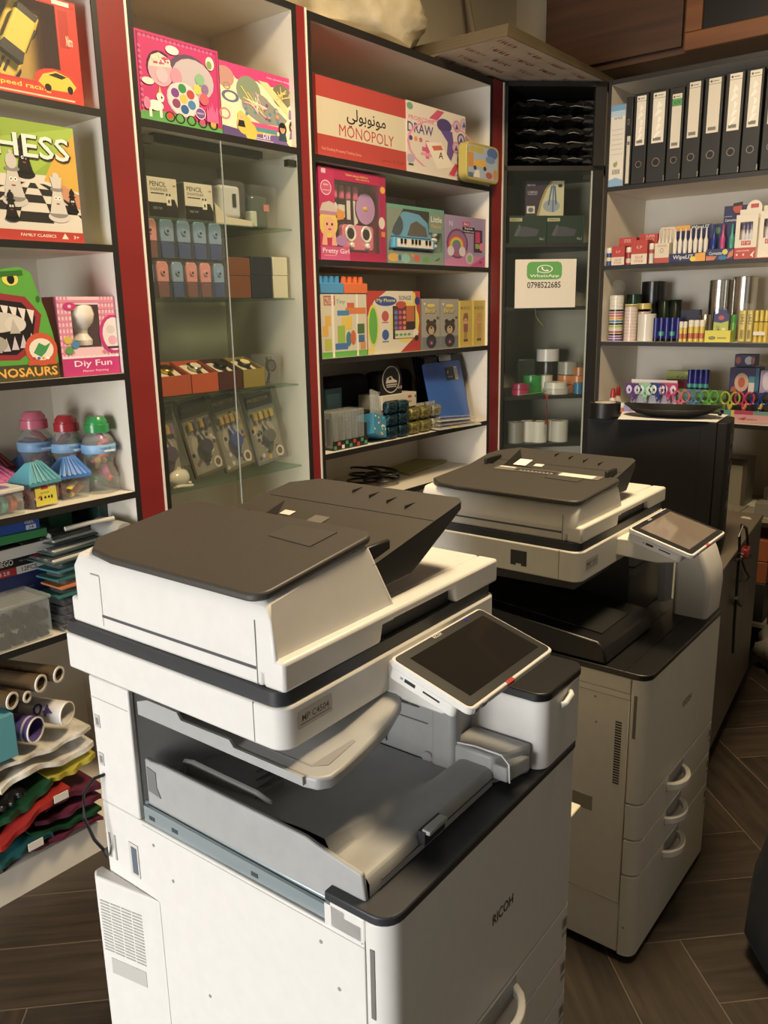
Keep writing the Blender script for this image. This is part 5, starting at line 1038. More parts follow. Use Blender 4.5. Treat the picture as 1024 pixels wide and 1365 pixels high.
# ---- third shelf
o, a, w, h = spot(UL, (430, 475.5), (490, 474), (428, 392), 1.652, .02)
t = thing('building_block_pack', 'building block box with giant blue and orange bricks on top', 'toy box', o, 0)
MB().box(0, w, 0, .13, 0, h, '#c9c2ae').build('carton', t, bevel=.002)
art(w, h, [(R_, 0, 0, 1, 1, '#c9c2ae'), (R_, .06, .82, .3, .97, '#a8564f'), (T_, 'MEGA', .18, .92, .2, .06, '#d8c9b0'), (T_, 'BLOCK', .18, .86, .2, .05, '#d8c9b0'), (T_, 'Tiny', .42, .87, .2, .08, '#4a9a86'), (R_, 0, 0, 1, .09, '#58a83f'), (R_, .22, 0, .27, 1, '#e0dccf'), (R_, .76, 0, .8, 1, '#e0dccf'), (R_, .56, .76, .72, .86, '#c2603a'), (R_, .52, .68, .98, .78, '#d0743a'), (R_, .34, .66, .6, .74, '#3f7fb0'), (R_, .08, .5, .2, .66, '#d8a83a'), (R_, .02, .34, .14, .5, '#d8a83a'), (R_, .44, .44, .66, .64, '#d8b83a'), (R_, .34, .2, .5, .5, '#8fb03a'), (R_, .28, .12, .56, .22, '#3f6fb0'), (E_, .58, .28, .06, .12, '#3f7a8a'), (E_, .68, .3, .06, .12, '#c2603a'), (R_, .78, .36, .94, .52, '#4a6a3a'), (R_, .8, .22, .94, .34, '#3f6a9a'), (R_, .84, .1, .96, .22, '#c98a4a'), (R_, .06, .12, .2, .3, '#b0b83a')]).build('printed_front', t, smooth=False, flip=False)
for x0, x1, k, nm in ((0, w*.49, '#3f90c8/g', 'blue_brick'), (w*.5, w*1.02, '#d8672a/g', 'orange_brick')):
    b = MB().box(x0, x1, -.004, .134, h+.001, h+.045, k).build(nm, t, bevel=.003)
    for i in range(4):
        for yy in (.025, .075): MB().lathe([(.015, 0), (.015, .026), (.013, .028)], k, (x0+(x1-x0)*(.14+.24*i), yy, h+.0452), 14).build('stud', b)
carton('toy_phone_box', 'red and white toy phone box with a green case and coloured buttons', UL, (491, 473), (560.5, 468), (490, 388), 1.652, .1, '#b54a3f',
    [(R_, 0, 0, 1, 1, '#d2cab6'), (P_, [(0, .6), (0, 1), (.35, 1), (.12, .84)], '#b5382f'), (P_, [(.86, 1), (1, 1), (1, .2), (.92, .5)], '#b5382f'), (P_, [(.6, 0), (1, 0), (1, .35), (.84, .2)], '#a8332c'), (P_, [(.84, .98), (.9, .98), (.97, .3), (.9, .3)], '#d8c23a'), (E_, .1, .45, .1, .34, '#cfc84a'), (E_, .1, .45, .075, .29, '#58a83f'), (E_, .34, .84, .2, .08, '#3a4f9a'), (T_, 'My Phone', .34, .845, .34, .07, '#d8d04a'), (T_, 'SONGS', .7, .89, .24, .07, '#4a4a7a'), (E_, .94, .84, .05, .07, '#2a3a7a'), (E_, .32, .6, .065, .085, '#b5524a'), (E_, .32, .3, .065, .085, '#3a5a9a'), (R_, .26, .49, .38, .51, '#c2706a'), (R_, .26, .18, .38, .2, '#5a7ab0'), (E_, .7, .5, .28, .34, '#d8c84a'), (R_, .46, .22, .9, .76, '#3a2a2a'), (R_, .48, .36, .72, .72, '#6a3a44'), (E_, .62, .78, .1, .06, '#b54a3a'), (R_, .72, .5, .88, .76, '#b5603a'), (R_, .5, .23, .88, .36, '#c9c2b0'), (E_, .9, .3, .05, .08, '#d8d4c6'), (E_, .92, .22, .04, .05, '#2a2a2a'), (E_, .06, .06, .06, .05, '#d8c84a')] +
    [(E_, .52+.08*i, .40+.085*j, .03, .03, ['#4a7ac2', '#c2507a', '#d87a4a'][i]) for i in range(3) for j in range(4)]+[(E_, .53+.08*i, .29, .03, .02, '#4a9a4a') for i in range(4)], .02)
def bear(k): return [(R_, 0, 0, 1, 1, '#98968c'), (R_, 0, 0, 1, .25, '#6f757a'), (T_, 'Bear', .5, .76, .62, .1, '#3a3024'), (T_, 'Bear', .49, .77, .6, .09, '#d8c23a'), (E_, .5, .87, .22, .03, '#d8c23a'), (E_, .33, .55, .1, .05, '#3a3028'), (E_, .69, .55, .1, .05, '#3a3028'), (E_, .51, .43, .3, .14, '#453a30'), (E_, .51, .38, .16, .085, '#b59a78'), (E_, .51, .43, .05, .02, '#1d1917'), (E_, .4, .46, .03, .015, '#1d1917'), (E_, .62, .46, .03, .015, '#1d1917'), (E_, .51, .16, .28, .14, '#3a3430'), (R_, .36, .09, .66, .2, '#3a3f5a'), (E_, .51, .13, .06, .03, '#c25a7a'), (E_, .14, .9, .05, .02, '#d8d4c6'), (E_, .88, .62, .07, .03, '#5a5a52')]
carton('bear_toy_box', 'grey box with a brown bear, beside the toy phone box', UL, (563, 468), (586.5, 466.5), (563, 398.5), 1.652, .08, '#8d8b82', bear(0), .02, 'toy box', None)
carton('bear_toy_box', 'grey box with a brown bear, beside the yellow boxes', UL, (587.5, 466.5), (611, 465), (588, 399), 1.652, .08, '#8d8b82', bear(0), .02, 'toy box', None)
def fig(k): return [(R_, 0, 0, 1, 1, '#c2a84a'), (R_, 0, 0, .08, 1, '#dcc93a'), (T_, 'ROCK', .6, .84, .5, .07, '#7a5a2a'), (T_, 'MR', .22, .84, .16, .06, '#7a5a2a'), (E_, .5, .60, .2, .09, k), (P_, [(.32, .62), (.7, .62), (.66, .72), (.5, .74), (.36, .71)], k), (E_, .5, .56, .15, .06, '#cf9a7a'), (P_, [(.36, .32), (.66, .32), (.68, .5), (.34, .5)], k), (R_, .42, .16, .48, .32, k), (R_, .54, .16, .6, .32, k), (E_, .45, .57, .02, .012, '#2a2018'), (E_, .56, .57, .02, .012, '#2a2018'), (E_, .43, .14, .08, .03, '#5a3a2a'), (E_, .6, .14, .08, .03, '#5a3a2a'), (E_, .3, .4, .05, .06, '#cf9a7a'), (E_, .72, .4, .05, .06, '#cf9a7a')]
carton('figure_box', 'yellow box with a brown capped figure beside the bear boxes', UL, (612, 465), (629, 463), (612, 401), 1.652, .08, '#d8c52f', fig('#8a5a4a'), .02, 'toy box')
carton('figure_box', 'yellow box with a yellow capped figure at the shelf end', UL, (630, 463), (646.5, 461.5), (630, 401), 1.652, .08, '#d8c52f', fig('#c2923a'), .02, 'toy box')

# ---- stationery shelf
Z4 = 1.2462
t = thing('pen_case_tray', 'patterned red and green tray of clear pen cases', 'display tray', (2.66, 2.45, Z4), .0)
MB().box(0, .235, 0, .14, 0, .004, '#2a2a2a').box(0, .235, 0, .003, .004, .04, '#2a2a2a').box(.232, .235, .003, .14, .004, .10, '#2a2a2a').build('tray', t, smooth=False)
rn = random.Random(8)
art(.235, .04, [(R_, 0, 0, 1, 1, '#1d2222')]+[(R_, (i+.1)/9, .1+.4*(i % 2), (i+.8)/9, .5+.4*(i % 2), rn.choice(['#b5382f', '#3f8a5a', '#c9524a', '#d8d4c6'])) for i in range(9)]).build('printed_front', t, (0, -.0004, 0), smooth=False, flip=False)
for i in range(5):
    t = thing('pen_case', ['clear pen case nearest the red post', 'second clear pen case from the red post', 'middle clear pen case in the patterned tray', 'fourth clear pen case from the red post', 'clear pen case beside the turquoise display'][i], 'pen case', (2.668+.044*i, 2.456, Z4+.0045), 0, 'clear pen cases')
    MB().box(0, .039, 0, .1, 0, .165, 'clear_plastic').build('case', t, bevel=.006); MB().tube([(.02, .05, .01), (.02, .05, .13)], .009, ['#3a3f45', '#5a6a7a', '#2f3238', '#6a727a', '#3a4a5a'][i], 8).build('pen', t)
t = thing('lead_display', 'tilted turquoise display box with clear tubes sticking out', 'display box', (2.915, 2.43, Z4+.05), 0)
t.rotation_euler = (-.25, .32, .0)
MB().box(0, .10, 0, .10, 0, .10, '#2f7fa0').build('box', t, bevel=.002); art(.1, .1, [(E_, rn.random(), rn.random(), .05, .05, rn.choice(['#d8c24a', '#c25a7a', '#5ab0c8', '#e0dccf'])) for i in range(14)]).build('printed_front', t, (0, -.0004, 0), smooth=False, flip=False)
for i in range(5): MB().tube([(.012+.019*i, .02, .10), (.012+.019*i, .02, .215)], .009, 'clear_plastic', 8).build('lead_tube', t)
t = plain_box('card_pack', 'blue card pack leaning at the back behind the pen cases', 'pack', (2.80, 2.62, Z4), .1, .13, .03, .25, '#4a7f86', [(R_, .1, .6, .9, .9, '#7fb0b8')])
noisemat('navy_foil', '#06141c', '#1d4450', (60, 60, 60), .15, bump=1.0, metal=.5); noisemat('gold_foil', '#4a421f', '#a39a5a', (60, 60, 60), .2, bump=1.0, metal=.5); noisemat('silver_foil', '#5a5a48', '#b5b39a', (60, 60, 60), .2, bump=1.0, metal=.5)
def foil_bag(label, x, y, z, k, sx=.085, sz=.075, grp='foil star packets'):
    t = thing('foil_packet', label, 'packet', (x, y, z), 0, grp)
    MB().box(.002, sx-.002, 0, .1, .001, sz*.80, k).build('packet', t, bevel=sz*.22, seg=3)
    MB().prism([(sx*.1, sz*.78), (sx*.9, sz*.78), (sx*.95, sz*.98), (sx*.05, sz*.98)], 'y', .045, .055, 'clear_film').build('seal', t, smooth=False)
lay = ['lowest', 'middle', 'topmost']
for i in range(2):
    for j in range(3 if i else 3): foil_bag(f"{lay[j]} dark blue foil packet in the stack {'nearer' if not i else 'farther from'} the turquoise display", 3.03+.09*i, 2.435, Z4+.002+.058*j, 'navy_foil')
for i in range(3):
    for j in range(2): foil_bag(f"{['lower', 'upper'][j]} {'silver' if i == 2 else 'gold'} foil packet "+['next to the dark blue ones', 'between its gold and silver neighbours', 'beside the loose sheets'][i], 3.215+.092*i, 2.44, Z4+.002+.068*j, 'gold_foil' if i < 2 else 'silver_foil')
noisemat('dark_cloth', '#08080b', '#0f1118', (9, 9, 9), .8)
for lab_, x, sx, k in (('black soft case leaning at the back behind the white box', 2.83, .34, 'dark_cloth'), ('navy soft case leaning at the back beside the black one', 3.19, .34, '#131a2c')):
    t = thing('soft_case', lab_, 'case', (x, 2.64, Z4), .05)
    MB().prism(rrect(0, sx, 0, .30, .05, 5), 'y', 0, .09, k).build('case', t, bevel=.025, seg=3); MB().tube([(sx*.1, -.003, .15), (sx*.5, -.006, .152), (sx*.9, -.003, .15)], .004, 'copier_black', 6).build('zip', t)
cb_ = plain_box('carton', 'dark carton hidden behind the foil packets carrying the white box', 'box', (2.96, 2.545, Z4), 0, .42, .08, .135, '#2a2824')
o, a, w, h = spot(UL, (507, 539), (567, 535), (506, 520), Z4+.137, .08)
t = thing('counter_display', 'white display box with a black header card and round shoe emblem', 'display box', (3.03, 2.47, Z4+.137), 0)
w = .27
MB().box(0, w, 0, .15, 0, .07, '#c4bca8').build('box', t, bevel=.002)
art(w, .07, [(R_, .06, .3, .45, .62, '#1d1b1a'), (T_, 'QUICK', .26, .46, .32, .16, '#c9c2b0'), (T_, 'Clean', .72, .4, .26, .2, '#5a4a44'), (E_, .8, .72, .06, .1, '#b53a3a'), (E_, .6, .3, .03, .12, '#3a3634'), (E_, .97, .7, .02, .08, '#3a3634')]).build('printed_front', t, smooth=False, flip=False)
hc = MB().prism([(.0, .0705), (w*.62, .0705), (w*.62, .15), (w*.54, .20), (w*.2, .20), (w*.06, .16)], 'y', .012, .016, '#171515').build('header_card', t, smooth=False)
art(.16, .14, [(O_, .5, .5, .42, .46, .08, '#b9b2a2'), (P_, [(.24, .38), (.3, .56), (.5, .62), (.62, .50), (.78, .44), (.78, .38)], '#b9b2a2'), (P_, [(.36, .50), (.42, .58), (.5, .56), (.52, .48)], '#171515'), (R_, .26, .30, .78, .34, '#b9b2a2'), (R_, .28, .24, .74, .27, '#b9b2a2'), (T_, 'SHOE', .92, .2, .2, .1, '#b9b2a2')]).build('emblem', hc, (.005, .0115, .072), smooth=False, flip=False)
def clipboard(label, x, y, k, w, h, lean, rz, clip=True, grp=None):
    t = thing('clipboard', label, 'clipboard', (x, y, Z4+.003), rz, grp); t.rotation_euler = (-lean, 0, rz)
    b = MB().prism(rrect(0, w, 0, h, .018, 4), 'y', 0, .006, k).build('board', t, bevel=.001)
    if clip: MB().box(w*.35, w*.65, -.012, -.001, h-.03, h+.004, '#8d8d8a/m').build('clip', t, bevel=.003)
    return t
t = clipboard('bright blue clipboard folder with a barcode label', 3.44, 2.46, '#2f62b8/g', .37, .335, .22, .05, False)
art(.12, .07, [(R_, 0, 0, .72, 1, '#141a2a'), (R_, .74, 0, 1, 1, '#d8d4c8'), (T_, 'FOLDER', .36, .25, .4, .12, '#aab4cc'), (P_, [(.15, .55), (.25, .8), (.22, .5)], '#d8dce6')]+[(R_, .78, .1+.1*i, .96, .14+.1*i, '#3a3a3a') for i in range(8)]).build('label', t, (.20, -.0008, .235), smooth=False, flip=False)
for i in range(5): clipboard(['black clipboard directly behind the blue folder', 'second black clipboard behind the blue folder', 'third black clipboard behind the blue folder', 'fourth black clipboard, almost against the panel', 'black clipboard farthest back against the panel'][i], 3.485+.005*i, 2.50+.022*i, '#15151a/g', .375-.004*i, .36+.004*i, .16, .05, True, None)
for i in range(4):
    t = thing('film_sheet', ['lowest', 'second', 'third', 'topmost'][i]+' clear document sleeve sliding off the shelf end', 'sleeve', (3.40+.02*i, 2.40+.012*i, Z4+.006+.018*i), 0); t.rotation_euler = (.03, .02+.02*i, -.10+.05*i)
    MB().prism([(0, 0), (.34, 0), (.36, .02), (.36, .05), (0, .05)], 'z', 0, .004, 'clear_film' if i % 2 else 'film_pack').build('sleeve', t, smooth=False)
    if i == 0: MB().prism([(.10, -.012), (.14, -.014), (.15, .02), (.11, .02)], 'z', .0035, .005, '#cfc23a').build('yellow_tag', t, smooth=False)
# ---- below it: folder and cables
t = tag(MB().prism([(0, 0), (.42, .05), (.38, .24), (.02, .18)], 'z', 0, .012, '#8f8a3f').build('paper_folder', None, (3.43, 2.62, .991), .0, .002), 'olive yellow folder lying under the stationery shelf', 'folder')
for i, lab_ in enumerate(('black coiled cable beside the olive folder', 'second black coiled cable closer to the shelf front')):
    tag(MB().tube([(3.12+.06*i+(.11-.002*j)*math.cos(j*.45), 2.66-.06*i+.09*math.sin(j*.45), 1.0+.0022*j) for j in range(34)], .006, 'copier_black', 6).build('cable_coil'), lab_, 'cable')
# ------------------------------------------------------------------ corner cabinet contents
def cpos(p, z, off):
    q, a = UC; n = Vector((-math.sin(a), math.cos(a), 0)); P = onplane(p, Vector(q)+n*off, n); return Vector((P.x, P.y, z))
noisemat('bag_black', '#0b0b0b', '#1f1e1d', (10, 10, 26), .2, bump=.8)
rn = random.Random(11)
for i in range(5):
    o = cpos((683, 215), 2.590+.068*i, .07)
    t = thing('bagged_bundle', ['lowest', 'second', 'middle', 'fourth', 'topmost'][i]+' black bundle in crinkled clear film, top compartment of the corner cabinet', 'bundle', o, -PI/4+.02*(i % 2), 'black bagged bundles')
    mb = MB(); n = 26; v = []; f = []
    for j in range(9):
        a = 2*PI*j/9
        for k in range(n+1):
            u = k/n; e = min(1, u*6, (1-u)*5)**.5; v.append((.02+.46*u, .13+.11*math.cos(a), .031+(.03*e+.003)*math.sin(a)*(1+.22*math.sin(k*2.1+j*1.7+i))+.006*math.sin(k*.9+i*2)+.004*math.sin(k*2.3+i*5+j)))
    for j in range(9):
        for k in range(n): f.append((j*(n+1)+k, j*(n+1)+k+1, ((j+1) % 9)*(n+1)+k+1, ((j+1) % 9)*(n+1)+k))
    mb.add(v, f, 'bag_black'); mb.build('bundle', t)
    fl_ = MB().prism([(.40, .012), (.49, .004), (.505, .03), (.49, .052), (.40, .05)], 'y', .03, .2, 'bag_clear').build('film_end', t, bevel=.004)
    for j in range(3):
        x = .06+.13*j+rn.uniform(-.02, .02); z = .03+rn.uniform(-.015, .015)
        MB().tube([(x, .018, z), (x+.03, .014, z+.004), (x+.06+rn.random()*.04, .018, z-.002)], [.0008, .0022, .0008], 'clear_film', 5).build('film_crease', t, smooth=False)
DC = [(R_, 0, 0, 1, 1, '#cfc8a8'), (P_, [(0, 0), (.36, 0), (.44, .4), (.56, .75), (.72, 1), (0, 1)], '#3a2a44'), (P_, [(.30, 0), (.36, 0), (.44, .4), (.56, .75), (.72, 1), (.66, 1), (.5, .75), (.38, .4)], '#a58f5a'), (R_, .04, .07, .25, .28, '#d6cfc0'), (E_, .145, .17, .07, .07, '#6a6a72'), (T_, 'MATHS', .15, .88, .2, .06, '#b9b0c0'), (T_, 'COMPASS', .18, .68, .26, .06, '#b9b0c0'), (R_, .06, .60, .3, .63, '#8a8094'), (E_, .68, .28, .22, .18, '#9aa4b4'), (P_, [(.66, .85), (.70, .85), (.62, .3), (.58, .3)], '#4a6a9a'), (P_, [(.74, .85), (.78, .85), (.82, .35), (.78, .3)], '#4a6a9a'), (P_, [(.70, .88), (.74, .88), (.74, .1), (.70, .1)], '#5a7ab0'), (E_, .9, .86, .06, .05, '#3a3428')]
GR = [(R_, 0, 0, 1, 1, '#1f3a2f'), (R_, .02, .02, .98, .98, '#1b332a'), (R_, .0, .80, .34, .92, '#b9b58a'), (T_, 'Stapler', .17, .86, .24, .06, '#3a4a34'), (P_, [(.18, .35), (.34, .62), (.5, .6), (.8, .5), (.74, .28), (.3, .26)], '#4a4a5a'), (P_, [(.12, .3), (.26, .7), (.32, .62), (.22, .26)], '#5a5a6a'), (T_, 'No.1', .88, .18, .12, .1, '#a9b0a4')]
carton('stapler_box', 'dark green box behind the glass, beside the cabinet post', UC, (679, 322), (728, 322), (679, 288), 2.185, .12, '#1b332a', GR, .10, 'box')
carton('stapler_box', 'dark green box behind the glass, nearer the door hinge side', UC, (729, 322), (778, 322), (729, 288), 2.185, .12, '#1b332a', GR, .10, 'box')
o, a, w, h = spot(UC, (700, 288), (751, 288), (700, 242), 2.185, .11)
hz = onplane((700, 288.5), o, Vector((-math.sin(a), math.cos(a), 0))).z
t = thing('compass_box', 'purple and cream box standing on the two dark green boxes', 'box', (o.x, o.y, hz+.003), a)
MB().box(0, w, 0, .08, 0, h-(hz-2.185), '#2f2438').build('carton', t, bevel=.002); art(w, h-(hz-2.185), DC).build('printed_front', t, smooth=False, flip=False)
# sign on the glass door
o, a, w, h = spot(UC, (686, 411), (766.5, 410), (687, 346), 0, -.0092)
zb = onplane((686, 411), o, Vector((-math.sin(a), math.cos(a), 0))).z; h = onplane((687, 346), o, Vector((-math.sin(a), math.cos(a), 0))).z-zb
t = thing('paper_sign', 'white paper sign with a green logo and a phone number stuck on the glass door', 'sign', (o.x, o.y, zb), a)
MB().box(0, w, 0, .0008, 0, h, '#d8d0bf').build('sheet', t, smooth=False)
def rr(x0, z0, x1, z1, rx, rz): return [(x0+rx+(x1-x0-2*rx)*(c[0] > 0)+rx*math.cos(q), z0+rz+(z1-z0-2*rz)*(c[1] > 0)+rz*math.sin(q)) for c, qs in (((0, 0), (PI, 1.25*PI, 1.5*PI)), ((1, 0), (1.5*PI, 1.75*PI, 2*PI)), ((1, 1), (0, .25*PI, .5*PI)), ((0, 1), (.5*PI, .75*PI, PI))) for q in qs]
art(w, h, [(P_, rr(.19, .585, .765, .95, .07, .09), '#57a04c'), (P_, [(.36, .725), (.37, .80), (.44, .755)], '#e6e6da'), (E_, .485, .80, .13, .085, '#e6e6da'), (P_, [(.378, .742), (.385, .79), (.43, .765)], '#57a04c'), (E_, .485, .80, .112, .069, '#57a04c'),
           (P_, [(.425, .835), (.445, .845), (.46, .82), (.45, .805), (.475, .78), (.50, .775), (.515, .79), (.55, .775), (.545, .76), (.51, .752), (.47, .76), (.435, .79)], '#e6e6da'), (T_, 'WhatsApp', .48, .655, .48, .075, '#e6e6da'), (T_, '0798522685', .475, .475, .55, .13, '#1f1e1c')]).build('printed_front', t, smooth=False, flip=False)
t = tag(MB().tube([cpos((712, 416), 1.845, .0)+Vector((-.012, -.012, 0)), cpos((713, 424), 1.80, .0)+Vector((-.012, -.012, 0))], .0015, '#6a6a60', 5).tube([cpos((713, 424), 1.80, .0)+Vector((-.012, -.012, 0)), cpos((717, 430), 1.775, 0)+Vector((-.012, -.012, 0)), cpos((723, 438), 1.745, 0)+Vector((-.012, -.012, 0))], [.003, .010, .006], '#b9bf2c', 6, .2).build('ribbon_tail'), 'short yellow green ribbon hanging below the paper sign', 'ribbon')
o, a, w, h = spot(UC, (746, 411), (784, 411), (746, 392), 1.85, .10)
t = thing('clear_packet', 'crumpled clear packet standing beside the paper sign behind the glass', 'packet', o, a)
MB().ball((w/2, .05, .04), (w/2, .04, .045), 'bag_clear', 12, 7).build('packet', t)
# ribbons and tapes
def spool(label, p, z, r, hgt, k, off, core='#b9b2a2', axis='z', name='ribbon_roll', cat='ribbon'):
    o = cpos(p, z, off)
    t = thing(name, label, cat, o, -PI/4)
    if axis == 'z':
        MB().lathe([(r*.45, 0), (r, 0), (r, hgt), (r*.45, hgt), (r*.45, 0)], k, seg=24, cap=False).build('wound_ribbon', t); MB().lathe([(r*.38, .002), (r*.44, .002), (r*.44, hgt-.002), (r*.38, hgt-.002), (r*.38, .002)], core, seg=18, cap=False).build('core', t)
    else:
        MB().lathe([(r*.45, -hgt/2), (r, -hgt/2), (r, hgt/2), (r*.45, hgt/2), (r*.45, -hgt/2)], k, (0, 0, r), 24, 'y', cap=False).build('wound_ribbon', t); MB().lathe([(r*.38, -hgt/2+.002), (r*.44, -hgt/2+.002), (r*.44, hgt/2-.002), (r*.38, hgt/2-.002), (r*.38, -hgt/2+.002)], core, (0, 0, r), 18, 'y', cap=False).build('core', t)
    return t
ZR = 1.361
spool('magenta ribbon roll lying on the ribbon shelf', (694, 522), ZR, .052, .032, '#a8174f/g', .10)
spool('second magenta ribbon roll stacked on the first', (694, 516), ZR+.034, .050, .03, '#961a48/g', .10)
spool('bright green ribbon roll behind the magenta rolls', (710, 512), ZR+.0, .055, .04, '#1f8a3a/g', .20)
spool('second bright green ribbon roll on the lower green one', (710, 506), ZR+.041, .055, .06, '#1d8a3a/g', .20)
spool('wide white ribbon roll beside the green rolls', (727, 512), ZR, .042, .10, '#b9b5aa/g', .20)
spool('silver ribbon roll on top of the dark reel', (730, 486), ZR+.175, .066, .07, '#c9c5cc/g', .30)
spool('black reel under the silver ribbon roll', (730, 500), ZR, .060, .172, '#1d1c1c/g', .30)
spool('flat silver ribbon roll in front', (741, 520), ZR, .075, .03, '#b5b3b0/g', .12)
spool('grey silver ribbon roll resting on the flat silver one', (741, 514), ZR+.031, .066, .035, '#cfccc8/g', .12)
spool('grey tape roll standing at the top of the gold rolls', (757, 495), ZR+.105, .058, .07, '#8d8b88/g', .18, name='tape_roll', cat='tape')
spool('gold ribbon roll under the grey tape roll', (755, 510), ZR+.05, .052, .05, '#b8723a/g', .18)
spool('lowest gold ribbon roll in the corner', (757, 520), ZR, .050, .045, '#a8642f/g', .17)
spool('gold ribbon roll next to the door edge', (771, 512), ZR+.048, .048, .05, '#b8733c/g', .14)
spool('small gold ribbon roll topmost at the door edge', (773, 498), ZR+.10, .044, .045, '#a8662f/g', .14)
spool('brown gold ribbon roll lowest at the door edge', (776, 520), ZR, .046, .046, '#9a5f33/g', .19)
spool('small blue ribbon roll near the door edge', (771, 522), ZR, .028, .062, '#1f6a9a/g', .075)
t = tag(MB().box(0, .11, 0, .07, 0, .19, '#23302c').build('dark_case', None, cpos((690, 500), ZR, .30), -PI/4, .008), 'dark green case standing behind the magenta rolls', 'case')
P0 = cpos((728, 527), ZR, .022)
tag(MB().tube([P0+Vector((0, 0, .006)), P0+Vector((-.012, -.012, -.004)), P0+Vector((-.014, -.013, -.06)), P0+Vector((-.012, -.012, -.11)), P0+Vector((-.015, -.014, -.16))], .0085, '#a8231f/g', 8, .18).build('ribbon_tail'), 'red ribbon hanging over the edge of the ribbon shelf', 'ribbon')
tag(MB().tube([cpos((693, 524), ZR+.004, .06), cpos((705, 524), ZR+.008, .045), cpos((716, 520), ZR+.012, .06), cpos((727, 516), ZR+.02, .08)], .012, '#3aa04a/g', 8, .25).build('ribbon_strip'), 'loose green ribbon strip on the shelf front', 'ribbon')
for i, (px, r) in enumerate(((687, .046), (704, .044), (718, .046), (738, .038), (745, .050))):
    spool(['grey paper roll behind the door near the left post', 'white paper roll second in the bottom row', 'white paper roll third in the bottom row', 'white paper roll behind the mug-like roll', 'largest white paper roll at the hinge side of the bottom row'][i], (px, 592), 1.086, r, .12, ['#7d7b77', '#c4c2bd', '#c9c7c2', '#bdbbb6', '#b9b7b2'][i], .10+.03*(i % 2), '#9a968c', name='paper_roll', cat='roll')

# ------------------------------------------------------------------ right-hand shelves
RS1, RS2, RS3, RS4 = 2.4625, 2.0605, 1.6555, 1.2475
o, a, w, h = spot(UR, (807.5, 249), (829, 247), (809, 143), RS1, .0)
carton('archive_box', 'slim white box file with blue printed ends beside the corner', UR, (811, 249), (829.5, 247), (809, 143), RS1, .24, '#d6d1c4', [(R_, 0, 0, 1, 1, '#d9d4c6'), (P_, [(0, 0), (1, 0), (1, .07), (.5, .11), (0, .08)], '#7fa8c9'), (R_, 0, .93, 1, 1, '#6a9ac4'), (R_, 0, .86, 1, .93, '#a9c4d6'), (T_, 'A4 FILE', .5, .84, .6, .03, '#5a5a6a'), (E_, .42, .27, .14, .03, '#8a9a4a'), (P_, [(.35, .23), (.6, .28), (.5, .32)], '#a88a4a')]+[(R_, .24+.07*i, .15, .24+.07*i+.035, .21, '#5a564e') for i in range(8)]+[(L_, .1, .4+.06*i, .9, .4+.06*i, .003, '#b9b4a6') for i in range(6)], .0, 'box')
tops = []
def folder(label, x0, x1, ytop, lab=(.45, .93), white=True, low=False, alfa=False, film=False):
    o, a, w, h = spot(UR, (x0, 245-(x0-840)*.085), (x1, 245-(x1-840)*.085), (x0, ytop), RS1, .004)
    t = thing('lever_arch_file', label, 'file', o, a, 'lever arch files on the top shelf')
    MB().box(0, w-.0015, 0, .27, 0, h, '#20211f').build('case', t, bevel=.003)
    it = []
    if low: it += [(R_, .30, .02, .78, .56, '#c9c2b0'), (R_, .36, .46, .7, .5, '#6a665c'), (O_, .4, .72, .16, .035, .25, '#8d8a80')]
    else:
        it += [(R_, .2, lab[0], .84, lab[1], '#d2cab8' if not film else '#ddd6c6'), (R_, .2, lab[1]-.06, .84, lab[1]-.055, '#7a756a'), (R_, .28, lab[0]+.025, .7, lab[0]+.06, '#77726a'), (E_, .32, lab[1]-.03, .06, .012, '#5a564e'), (R_, .42, lab[1]-.035, .72, lab[1]-.025, '#8a857a')]
        if alfa: it += [(R_, .2, lab[1]-.13, .84, lab[1]-.05, '#4f9a4f'), (T_, 'ALFA', .52, lab[1]-.09, .44, .045, '#2a5a34')]
        it += [(O_, .5, .22, .22, .22*w/h, .22, '#b5b0a4/m'), (E_, .5, .22, .16, .16*w/h, '#0d0d0c')]
        if film:
            for i in range(5): it.append((P_, [(.3+.1*(i % 3), lab[0]+.06+.08*i), (.36+.1*(i % 3), lab[0]+.05+.08*i), (.7, lab[0]+.12+.07*i), (.5, lab[0]+.13+.08*i)], '#efe9dc'))  # pale slivers paint glints of the crinkled film onto the label
    art(w, h, it).build('spine_label', t, smooth=False, flip=False)
    if not low: MB().box(w-.006, w-.0005, -.001, .01, .004, .03, '#b9b4a8/m').build('metal_shoe', t, smooth=False)
folder('black file turned round, with a narrow label low on its spine', 830.5, 839.5, 131, low=True)
folder('black lever arch file with a film covered label, first after the reversed one', 840.5, 859, 127, (.43, .97), film=True)
folder('wide black lever arch file with a film covered label, second after the reversed one', 860.5, 885, 123, (.43, .97), film=True)
folder('black lever arch file with a green band on its label', 886.5, 906, 119.5, (.35, .93), alfa=True)
folder('black lever arch file standing right after the green banded one', 907.5, 930, 111, (.42, .985))
folder('black lever arch file second after the green banded one', 932, 957, 106, (.44, .985))
folder('black lever arch file with a shiny label, third after the green banded one', 959, 984, 100, (.43, .985), film=True)
folder('black lever arch file with a shiny label, fourth after the green banded one', 985.5, 1009, 95.5, (.44, .985), film=True)
folder('black lever arch file cut off by the picture edge', 1012, 1037, 89, (.44, .985))

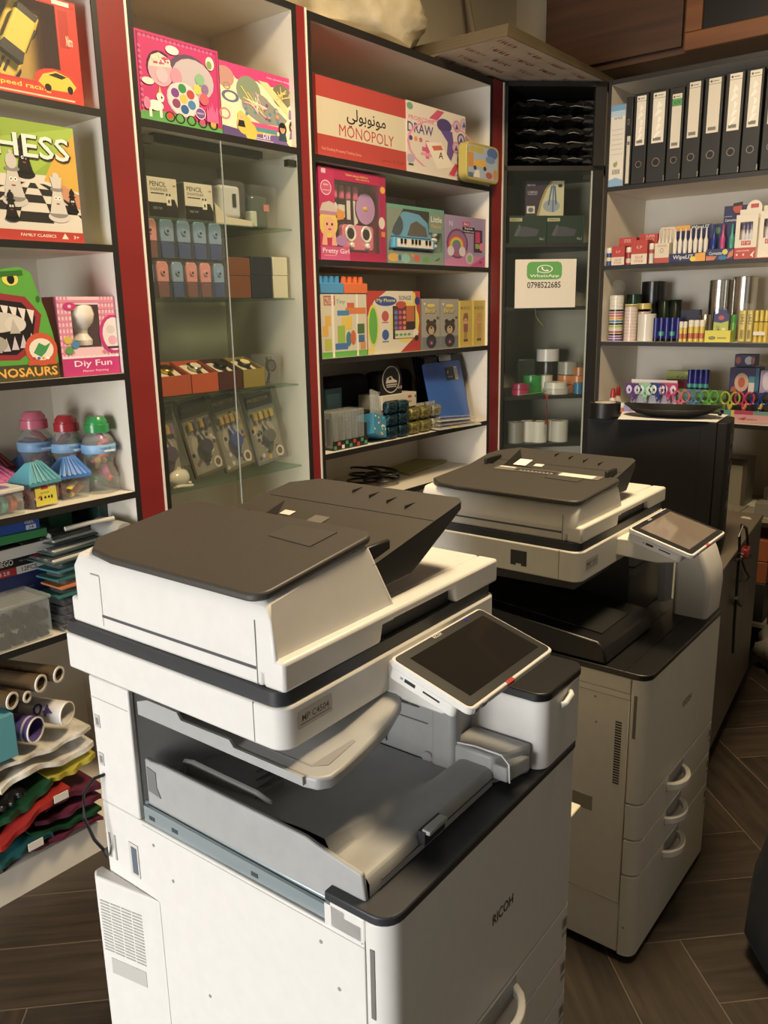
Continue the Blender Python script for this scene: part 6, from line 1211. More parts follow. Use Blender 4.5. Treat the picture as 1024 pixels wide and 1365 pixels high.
def rstick(label, p0, p1, top, zb, off, k, cap, grp=None, band=None, name='glue_stick', capfrac=.3, captop=True):
    o, a, w, h = spot(UR, p0, p1, top, zb, off); r = w/2
    t = thing(name, label, 'glue stick', o, a, grp); c = (r, r, 0)
    b0, b1 = (0, h*(1-capfrac)) if captop else (h*capfrac, h)
    MB().lathe([(r*.97, b0), (r*.97, b1)], k, c, 16).build('barrel', t)
    if captop: MB().lathe([(r, b1), (r, h-.003), (r*.85, h)], cap, c, 16).build('cap', t)
    else: MB().lathe([(r, 0), (r, b0)], cap, c, 16).build('cap', t)
    if band: MB().lathe([(r*1.0, h*band[0]), (r*1.0, h*band[1])], band[2], c, 16, cap=False).build('label_band', t)
    return t
GB = [(R_, 0, 0, 1, .42, '#d6cbb6'), (R_, 0, .42, 1, 1, '#b5382f'), (T_, 'GLUE', .5, .29, .5, .12, '#b5524a'), (T_, 'STICK', .5, .12, .6, .12, '#b5524a'), (P_, [(.3, .68), (.45, .62), (.4, .8)], '#d88a7c'), (P_, [(.5, .62), (.7, .72), (.55, .78)], '#d88a7c')]
rstick('blue and white glue stick in the corner of the glue shelf', (807, 354), (814, 353.5), (807, 331), RS2, .012, '#2a4a8a/g', '#d8d2c4/g', None, (.25, .45, '#d8c88a'))
carton('glue_box', 'small red and white glue box next to the corner glue stick', UR, (815, 352), (832, 351), (815, 329), RS2, .07, '#a8342c', GB, .015, 'glue box')
carton('glue_box', 'red glue box behind the small one', UR, (824, 350), (847, 349), (824, 318), RS2, .07, '#a8342c', [(R_, 0, 0, 1, 1, '#b5382f'), (T_, 'STICK', .5, .88, .4, .12, '#d8b0a4')], .10, 'glue box')
rstick('red glue stick standing between the two glue boxes', (833, 352.5), (840, 352), (833, 330), RS2, .02, '#a83a34/g', '#d8d2c4/g', None, (.1, .35, '#c9c2b4'))
carton('glue_box', 'larger red and white glue box between two glue sticks', UR, (841, 351), (862, 350), (841, 321), RS2, .07, '#a8342c', GB, .02, 'glue box')
carton('glue_box', 'red glue box behind the larger one', UR, (851, 349), (875, 348), (851, 313), RS2, .07, '#a8342c', [(R_, 0, 0, 1, 1, '#b5382f'), (T_, 'SUPER', .6, .92, .5, .09, '#d8b0a4'), (T_, 'STICK', .6, .80, .5, .09, '#d8b0a4')], .11, 'glue box')
rstick('white glue stick beside the tube display', (863.5, 350.5), (870, 350), (863.5, 325), RS2, .02, '#c9c4b8/g', '#d8d2c4/g', None, (.5, .7, '#b54a44'))
def tube_display(label, l, r, top, hdr, face, items, tubes, off=.02, name='pen_display'):
    """counter box with a low front, a taller printed back card and tubes standing between them"""
    o, a, w, h = spot(UR, l, r, top, RS2, off)
    H = onplane(hdr, o, Vector((-math.sin(a), math.cos(a), 0))).z-RS2
    t = thing(name, label, 'counter display', o, a)
    MB().box(0, w, 0, .003, 0, h, face[0]).box(0, .003, .003, .07, 0, h, face[0]).box(w-.003, w, .003, .07, 0, h, face[0]).box(.003, w-.003, .003, .07, 0, .003, face[0]).build('box', t, smooth=False)
    bc = MB().box(0, w, .071, .074, 0, H, face[1]).build('back_card', t, smooth=False)
    art(w, h, items[0]).build('printed_front', t, smooth=False, flip=False)
    if items[1]: art(w, H, items[1]).build('printed_card', bc, (0, .0708, 0), smooth=False, flip=False)
    n = len(tubes); rr_ = min(.013, w*.42/n)
    for i, (k, kc) in enumerate(tubes):
        x = w*(i+.5)/n; z0 = .012; top_ = H*.86 if face[2] is None else face[2]*H
        p = thing('correction_pen', f'correction pen {k}', 'pen') if 0 else None
        MB().lathe([(rr_*.5, z0), (rr_*.8, z0+.02), (rr_, top_*.4), (rr_, top_*.62), (rr_*.45, top_*.72), (rr_*.3, top_), (rr_*.1, top_)], k, (x, .035, 0), 12).build('pen', t)
    return t
tube_display('white and red counter box holding four white correction pens', (872, 350.5), (891, 349.5), (872, 325), (872, 303), ('#cfc4ac', '#c9bfa8', .93), ([(R_, 0, 0, 1, 1, '#cfc4ac'), (R_, 0, 0, 1, .26, '#b5443c'), (T_, 'NOVUS', .5, .86, .6, .1, '#b5443c'), (O_, .5, .62, .12, .12, .3, '#8d866f')], [(R_, 0, .9, 1, 1, '#cfc4ac'), (T_, 'NOVUS', .5, .94, .6, .05, '#b5443c')]), [('#d8d2c4/g', 0)]*4)
tube_display('navy display of seven white correction pens with orange patches', (892, 350), (940, 346.5), (892, 339), (892, 301), ('#24285a', '#262a60', .90), ([(R_, 0, 0, 1, 1, '#24285a'), (T_, 'WipeLIT', .38, .5, .56, .6, '#d6d6cc'), (P_, [(.7, 0), (1, 0), (1, 1), (.72, .9)], '#d89a2a'), (E_, .66, .3, .08, .3, '#d8c02a')], [(R_, 0, .86, .4, 1.0, '#d89a2a'), (T_, 'WipeLIT', .68, .93, .5, .11, '#c9d6a8')]), [('#d8d2c6/g', 0)]*7)
tube_display('navy star patterned display with blue, pink and green pens', (941, 346.5), (977, 343.5), (941, 333), (941, 298), ('#25305a', '#252c58', .95), ([(R_, 0, 0, 1, 1, '#2a3360'), (T_, 'Corrector', .36, .62, .5, .3, '#d0d0c8'), (P_, [(0, 0), (.3, 0), (.4, .35), (0, .4)], '#c2704a'), (E_, .62, .2, .16, .2, '#2f6aa0'), (E_, .7, .7, .1, .24, '#c9c04a'), (P_, [(.78, .1), (1, .3), (1, .9), (.84, .6)], '#c2704a')], [(E_, .2, .82, .1, .09, '#4a7a4a'), (E_, .12, .6, .06, .05, '#3a6aa0'), (E_, .85, .62, .12, .08, '#2f6aa0'), (E_, .88, .3, .14, .14, '#4a9a6a'), (E_, .1, .3, .1, .1, '#5aa07a')]), [('#1f3a8a/g', 0), ('#b8427f/g', 0), ('#3a9a86/g', 0)])
o, a, w, h = spot(UR, (961, 344), (985, 342), (961, 276), RS2, .11)
t = thing('display_header', 'navy display board with a red shield emblem behind the coloured pens', 'display board', o, a)
MB().box(0, w*1.4, 0, .004, 0, h, '#262a52').build('board', t, smooth=False)
MB().prism([(w*.5, h*.90), (w*1.0, h*.92), (w*1.0, h*1.04), (w*.98, h*1.06), (w*.5, h*1.04), (w*.48, h*1.0)], 'y', -.004, -.001, '#2a2420').build('shield_back', t, smooth=False)
art(w*1.4, h, [(P_, [(.36, .98), (.36, .92), (.46, .86), (.62, .86), (.70, .92), (.70, .99)], '#b5432f'), (T_, 'Correction', .30, .74, .44, .05, '#d0d0c8'), (R_, .05, .80, .34, .815, '#8a8ab0'), (T_, '24', .8, .55, .18, .08, '#d0d0c8')]).build('printed_front', t, (0, -.005, 0), smooth=False, flip=False)
for i, (l, r, tp, lab_) in enumerate((((978, 343.5), (1007, 341.5), (978, 293), 'tall white and red window box of correction pens with a rounded header'), ((1009, 341.5), (1040, 339), (1009, 288), 'second white window box of pens, cut by the picture edge'))):
    o, a, w, h = spot(UR, l, r, tp, RS2, .015+.03*i)
    t = thing('window_box', lab_, 'counter display', o, a)
    b = MB().box(0, w, .05, .053, 0, h*1.25, '#d6cebc').box(0, .002, .003, .05, 0, h, '#d6cebc').box(w-.002, w, .003, .05, 0, h, '#d6cebc').box(0, w, 0, .003, 0, h*.48, '#d6cebc').box(0, w*.2, 0, .003, h*.48, h*.92, '#d6cebc').box(w*.78, w, 0, .003, h*.48, h*.92, '#d6cebc').box(0, w, 0, .003, h*.92, h*1.1, '#d6cebc')
    b.prism([(w*.3, h*1.25)]+[(w*.65+w*.36*math.cos(q), h*1.25+h*.22*math.sin(q)) for q in [PI-PI*j/10 for j in range(11)]], 'y', .05, .053, '#d6cebc')
    b.build('box', t, smooth=False)
    art(w, h, [(R_, 0, 0, 1, .28, '#b53f38') if not i else (R_, 0, 0, 1, .02, '#b53f38'), (R_, .3, .34, .74, .45, '#b53f38'), (T_, 'ST SP', .52, .395, .36, .06, '#e0d4c4'), (T_, 'CORRECTION PEN', .4, .20, .6, .04, '#e0c4b4'), (P_, [(.75, .08), (.84, .14), (.95, .2), (.88, .1), (.9, .02), (.82, .06)], '#e0d4c4'), (R_, .1, .08, .18, .13, '#e0c4b4'), (R_, .4, .08, .48, .13, '#e0c4b4')]).build('printed_front', t, smooth=False, flip=False)
    MB().box(w*.48, w*.84, .0485, .0495, h*1.28, h*1.38, '#b53f38').build('header_badge', t, smooth=False)
    for j in range(3): MB().lathe([(.007, h*.3), (.010, h*.5), (.010, h*.6), (.005, h*.68), (.003, h*.86)], '#c9c6cc/g', (w*(.32+.17*j), .025, 0), 12).build('pen', t); MB().lathe([(.0105, h*.74), (.0095, h*.93)], '#6a64a0/c', (w*(.32+.17*j), .025, 0), 12).build('pen_cap', t)

# tapes, films and glue on the third shelf
def rcyl(name, label, cat, l, r, top, zb, off, k, grp=None, bands=None, hollow=False):
    o, a, w, h = spot(UR, l, r, top, zb, off); R = w/2
    t = thing(name, label, cat, o, a, grp); c = (R, R, 0)
    if hollow: MB().lathe([(R, 0), (R, h), (R*.55, h), (R*.55, .0), (R, 0)], k, c, 24, cap=False).build('roll_body', t)
    else: MB().lathe([(R, 0), (R, h-.002), (R*.96, h)], k, c, 24).build('roll_body', t)
    for (z0, z1, kk) in bands or (): MB().lathe([(R*1.012, h*z0), (R*1.012, h*z1)], kk, c, 24, cap=False).build('band', t)
    return t, w, h
def stack_of_spools(labels, l, r, zb, off, cols, hs, grp, name='tape_spool'):
    o, a, w, _ = spot(UR, l, r, (l[0], l[1]-20), zb, off); R = w/2; z = zb
    for i, (k, hh) in enumerate(zip(cols, hs)):
        t = thing(name, labels(i), 'spool', (o.x, o.y, z), a, grp)
        MB().lathe([(R*.9, .002), (R*.97, .002), (R*.97, hh-.002), (R*.9, hh-.002)], k, (R, R, 0), 22, cap=False).build('wound_tape', t); MB().lathe([(R*.4, 0), (R, 0), (R, .002), (R*.4, .002), (R*.4, hh-.002), (R, hh-.002), (R, hh), (R*.4, hh), (R*.4, 0)], '#d8d4c8/g', (R, R, 0), 22, cap=False).build('spool_body', t)
        z += hh+.0005
    return z
nth = ['lowest', 'second', 'third', 'fourth', 'fifth', 'sixth', 'seventh', 'eighth', 'ninth', 'tenth', 'eleventh', 'topmost']
cols = ['#6a3a8a/g', '#7a4a9a/g', '#2a2424/g', '#a8342f/g', '#c9c2a4/g', '#9ab03a/g', '#1f1d1d/g', '#4a7a9a/g', '#c9963a/g', '#c2604a/g', '#a85a7a/g', '#231f1f/g']
zt_ = stack_of_spools(lambda i: f'{nth[i]} coloured tape spool in the striped stack beside the corner', (807, 457), (825, 457), RS3, .03, cols, [.014]*12, 'striped stack of tape spools')
stack_of_spools(lambda i: f'{nth[i]} of the white spools on top of the striped stack', (807, 457), (825, 457), zt_, .03, ['#cfc8ba/g']*4, [.018]*4, 'striped stack of tape spools')
tag(MB().ball((4.50, 1.965, zt_+.115), (.05, .04, .045), 'bag_clear', 12, 8).build('clear_bag'), 'twisted clear bag top above the striped spools', 'bag')
stack_of_spools(lambda i: f'{nth[i]} rose white tape spool in the pale stack', (828, 456.5), (844.5, 456), RS3, .035, ['#cbb0a4/g']*11, [.0165]*11, 'pale stack of tape spools')
rcyl('tape_spool', 'pale yellow tape roll on top of the pale stack', 'spool', (828, 456.5), (844.5, 456), (828, 406), RS3+.19, .035, '#c9b85a/g')[0]
rcyl('tape_spool', 'second yellow tape roll behind the white roll', 'spool', (843, 456.5), (862, 456), (843, 405), RS3+.17, .12, '#b8a84a/g')
rcyl('tape_stack', 'pale pink tape roll under the second yellow roll', 'spool', (843, 456.5), (862, 456), (843, 416), RS3, .12, '#c9b0a6/g')
rcyl('tape_roll', 'wide plain white roll in front', 'roll', (845, 456.5), (868, 456), (845, 419), RS3, .03, '#cfcabe/g')
rcyl('film_roll', 'tall black film roll at the back of the tape shelf', 'roll', (847, 455), (877, 455), (847, 376), RS3, .30, '#1f1b17/g', None, None)
rcyl('film_roll', 'short dark green film roll behind the yellow tapes', 'roll', (830, 455), (848, 455), (830, 393), RS3, .20, '#1d3a24/g')
rcyl('film_roll', 'dark green film roll beside the tall black one', 'roll', (873, 455), (888, 455), (873, 401), RS3, .25, '#18291b/g')
rcyl('film_roll', 'darker green film roll behind the blue glue sticks', 'roll', (887.5, 455), (903, 455), (887, 400), RS3, .26, '#142317/g')
rcyl('foil_roll', 'tall silver roll standing at the back, nearer the corner', 'roll', (937, 455), (965, 455), (938, 374), RS3, .28, '#c6c2b8/m')
rcyl('foil_roll', 'tall silver roll standing at the back, farther from the corner', 'roll', (967, 455), (999, 455), (968, 369.5), RS3, .26, '#c6c2b8/m')
rcyl('foil_roll', 'short silver roll in front of the tall ones', 'roll', (927, 455), (944, 455), (927, 420), RS3, .14, '#b9b5aa/m')
for i in range(5): rstick(['dark blue glue stick beside the white roll', 'second dark blue glue stick from the white roll', 'third dark blue glue stick from the white roll', 'fourth dark blue glue stick from the white roll', 'dark blue glue stick next to the small yellow sticks'][i], (868.5+7.4*i, 456.5), (875.5+7.4*i, 456), (868.5+7.4*i, 424), RS3, .03+.012*(i % 2), '#24267a/g', '#17171d/g', 'dark blue glue sticks', (.25, .42, '#3a9a86/g' if i % 2 else '#24267a/g'), 'glue_stick', .14, False)
plain_box('glue_tray', 'navy card tray behind the small glue sticks', 'tray', cpos((0, 0), 0, 0) if 0 else Vector((4.53, 1.62, RS3)), -PI/2, .10, .04, .165, '#1d1f3a')
for i in range(5): rstick(['small glue stick with a dark base next to the blue ones', 'second small glue stick with a dark base', 'yellow glue stick, first of the bright three', 'yellow glue stick, middle of the bright three', 'yellow glue stick, last of the bright three before the yellow display'][i], ((903.5+5.6*i) if i < 2 else (915.5+7.4*(i-2)), 455.5), ((908.7+5.6*i) if i < 2 else (922.5+7.4*(i-2)), 455), (903.5, 429) if i < 2 else (915, 427), RS3, .03, '#d0b83a/g', '#d8d2c4/g', 'small yellow glue sticks', (.15, .4, '#b5603a/g'))
t, w, h, d = carton('clay_display', 'bright yellow counter display with a blue and lime card', UR, (939, 456), (973, 456), (939, 441), RS3, .06, '#cfc52a', [(R_, 0, 0, 1, 1, '#d3ca2c'), (P_, rr(.15, .22, .42, .5, .08, .1), '#4a4620'), (T_, 'STICK', .285, .36, .2, .14, '#cfc8a0'), (R_, .5, .3, .84, .42, '#8a8434')], .02, 'counter display')
art(w*.58, h*2.2, [(P_, [(0, 0), (1, 0), (1, .82), (.9, .84), (.85, 1.0), (.3, 1.0), (.28, .88), (0, .8)], '#a8b43a'), (P_, [(0, .52), (.5, .47), (1, .56), (1, .82), (.9, .84), (.85, 1), (.3, 1), (.28, .88), (0, .8)], '#3a3a72'), (E_, .5, .68, .2, .09, '#b5563a'), (E_, .3, .3, .14, .08, '#8a9a4a'), (E_, .7, .22, .12, .07, '#cfd0a0'), (E_, .35, .2, .1, .06, '#7a6a3a')]).build('picture_card', t, (w*.24, .03, h*.6), smooth=False, flip=False)
rstick('small green glue bottle behind the yellow display', (971, 456), (979, 455.5), (971, 420), RS3, .08, '#5a9a3a/g', '#3a8a3a/g')
for i, (x0, x1) in enumerate(((982.5, 992), (993, 1001))):
    o, a, w, h = spot(UR, (x0, 456), (x1, 455.5), (x0, 414), RS3, .03)
    t = thing('glue_pack', ['yellow glue tube in clear film with upright black letters, nearer the yellow display', 'yellow glue tube in clear film beside the capped glue bottles'][i], 'glue tube', o, a)
    MB().prism(rrect(0, w, 0, .03, .008, 4), 'z', .002, h, '#cfb82a/g').build('tube', t, bevel=.004); art(w, h, [(T_, 'UHU', .5, .72, .30*h/w, .55*w/h, -PI/2, '#2a2414'), (R_, .2, .1, .8, .4, '#c2aa24'), (L_, .5, .12, .5, .38, .012, '#8a7a1c')]).build('printed_front', t, smooth=False, flip=False)
    MB().box(-.002, w+.002, -.003, .034, 0, h*1.22, 'bag_clear').build('clear_bag', t, bevel=.004)
for i in range(4):
    x0 = 1002.5+6.6*i
    o, a, w, h = spot(UR, (x0, 455.5), (x0+6.2, 455), (x0, 414), RS3, .035)
    t = thing('glue_bottle', ['yellow glue bottle, first in the taped pack', 'yellow glue bottle, second in the taped pack', 'yellow glue bottle, third in the taped pack', 'yellow glue bottle, last in the taped pack'][i], 'glue bottle', o, a, 'taped pack of yellow glue bottles')
    MB().lathe([(w*.5, 0), (w*.5, h*.62), (w*.4, h*.65)], '#c9ae2c/g', (w/2, w/2, 0), 14).build('bottle_body', t); MB().lathe([(w*.46, h*.66), (w*.42, h)], '#d3ba2a/g', (w/2, w/2, 0), 14).build('cap', t); MB().lathe([(w*.47, h*.60), (w*.47, h*.655)], '#2a2416/g', (w/2, w/2, 0), 14).build('cap_ring', t)
    if i == 1: MB().box(-w*.9, w*1.6, -.004, -.001, h*.22, h*.34, '#d8d2c0').build('price_label', t, smooth=False)

# scissors and glue on the lowest shelf
def glue_bottle(label, l, r, top, off):
    o, a, w, h = spot(UR, l, r, top, RS4, off); R = w/2
    t = thing('craft_glue_bottle', label, 'glue bottle', o, a)
    MB().lathe([(R*.96, 0), (R, .004), (R, h*.42), (R*.45, h*.60), (R*.45, h*.64)], '#d6cdbb/g', (R, R, 0), 18).build('bottle_body', t); MB().lathe([(R*.5, h*.635), (R*.48, h*.8), (R*.36, h*.98), (R*.2, h)], '#a8201f/g', (R, R, 0), 16).build('cap', t); MB().lathe([(R*1.01, h*.16), (R*1.01, h*.36)], '#a8302c/g', (R, R, 0), 18, cap=False).build('label_band', t)
glue_bottle('white craft glue bottle with a red nozzle in the corner above the tape roll', (806, 560), (819.5, 560), (806, 518), .04); glue_bottle('second craft glue bottle just behind the first', (814, 558), (826, 558), (814, 515), .13)
rstick('small jar with an orange label next to the glue bottles', (821.5, 560), (832, 560), (821.5, 537), RS4, .05, '#c9c2b2/g', '#cfd6cc/g', None, (.2, .6, '#c2603a'), 'paste_jar', .25)
def loop(mb, cx, cz, rx, rz, th, k, y=0): mb.tube([(cx+rx*math.cos(2*PI*i/16), y, cz+rz*math.sin(2*PI*i/16)) for i in range(17)], th, k, 7)
def scissors(label, px, ztop, y, fr, k, eyes=None, accent=None, s=1.0):
    q, a = UR; n = Vector((-math.sin(a), math.cos(a), 0)); P = onplane((px, 540), Vector(q)+n*y, n); Hh = onplane((px, ztop), Vector(q)+n*y, n).z
    t = thing('craft_scissors', label, 'scissors', (P.x, P.y, RS4+.022), a, fr)
    z1 = Hh-RS4-.022; rx, rz = .0185*s, .026*s
    m1 = MB(); loop(m1, -.021*s, z1-rz, rx, rz, .0045*s, k); m1.tube([(-.010*s, 0, z1-2*rz+.008), (-.002, 0, z1-2*rz-.02), (.004, 0, z1-2*rz-.035)], [.006*s, .008*s, .005*s], k, 8); m1.build('handle', t)
    m2 = MB(); loop(m2, .021*s, z1-rz, rx, rz, .0045*s, k); m2.tube([(.010*s, .002, z1-2*rz+.008), (.002, .002, z1-2*rz-.02), (-.004, .002, z1-2*rz-.035)], [.006*s, .008*s, .005*s], accent or k, 8); m2.build('handle', t)
    for sx in (-1, 1): MB().prism([(.004*sx, z1-2*rz-.03), (-.006*sx, z1-2*rz-.03), (-.002*sx, .0)], 'y', .0005+.001*sx, .0015+.001*sx, '#b5b5b0/m').build('blade', t, smooth=False)
    MB().lathe([(.004*s, -.0095), (.004*s, .009)], accent or '#c9c4ba/m', (0, 0, z1-2*rz-.018), 12, 'y').build('screw', t)
    if eyes:
        for sx in (-1, 1): e = MB().ball((sx*.0205*s, 0, z1-rz), (.0165*s, .003, .023*s), eyes, 12, 7).build('eye_disc', t); MB().ball((sx*.0205*s+.003, -.0035, z1-rz-.002), (.005*s, .001, .008*s), '#1d1a1c/g', 8, 5).build('pupil', e)
        MB().box(-.042*s, .042*s, .004, .007, z1-.035, z1+.006, k).build('crown', t, bevel=.004)
def holder(label, l, r, top, back, col, items, bk):
    o, a, w, h = spot(UR, l, r, top, RS4, .05); Hb = onplane((l[0], back), o, Vector((-math.sin(a), math.cos(a), 0))).z-RS4
    t = thing('scissors_display', label, 'counter display', o, a)
    MB().box(0, w, 0, .003, 0, h, col).box(0, .003, .003, .09, 0, h, col).box(w-.003, w, .003, .09, 0, h, col).box(.003, w-.003, .003, .09, 0, .003, col).box(0, w, .09, .093, 0, Hb, bk).build('box', t, smooth=False)
    art(w, h, items).build('printed_front', t, smooth=False, flip=False)
holder('lilac display of scissors with cartoon eyes', (831, 560), (892, 562), (831, 541), 507, '#8f8ab5', [(R_, 0, 0, 1, 1, '#8f8ab5'), (T_, 'Color', .3, .55, .34, .5, '#b52f5a'), (E_, .2, .8, .06, .2, '#3a3a8a'), (R_, .58, .3, 1, 1, '#b9a4b4'), (T_, 'Art', .66, .62, .1, .4, '#c23a6a'), (E_, .78, .5, .04, .2, '#cfd03a'), (T_, 'fun', .9, .5, .1, .3, '#c23a6a')], '#d6cdd0')
for px, k, e, lab_ in ((845, '#5f3a86/g', '#cfc6d8/g', 'purple'), (861, '#8fc4a0/g', '#c4d8c8/g', 'mint green'), (878, '#2f3f8a/g', '#d8d4d0/g', 'navy topped'), (892.5, '#b83a72/g', '#d8c4cc/g', 'magenta')): scissors(lab_+' scissors with two cartoon eyes in the lilac display', px-2, 512, .095, 'scissors with cartoon eyes', k, e, None, 1.12)
holder('black and red display with pink, blue and green scissors', (893, 562), (958, 564), (893, 546), 520, '#2a2a26', [(R_, 0, 0, 1, 1, '#2c2b27'), (T_, 'All Do', .24, .5, .34, .5, '#a83a3a'), (T_, 'Junior', .6, .6, .34, .4, '#a8a83a'), (P_, [(.5, .1), (.85, .2), (.8, .4), (.55, .3)], '#b5523a')], '#5a8a3a')
for px, k, lab_, ac in ((907, '#cf5a86/g', 'pink', '#d8708c/g'), (924, '#4a7aa8/g', 'steel blue', '#5a8ab8/g'), (945, '#5aa83f/g', 'leaf green', '#6ab84a/g')): scissors(lab_+' scissors in the black and red display', px, 521, .095, 'plain craft scissors', k, None, ac, 1.15)
holder('pastel display of three two coloured scissors at the shelf end', (960, 564.5), (1030, 567), (960, 546), 524, '#b9a4b0', [(R_, 0, 0, .22, 1, '#5a9aa0'), (R_, .22, 0, .6, 1, '#cfc06a'), (P_, [(.3, 1), (1, 1), (1, .2), (.5, 0), (.22, 0)], '#cfa0a8'), (R_, .26, .68, .62, 1, '#b83a6a'), (R_, .62, .7, 1, 1, '#6a9a9a'), (P_, [(.32, .3), (.5, .5), (.46, .2)], '#b83a6a'), (T_, 'Creative', .55, .32, .3, .16, '#8a4a5a'), (R_, .2, 0, .24, 1, '#d8c84a')], '#3a3430')
for px, k, ac, lab_ in ((973, '#a8b53a/g', '#d8c03a/g', 'lime and yellow'), (992, '#c2356a/g', '#d8a03a/g', 'crimson and yellow'), (1013, '#24408a/g', '#d8c03a/g', 'dark blue and yellow')): scissors(lab_+' scissors in the pastel display', px, 523, .095, 'two coloured scissors', k, None, ac, 1.2)
plain_box('card_box', 'lime card box standing behind the lilac display', 'box', spot(UR, (885, 560), (915, 560), (885, 497), RS4, .30)[0], -PI/2, .20, .05, .235, '#8f9a3a', [(R_, 0, .75, 1, 1, '#a8b04a'), (T_, 'FABER', .6, .85, .6, .06, '#6a6a4a'), (P_, [(.5, .95), (.6, 1.0), (.62, .9)], '#c9d04a')])
plain_box('card_box', 'maroon box behind the lilac display', 'box', spot(UR, (885, 560), (915, 560), (885, 506), RS4, .22)[0], -PI/2, .20, .06, .19, '#6a1f3a')
for i in range(4): rstick(['blue glue marker in the upper set, nearest the lime box', 'second blue glue marker in the upper set', 'third blue glue marker in the upper set', 'blue glue marker at the end of the upper set'][i], (914.5+7.2*i, 520), (921.5+7.2*i, 520), (914.5+7.2*i, 493), RS4+.135, .17, '#23277f/g', '#17171d/g', 'upper set of blue glue markers', (.2, .36, '#3a9a86/g'), 'glue_marker', .12, False)
plain_box('riser_box', 'brown carton carrying the blue glue markers', 'box', spot(UR, (912, 560), (945, 560), (912, 524), RS4, .16)[0], -PI/2, .17, .07, .133, '#5a4a3a')
PB = [(R_, 0, 0, 1, 1, '#2f2a5a'), (E_, .42, .72, .24, .18, '#c9a48a'), (E_, .42, .72, .12, .1, '#b5562f'), (E_, .16, .55, .1, .09, '#b5563a'), (E_, .3, .3, .2, .11, '#c9c2c4'), (E_, .3, .3, .1, .06, '#6a3a6a'), (R_, .66, .14, .86, .72, '#cfcac0'), (R_, .66, .72, .86, .84, '#3a8aa0'), (R_, .88, 0, 1, 1, '#2a6a8a'), (R_, 0, 0, .62, .06, '#b5563a')]
carton('sharpener_carton', 'purple carton with a glue stick picture on the scissors shelf', UR, (968, 562), (1007, 563), (970, 490), RS4, .10, '#2f2a5a', PB, .17, 'box')
o, a, w, h = spot(UR, (979, 489), (1006, 489), (979, 478), RS4, .18); zq = onplane((990, 489.5), o, Vector((-math.sin(a), math.cos(a), 0))).z
t = plain_box('sharpener_carton', 'small purple carton on top of the larger purple one', 'box', Vector((o.x, o.y, zq+.004)), a, w, .08, .062, '#2f2a5a', [(E_, .18, .5, .13, .3, '#b5563a'), (E_, .7, .5, .2, .34, '#c9c2c4'), (E_, .9, .5, .1, .3, '#a85a4a')])
carton('pastel_box', 'pastel unicorn coloured box cut by the picture edge', UR, (1008.5, 563), (1040, 564), (1008.5, 494), RS4, .08, '#a8a0c0', [(R_, 0, 0, 1, .5, '#7fb894'), (R_, 0, .5, 1, 1, '#a090b8'), (E_, .3, .8, .2, .18, '#c9c0d0'), (E_, .7, .55, .2, .1, '#cfc9d4'), (E_, .6, .3, .14, .08, '#cfd8cc')], .15, 'box')

# ------------------------------------------------------------------ counter, tower case and what lies on it
ct = thing('service_counter', 'dull brown laminate counter behind the rear copier', 'counter', (2.70, .845, 0), rad(6.76))
MB().box(0, 1.40, .02, .62, .08, .845, 'counter_laminate').build('carcass', ct, smooth=False); MB().box(0, 1.405, -.004, .64, .846, .87, 'counter_laminate').build('worktop', ct, bevel=.003)
MB().box(.0, 1.03, 0, .0195, .085, .84, 'counter_laminate').build('front_panel', ct, smooth=False); MB().box(1.034, 1.40, 0, .0195, .085, .84, 'counter_laminate').build('front_panel', ct, smooth=False); MB().box(.03, 1.4, .05, .55, 0, .08, 'copier_black').build('plinth', ct, smooth=False)
so = thing('wall_socket', 'red socket block with a black lead on the counter front', 'socket', onplane((988, 735), (2.70, .839, 0), (math.sin(rad(-6.76)), math.cos(rad(6.76)), 0)), rad(6.76))
MB().box(-.035, .035, -.03, 0, -.02, .02, '#8f1f1c/g').build('housing', so, bevel=.006); MB().box(-.07, -.036, -.022, -.002, -.015, .012, '#5a2018/g').build('plug', so, bevel=.004)
so.location = Vector(so.location)+Vector((0, -.002, 0))
def lead(name, label, pts, r=.006):
    n = Vector((-math.sin(rad(6.76)), math.cos(rad(6.76)), 0))
    tag(MB().tube([onplane(p, Vector((2.70, .845, 0))-n*.02, n) for p in pts], r, 'copier_black', 7).build(name), label, 'cable')
lead('power_lead', 'long black lead running down the counter front from the red socket', [(986, 738), (984, 760), (982, 790), (979, 830), (977, 870)])
lead('power_lead', 'black lead looping up from the red socket to the counter top', [(986, 735), (986, 715), (989, 700), (995, 704), (998, 730), (1001, 742), (988, 745), (980, 746)])
lead('power_lead', 'short black lead looping below the red socket', [(988, 742), (994, 760), (999, 768), (996, 774), (984, 775)])
lead('loose_plug', 'small black plug hanging beside the long lead', [(981, 797), (984, 803), (988, 807)], .009)
pa = Vector((3.258, .996, .8712)); az_ = rad(12)
pt = thing('computer_tower', 'black computer tower on the counter with papers on top', 'computer', pa, az_)
MB().box(0, .222, 0, .50, .012, .533, 'pc_black').build('case', pt, bevel=.004)
MB().box(-.0018, -.0003, .06, .48, .03, .515, 'pc_black').build('side_panel', pt, bevel=.0007)
bz = MB().prism([(0, -.001), (.0, -.035), (.02, -.046), (.20, -.046), (.222, -.035), (.222, -.001)], 'z', .012, .533, 'pc_black').build('front_bezel', pt, bevel=.004)
for z in (.44, .38, .32): MB().box(.03, .19, -.0485, -.0462, z, z+.042, 'copier_black').build('drive_cover', bz, smooth=False)
MB().lathe([(.012, -.0485), (.012, -.0461)], '#3a3a3c/m', (.11, 0, .26), 16, 'y').build('power_button', bz); MB().box(.07, .15, -.0475, -.0461, .18, .20, '#55555a').build('front_ports', bz, smooth=False)
for x in (.03, .19):
    for y in (.03, .43): MB().lathe([(.014, 0), (.016, .004), (.016, .0115)], 'copier_black', (x, y, 0), 10).build('foot', pt)
ptop = pa.z+.5335
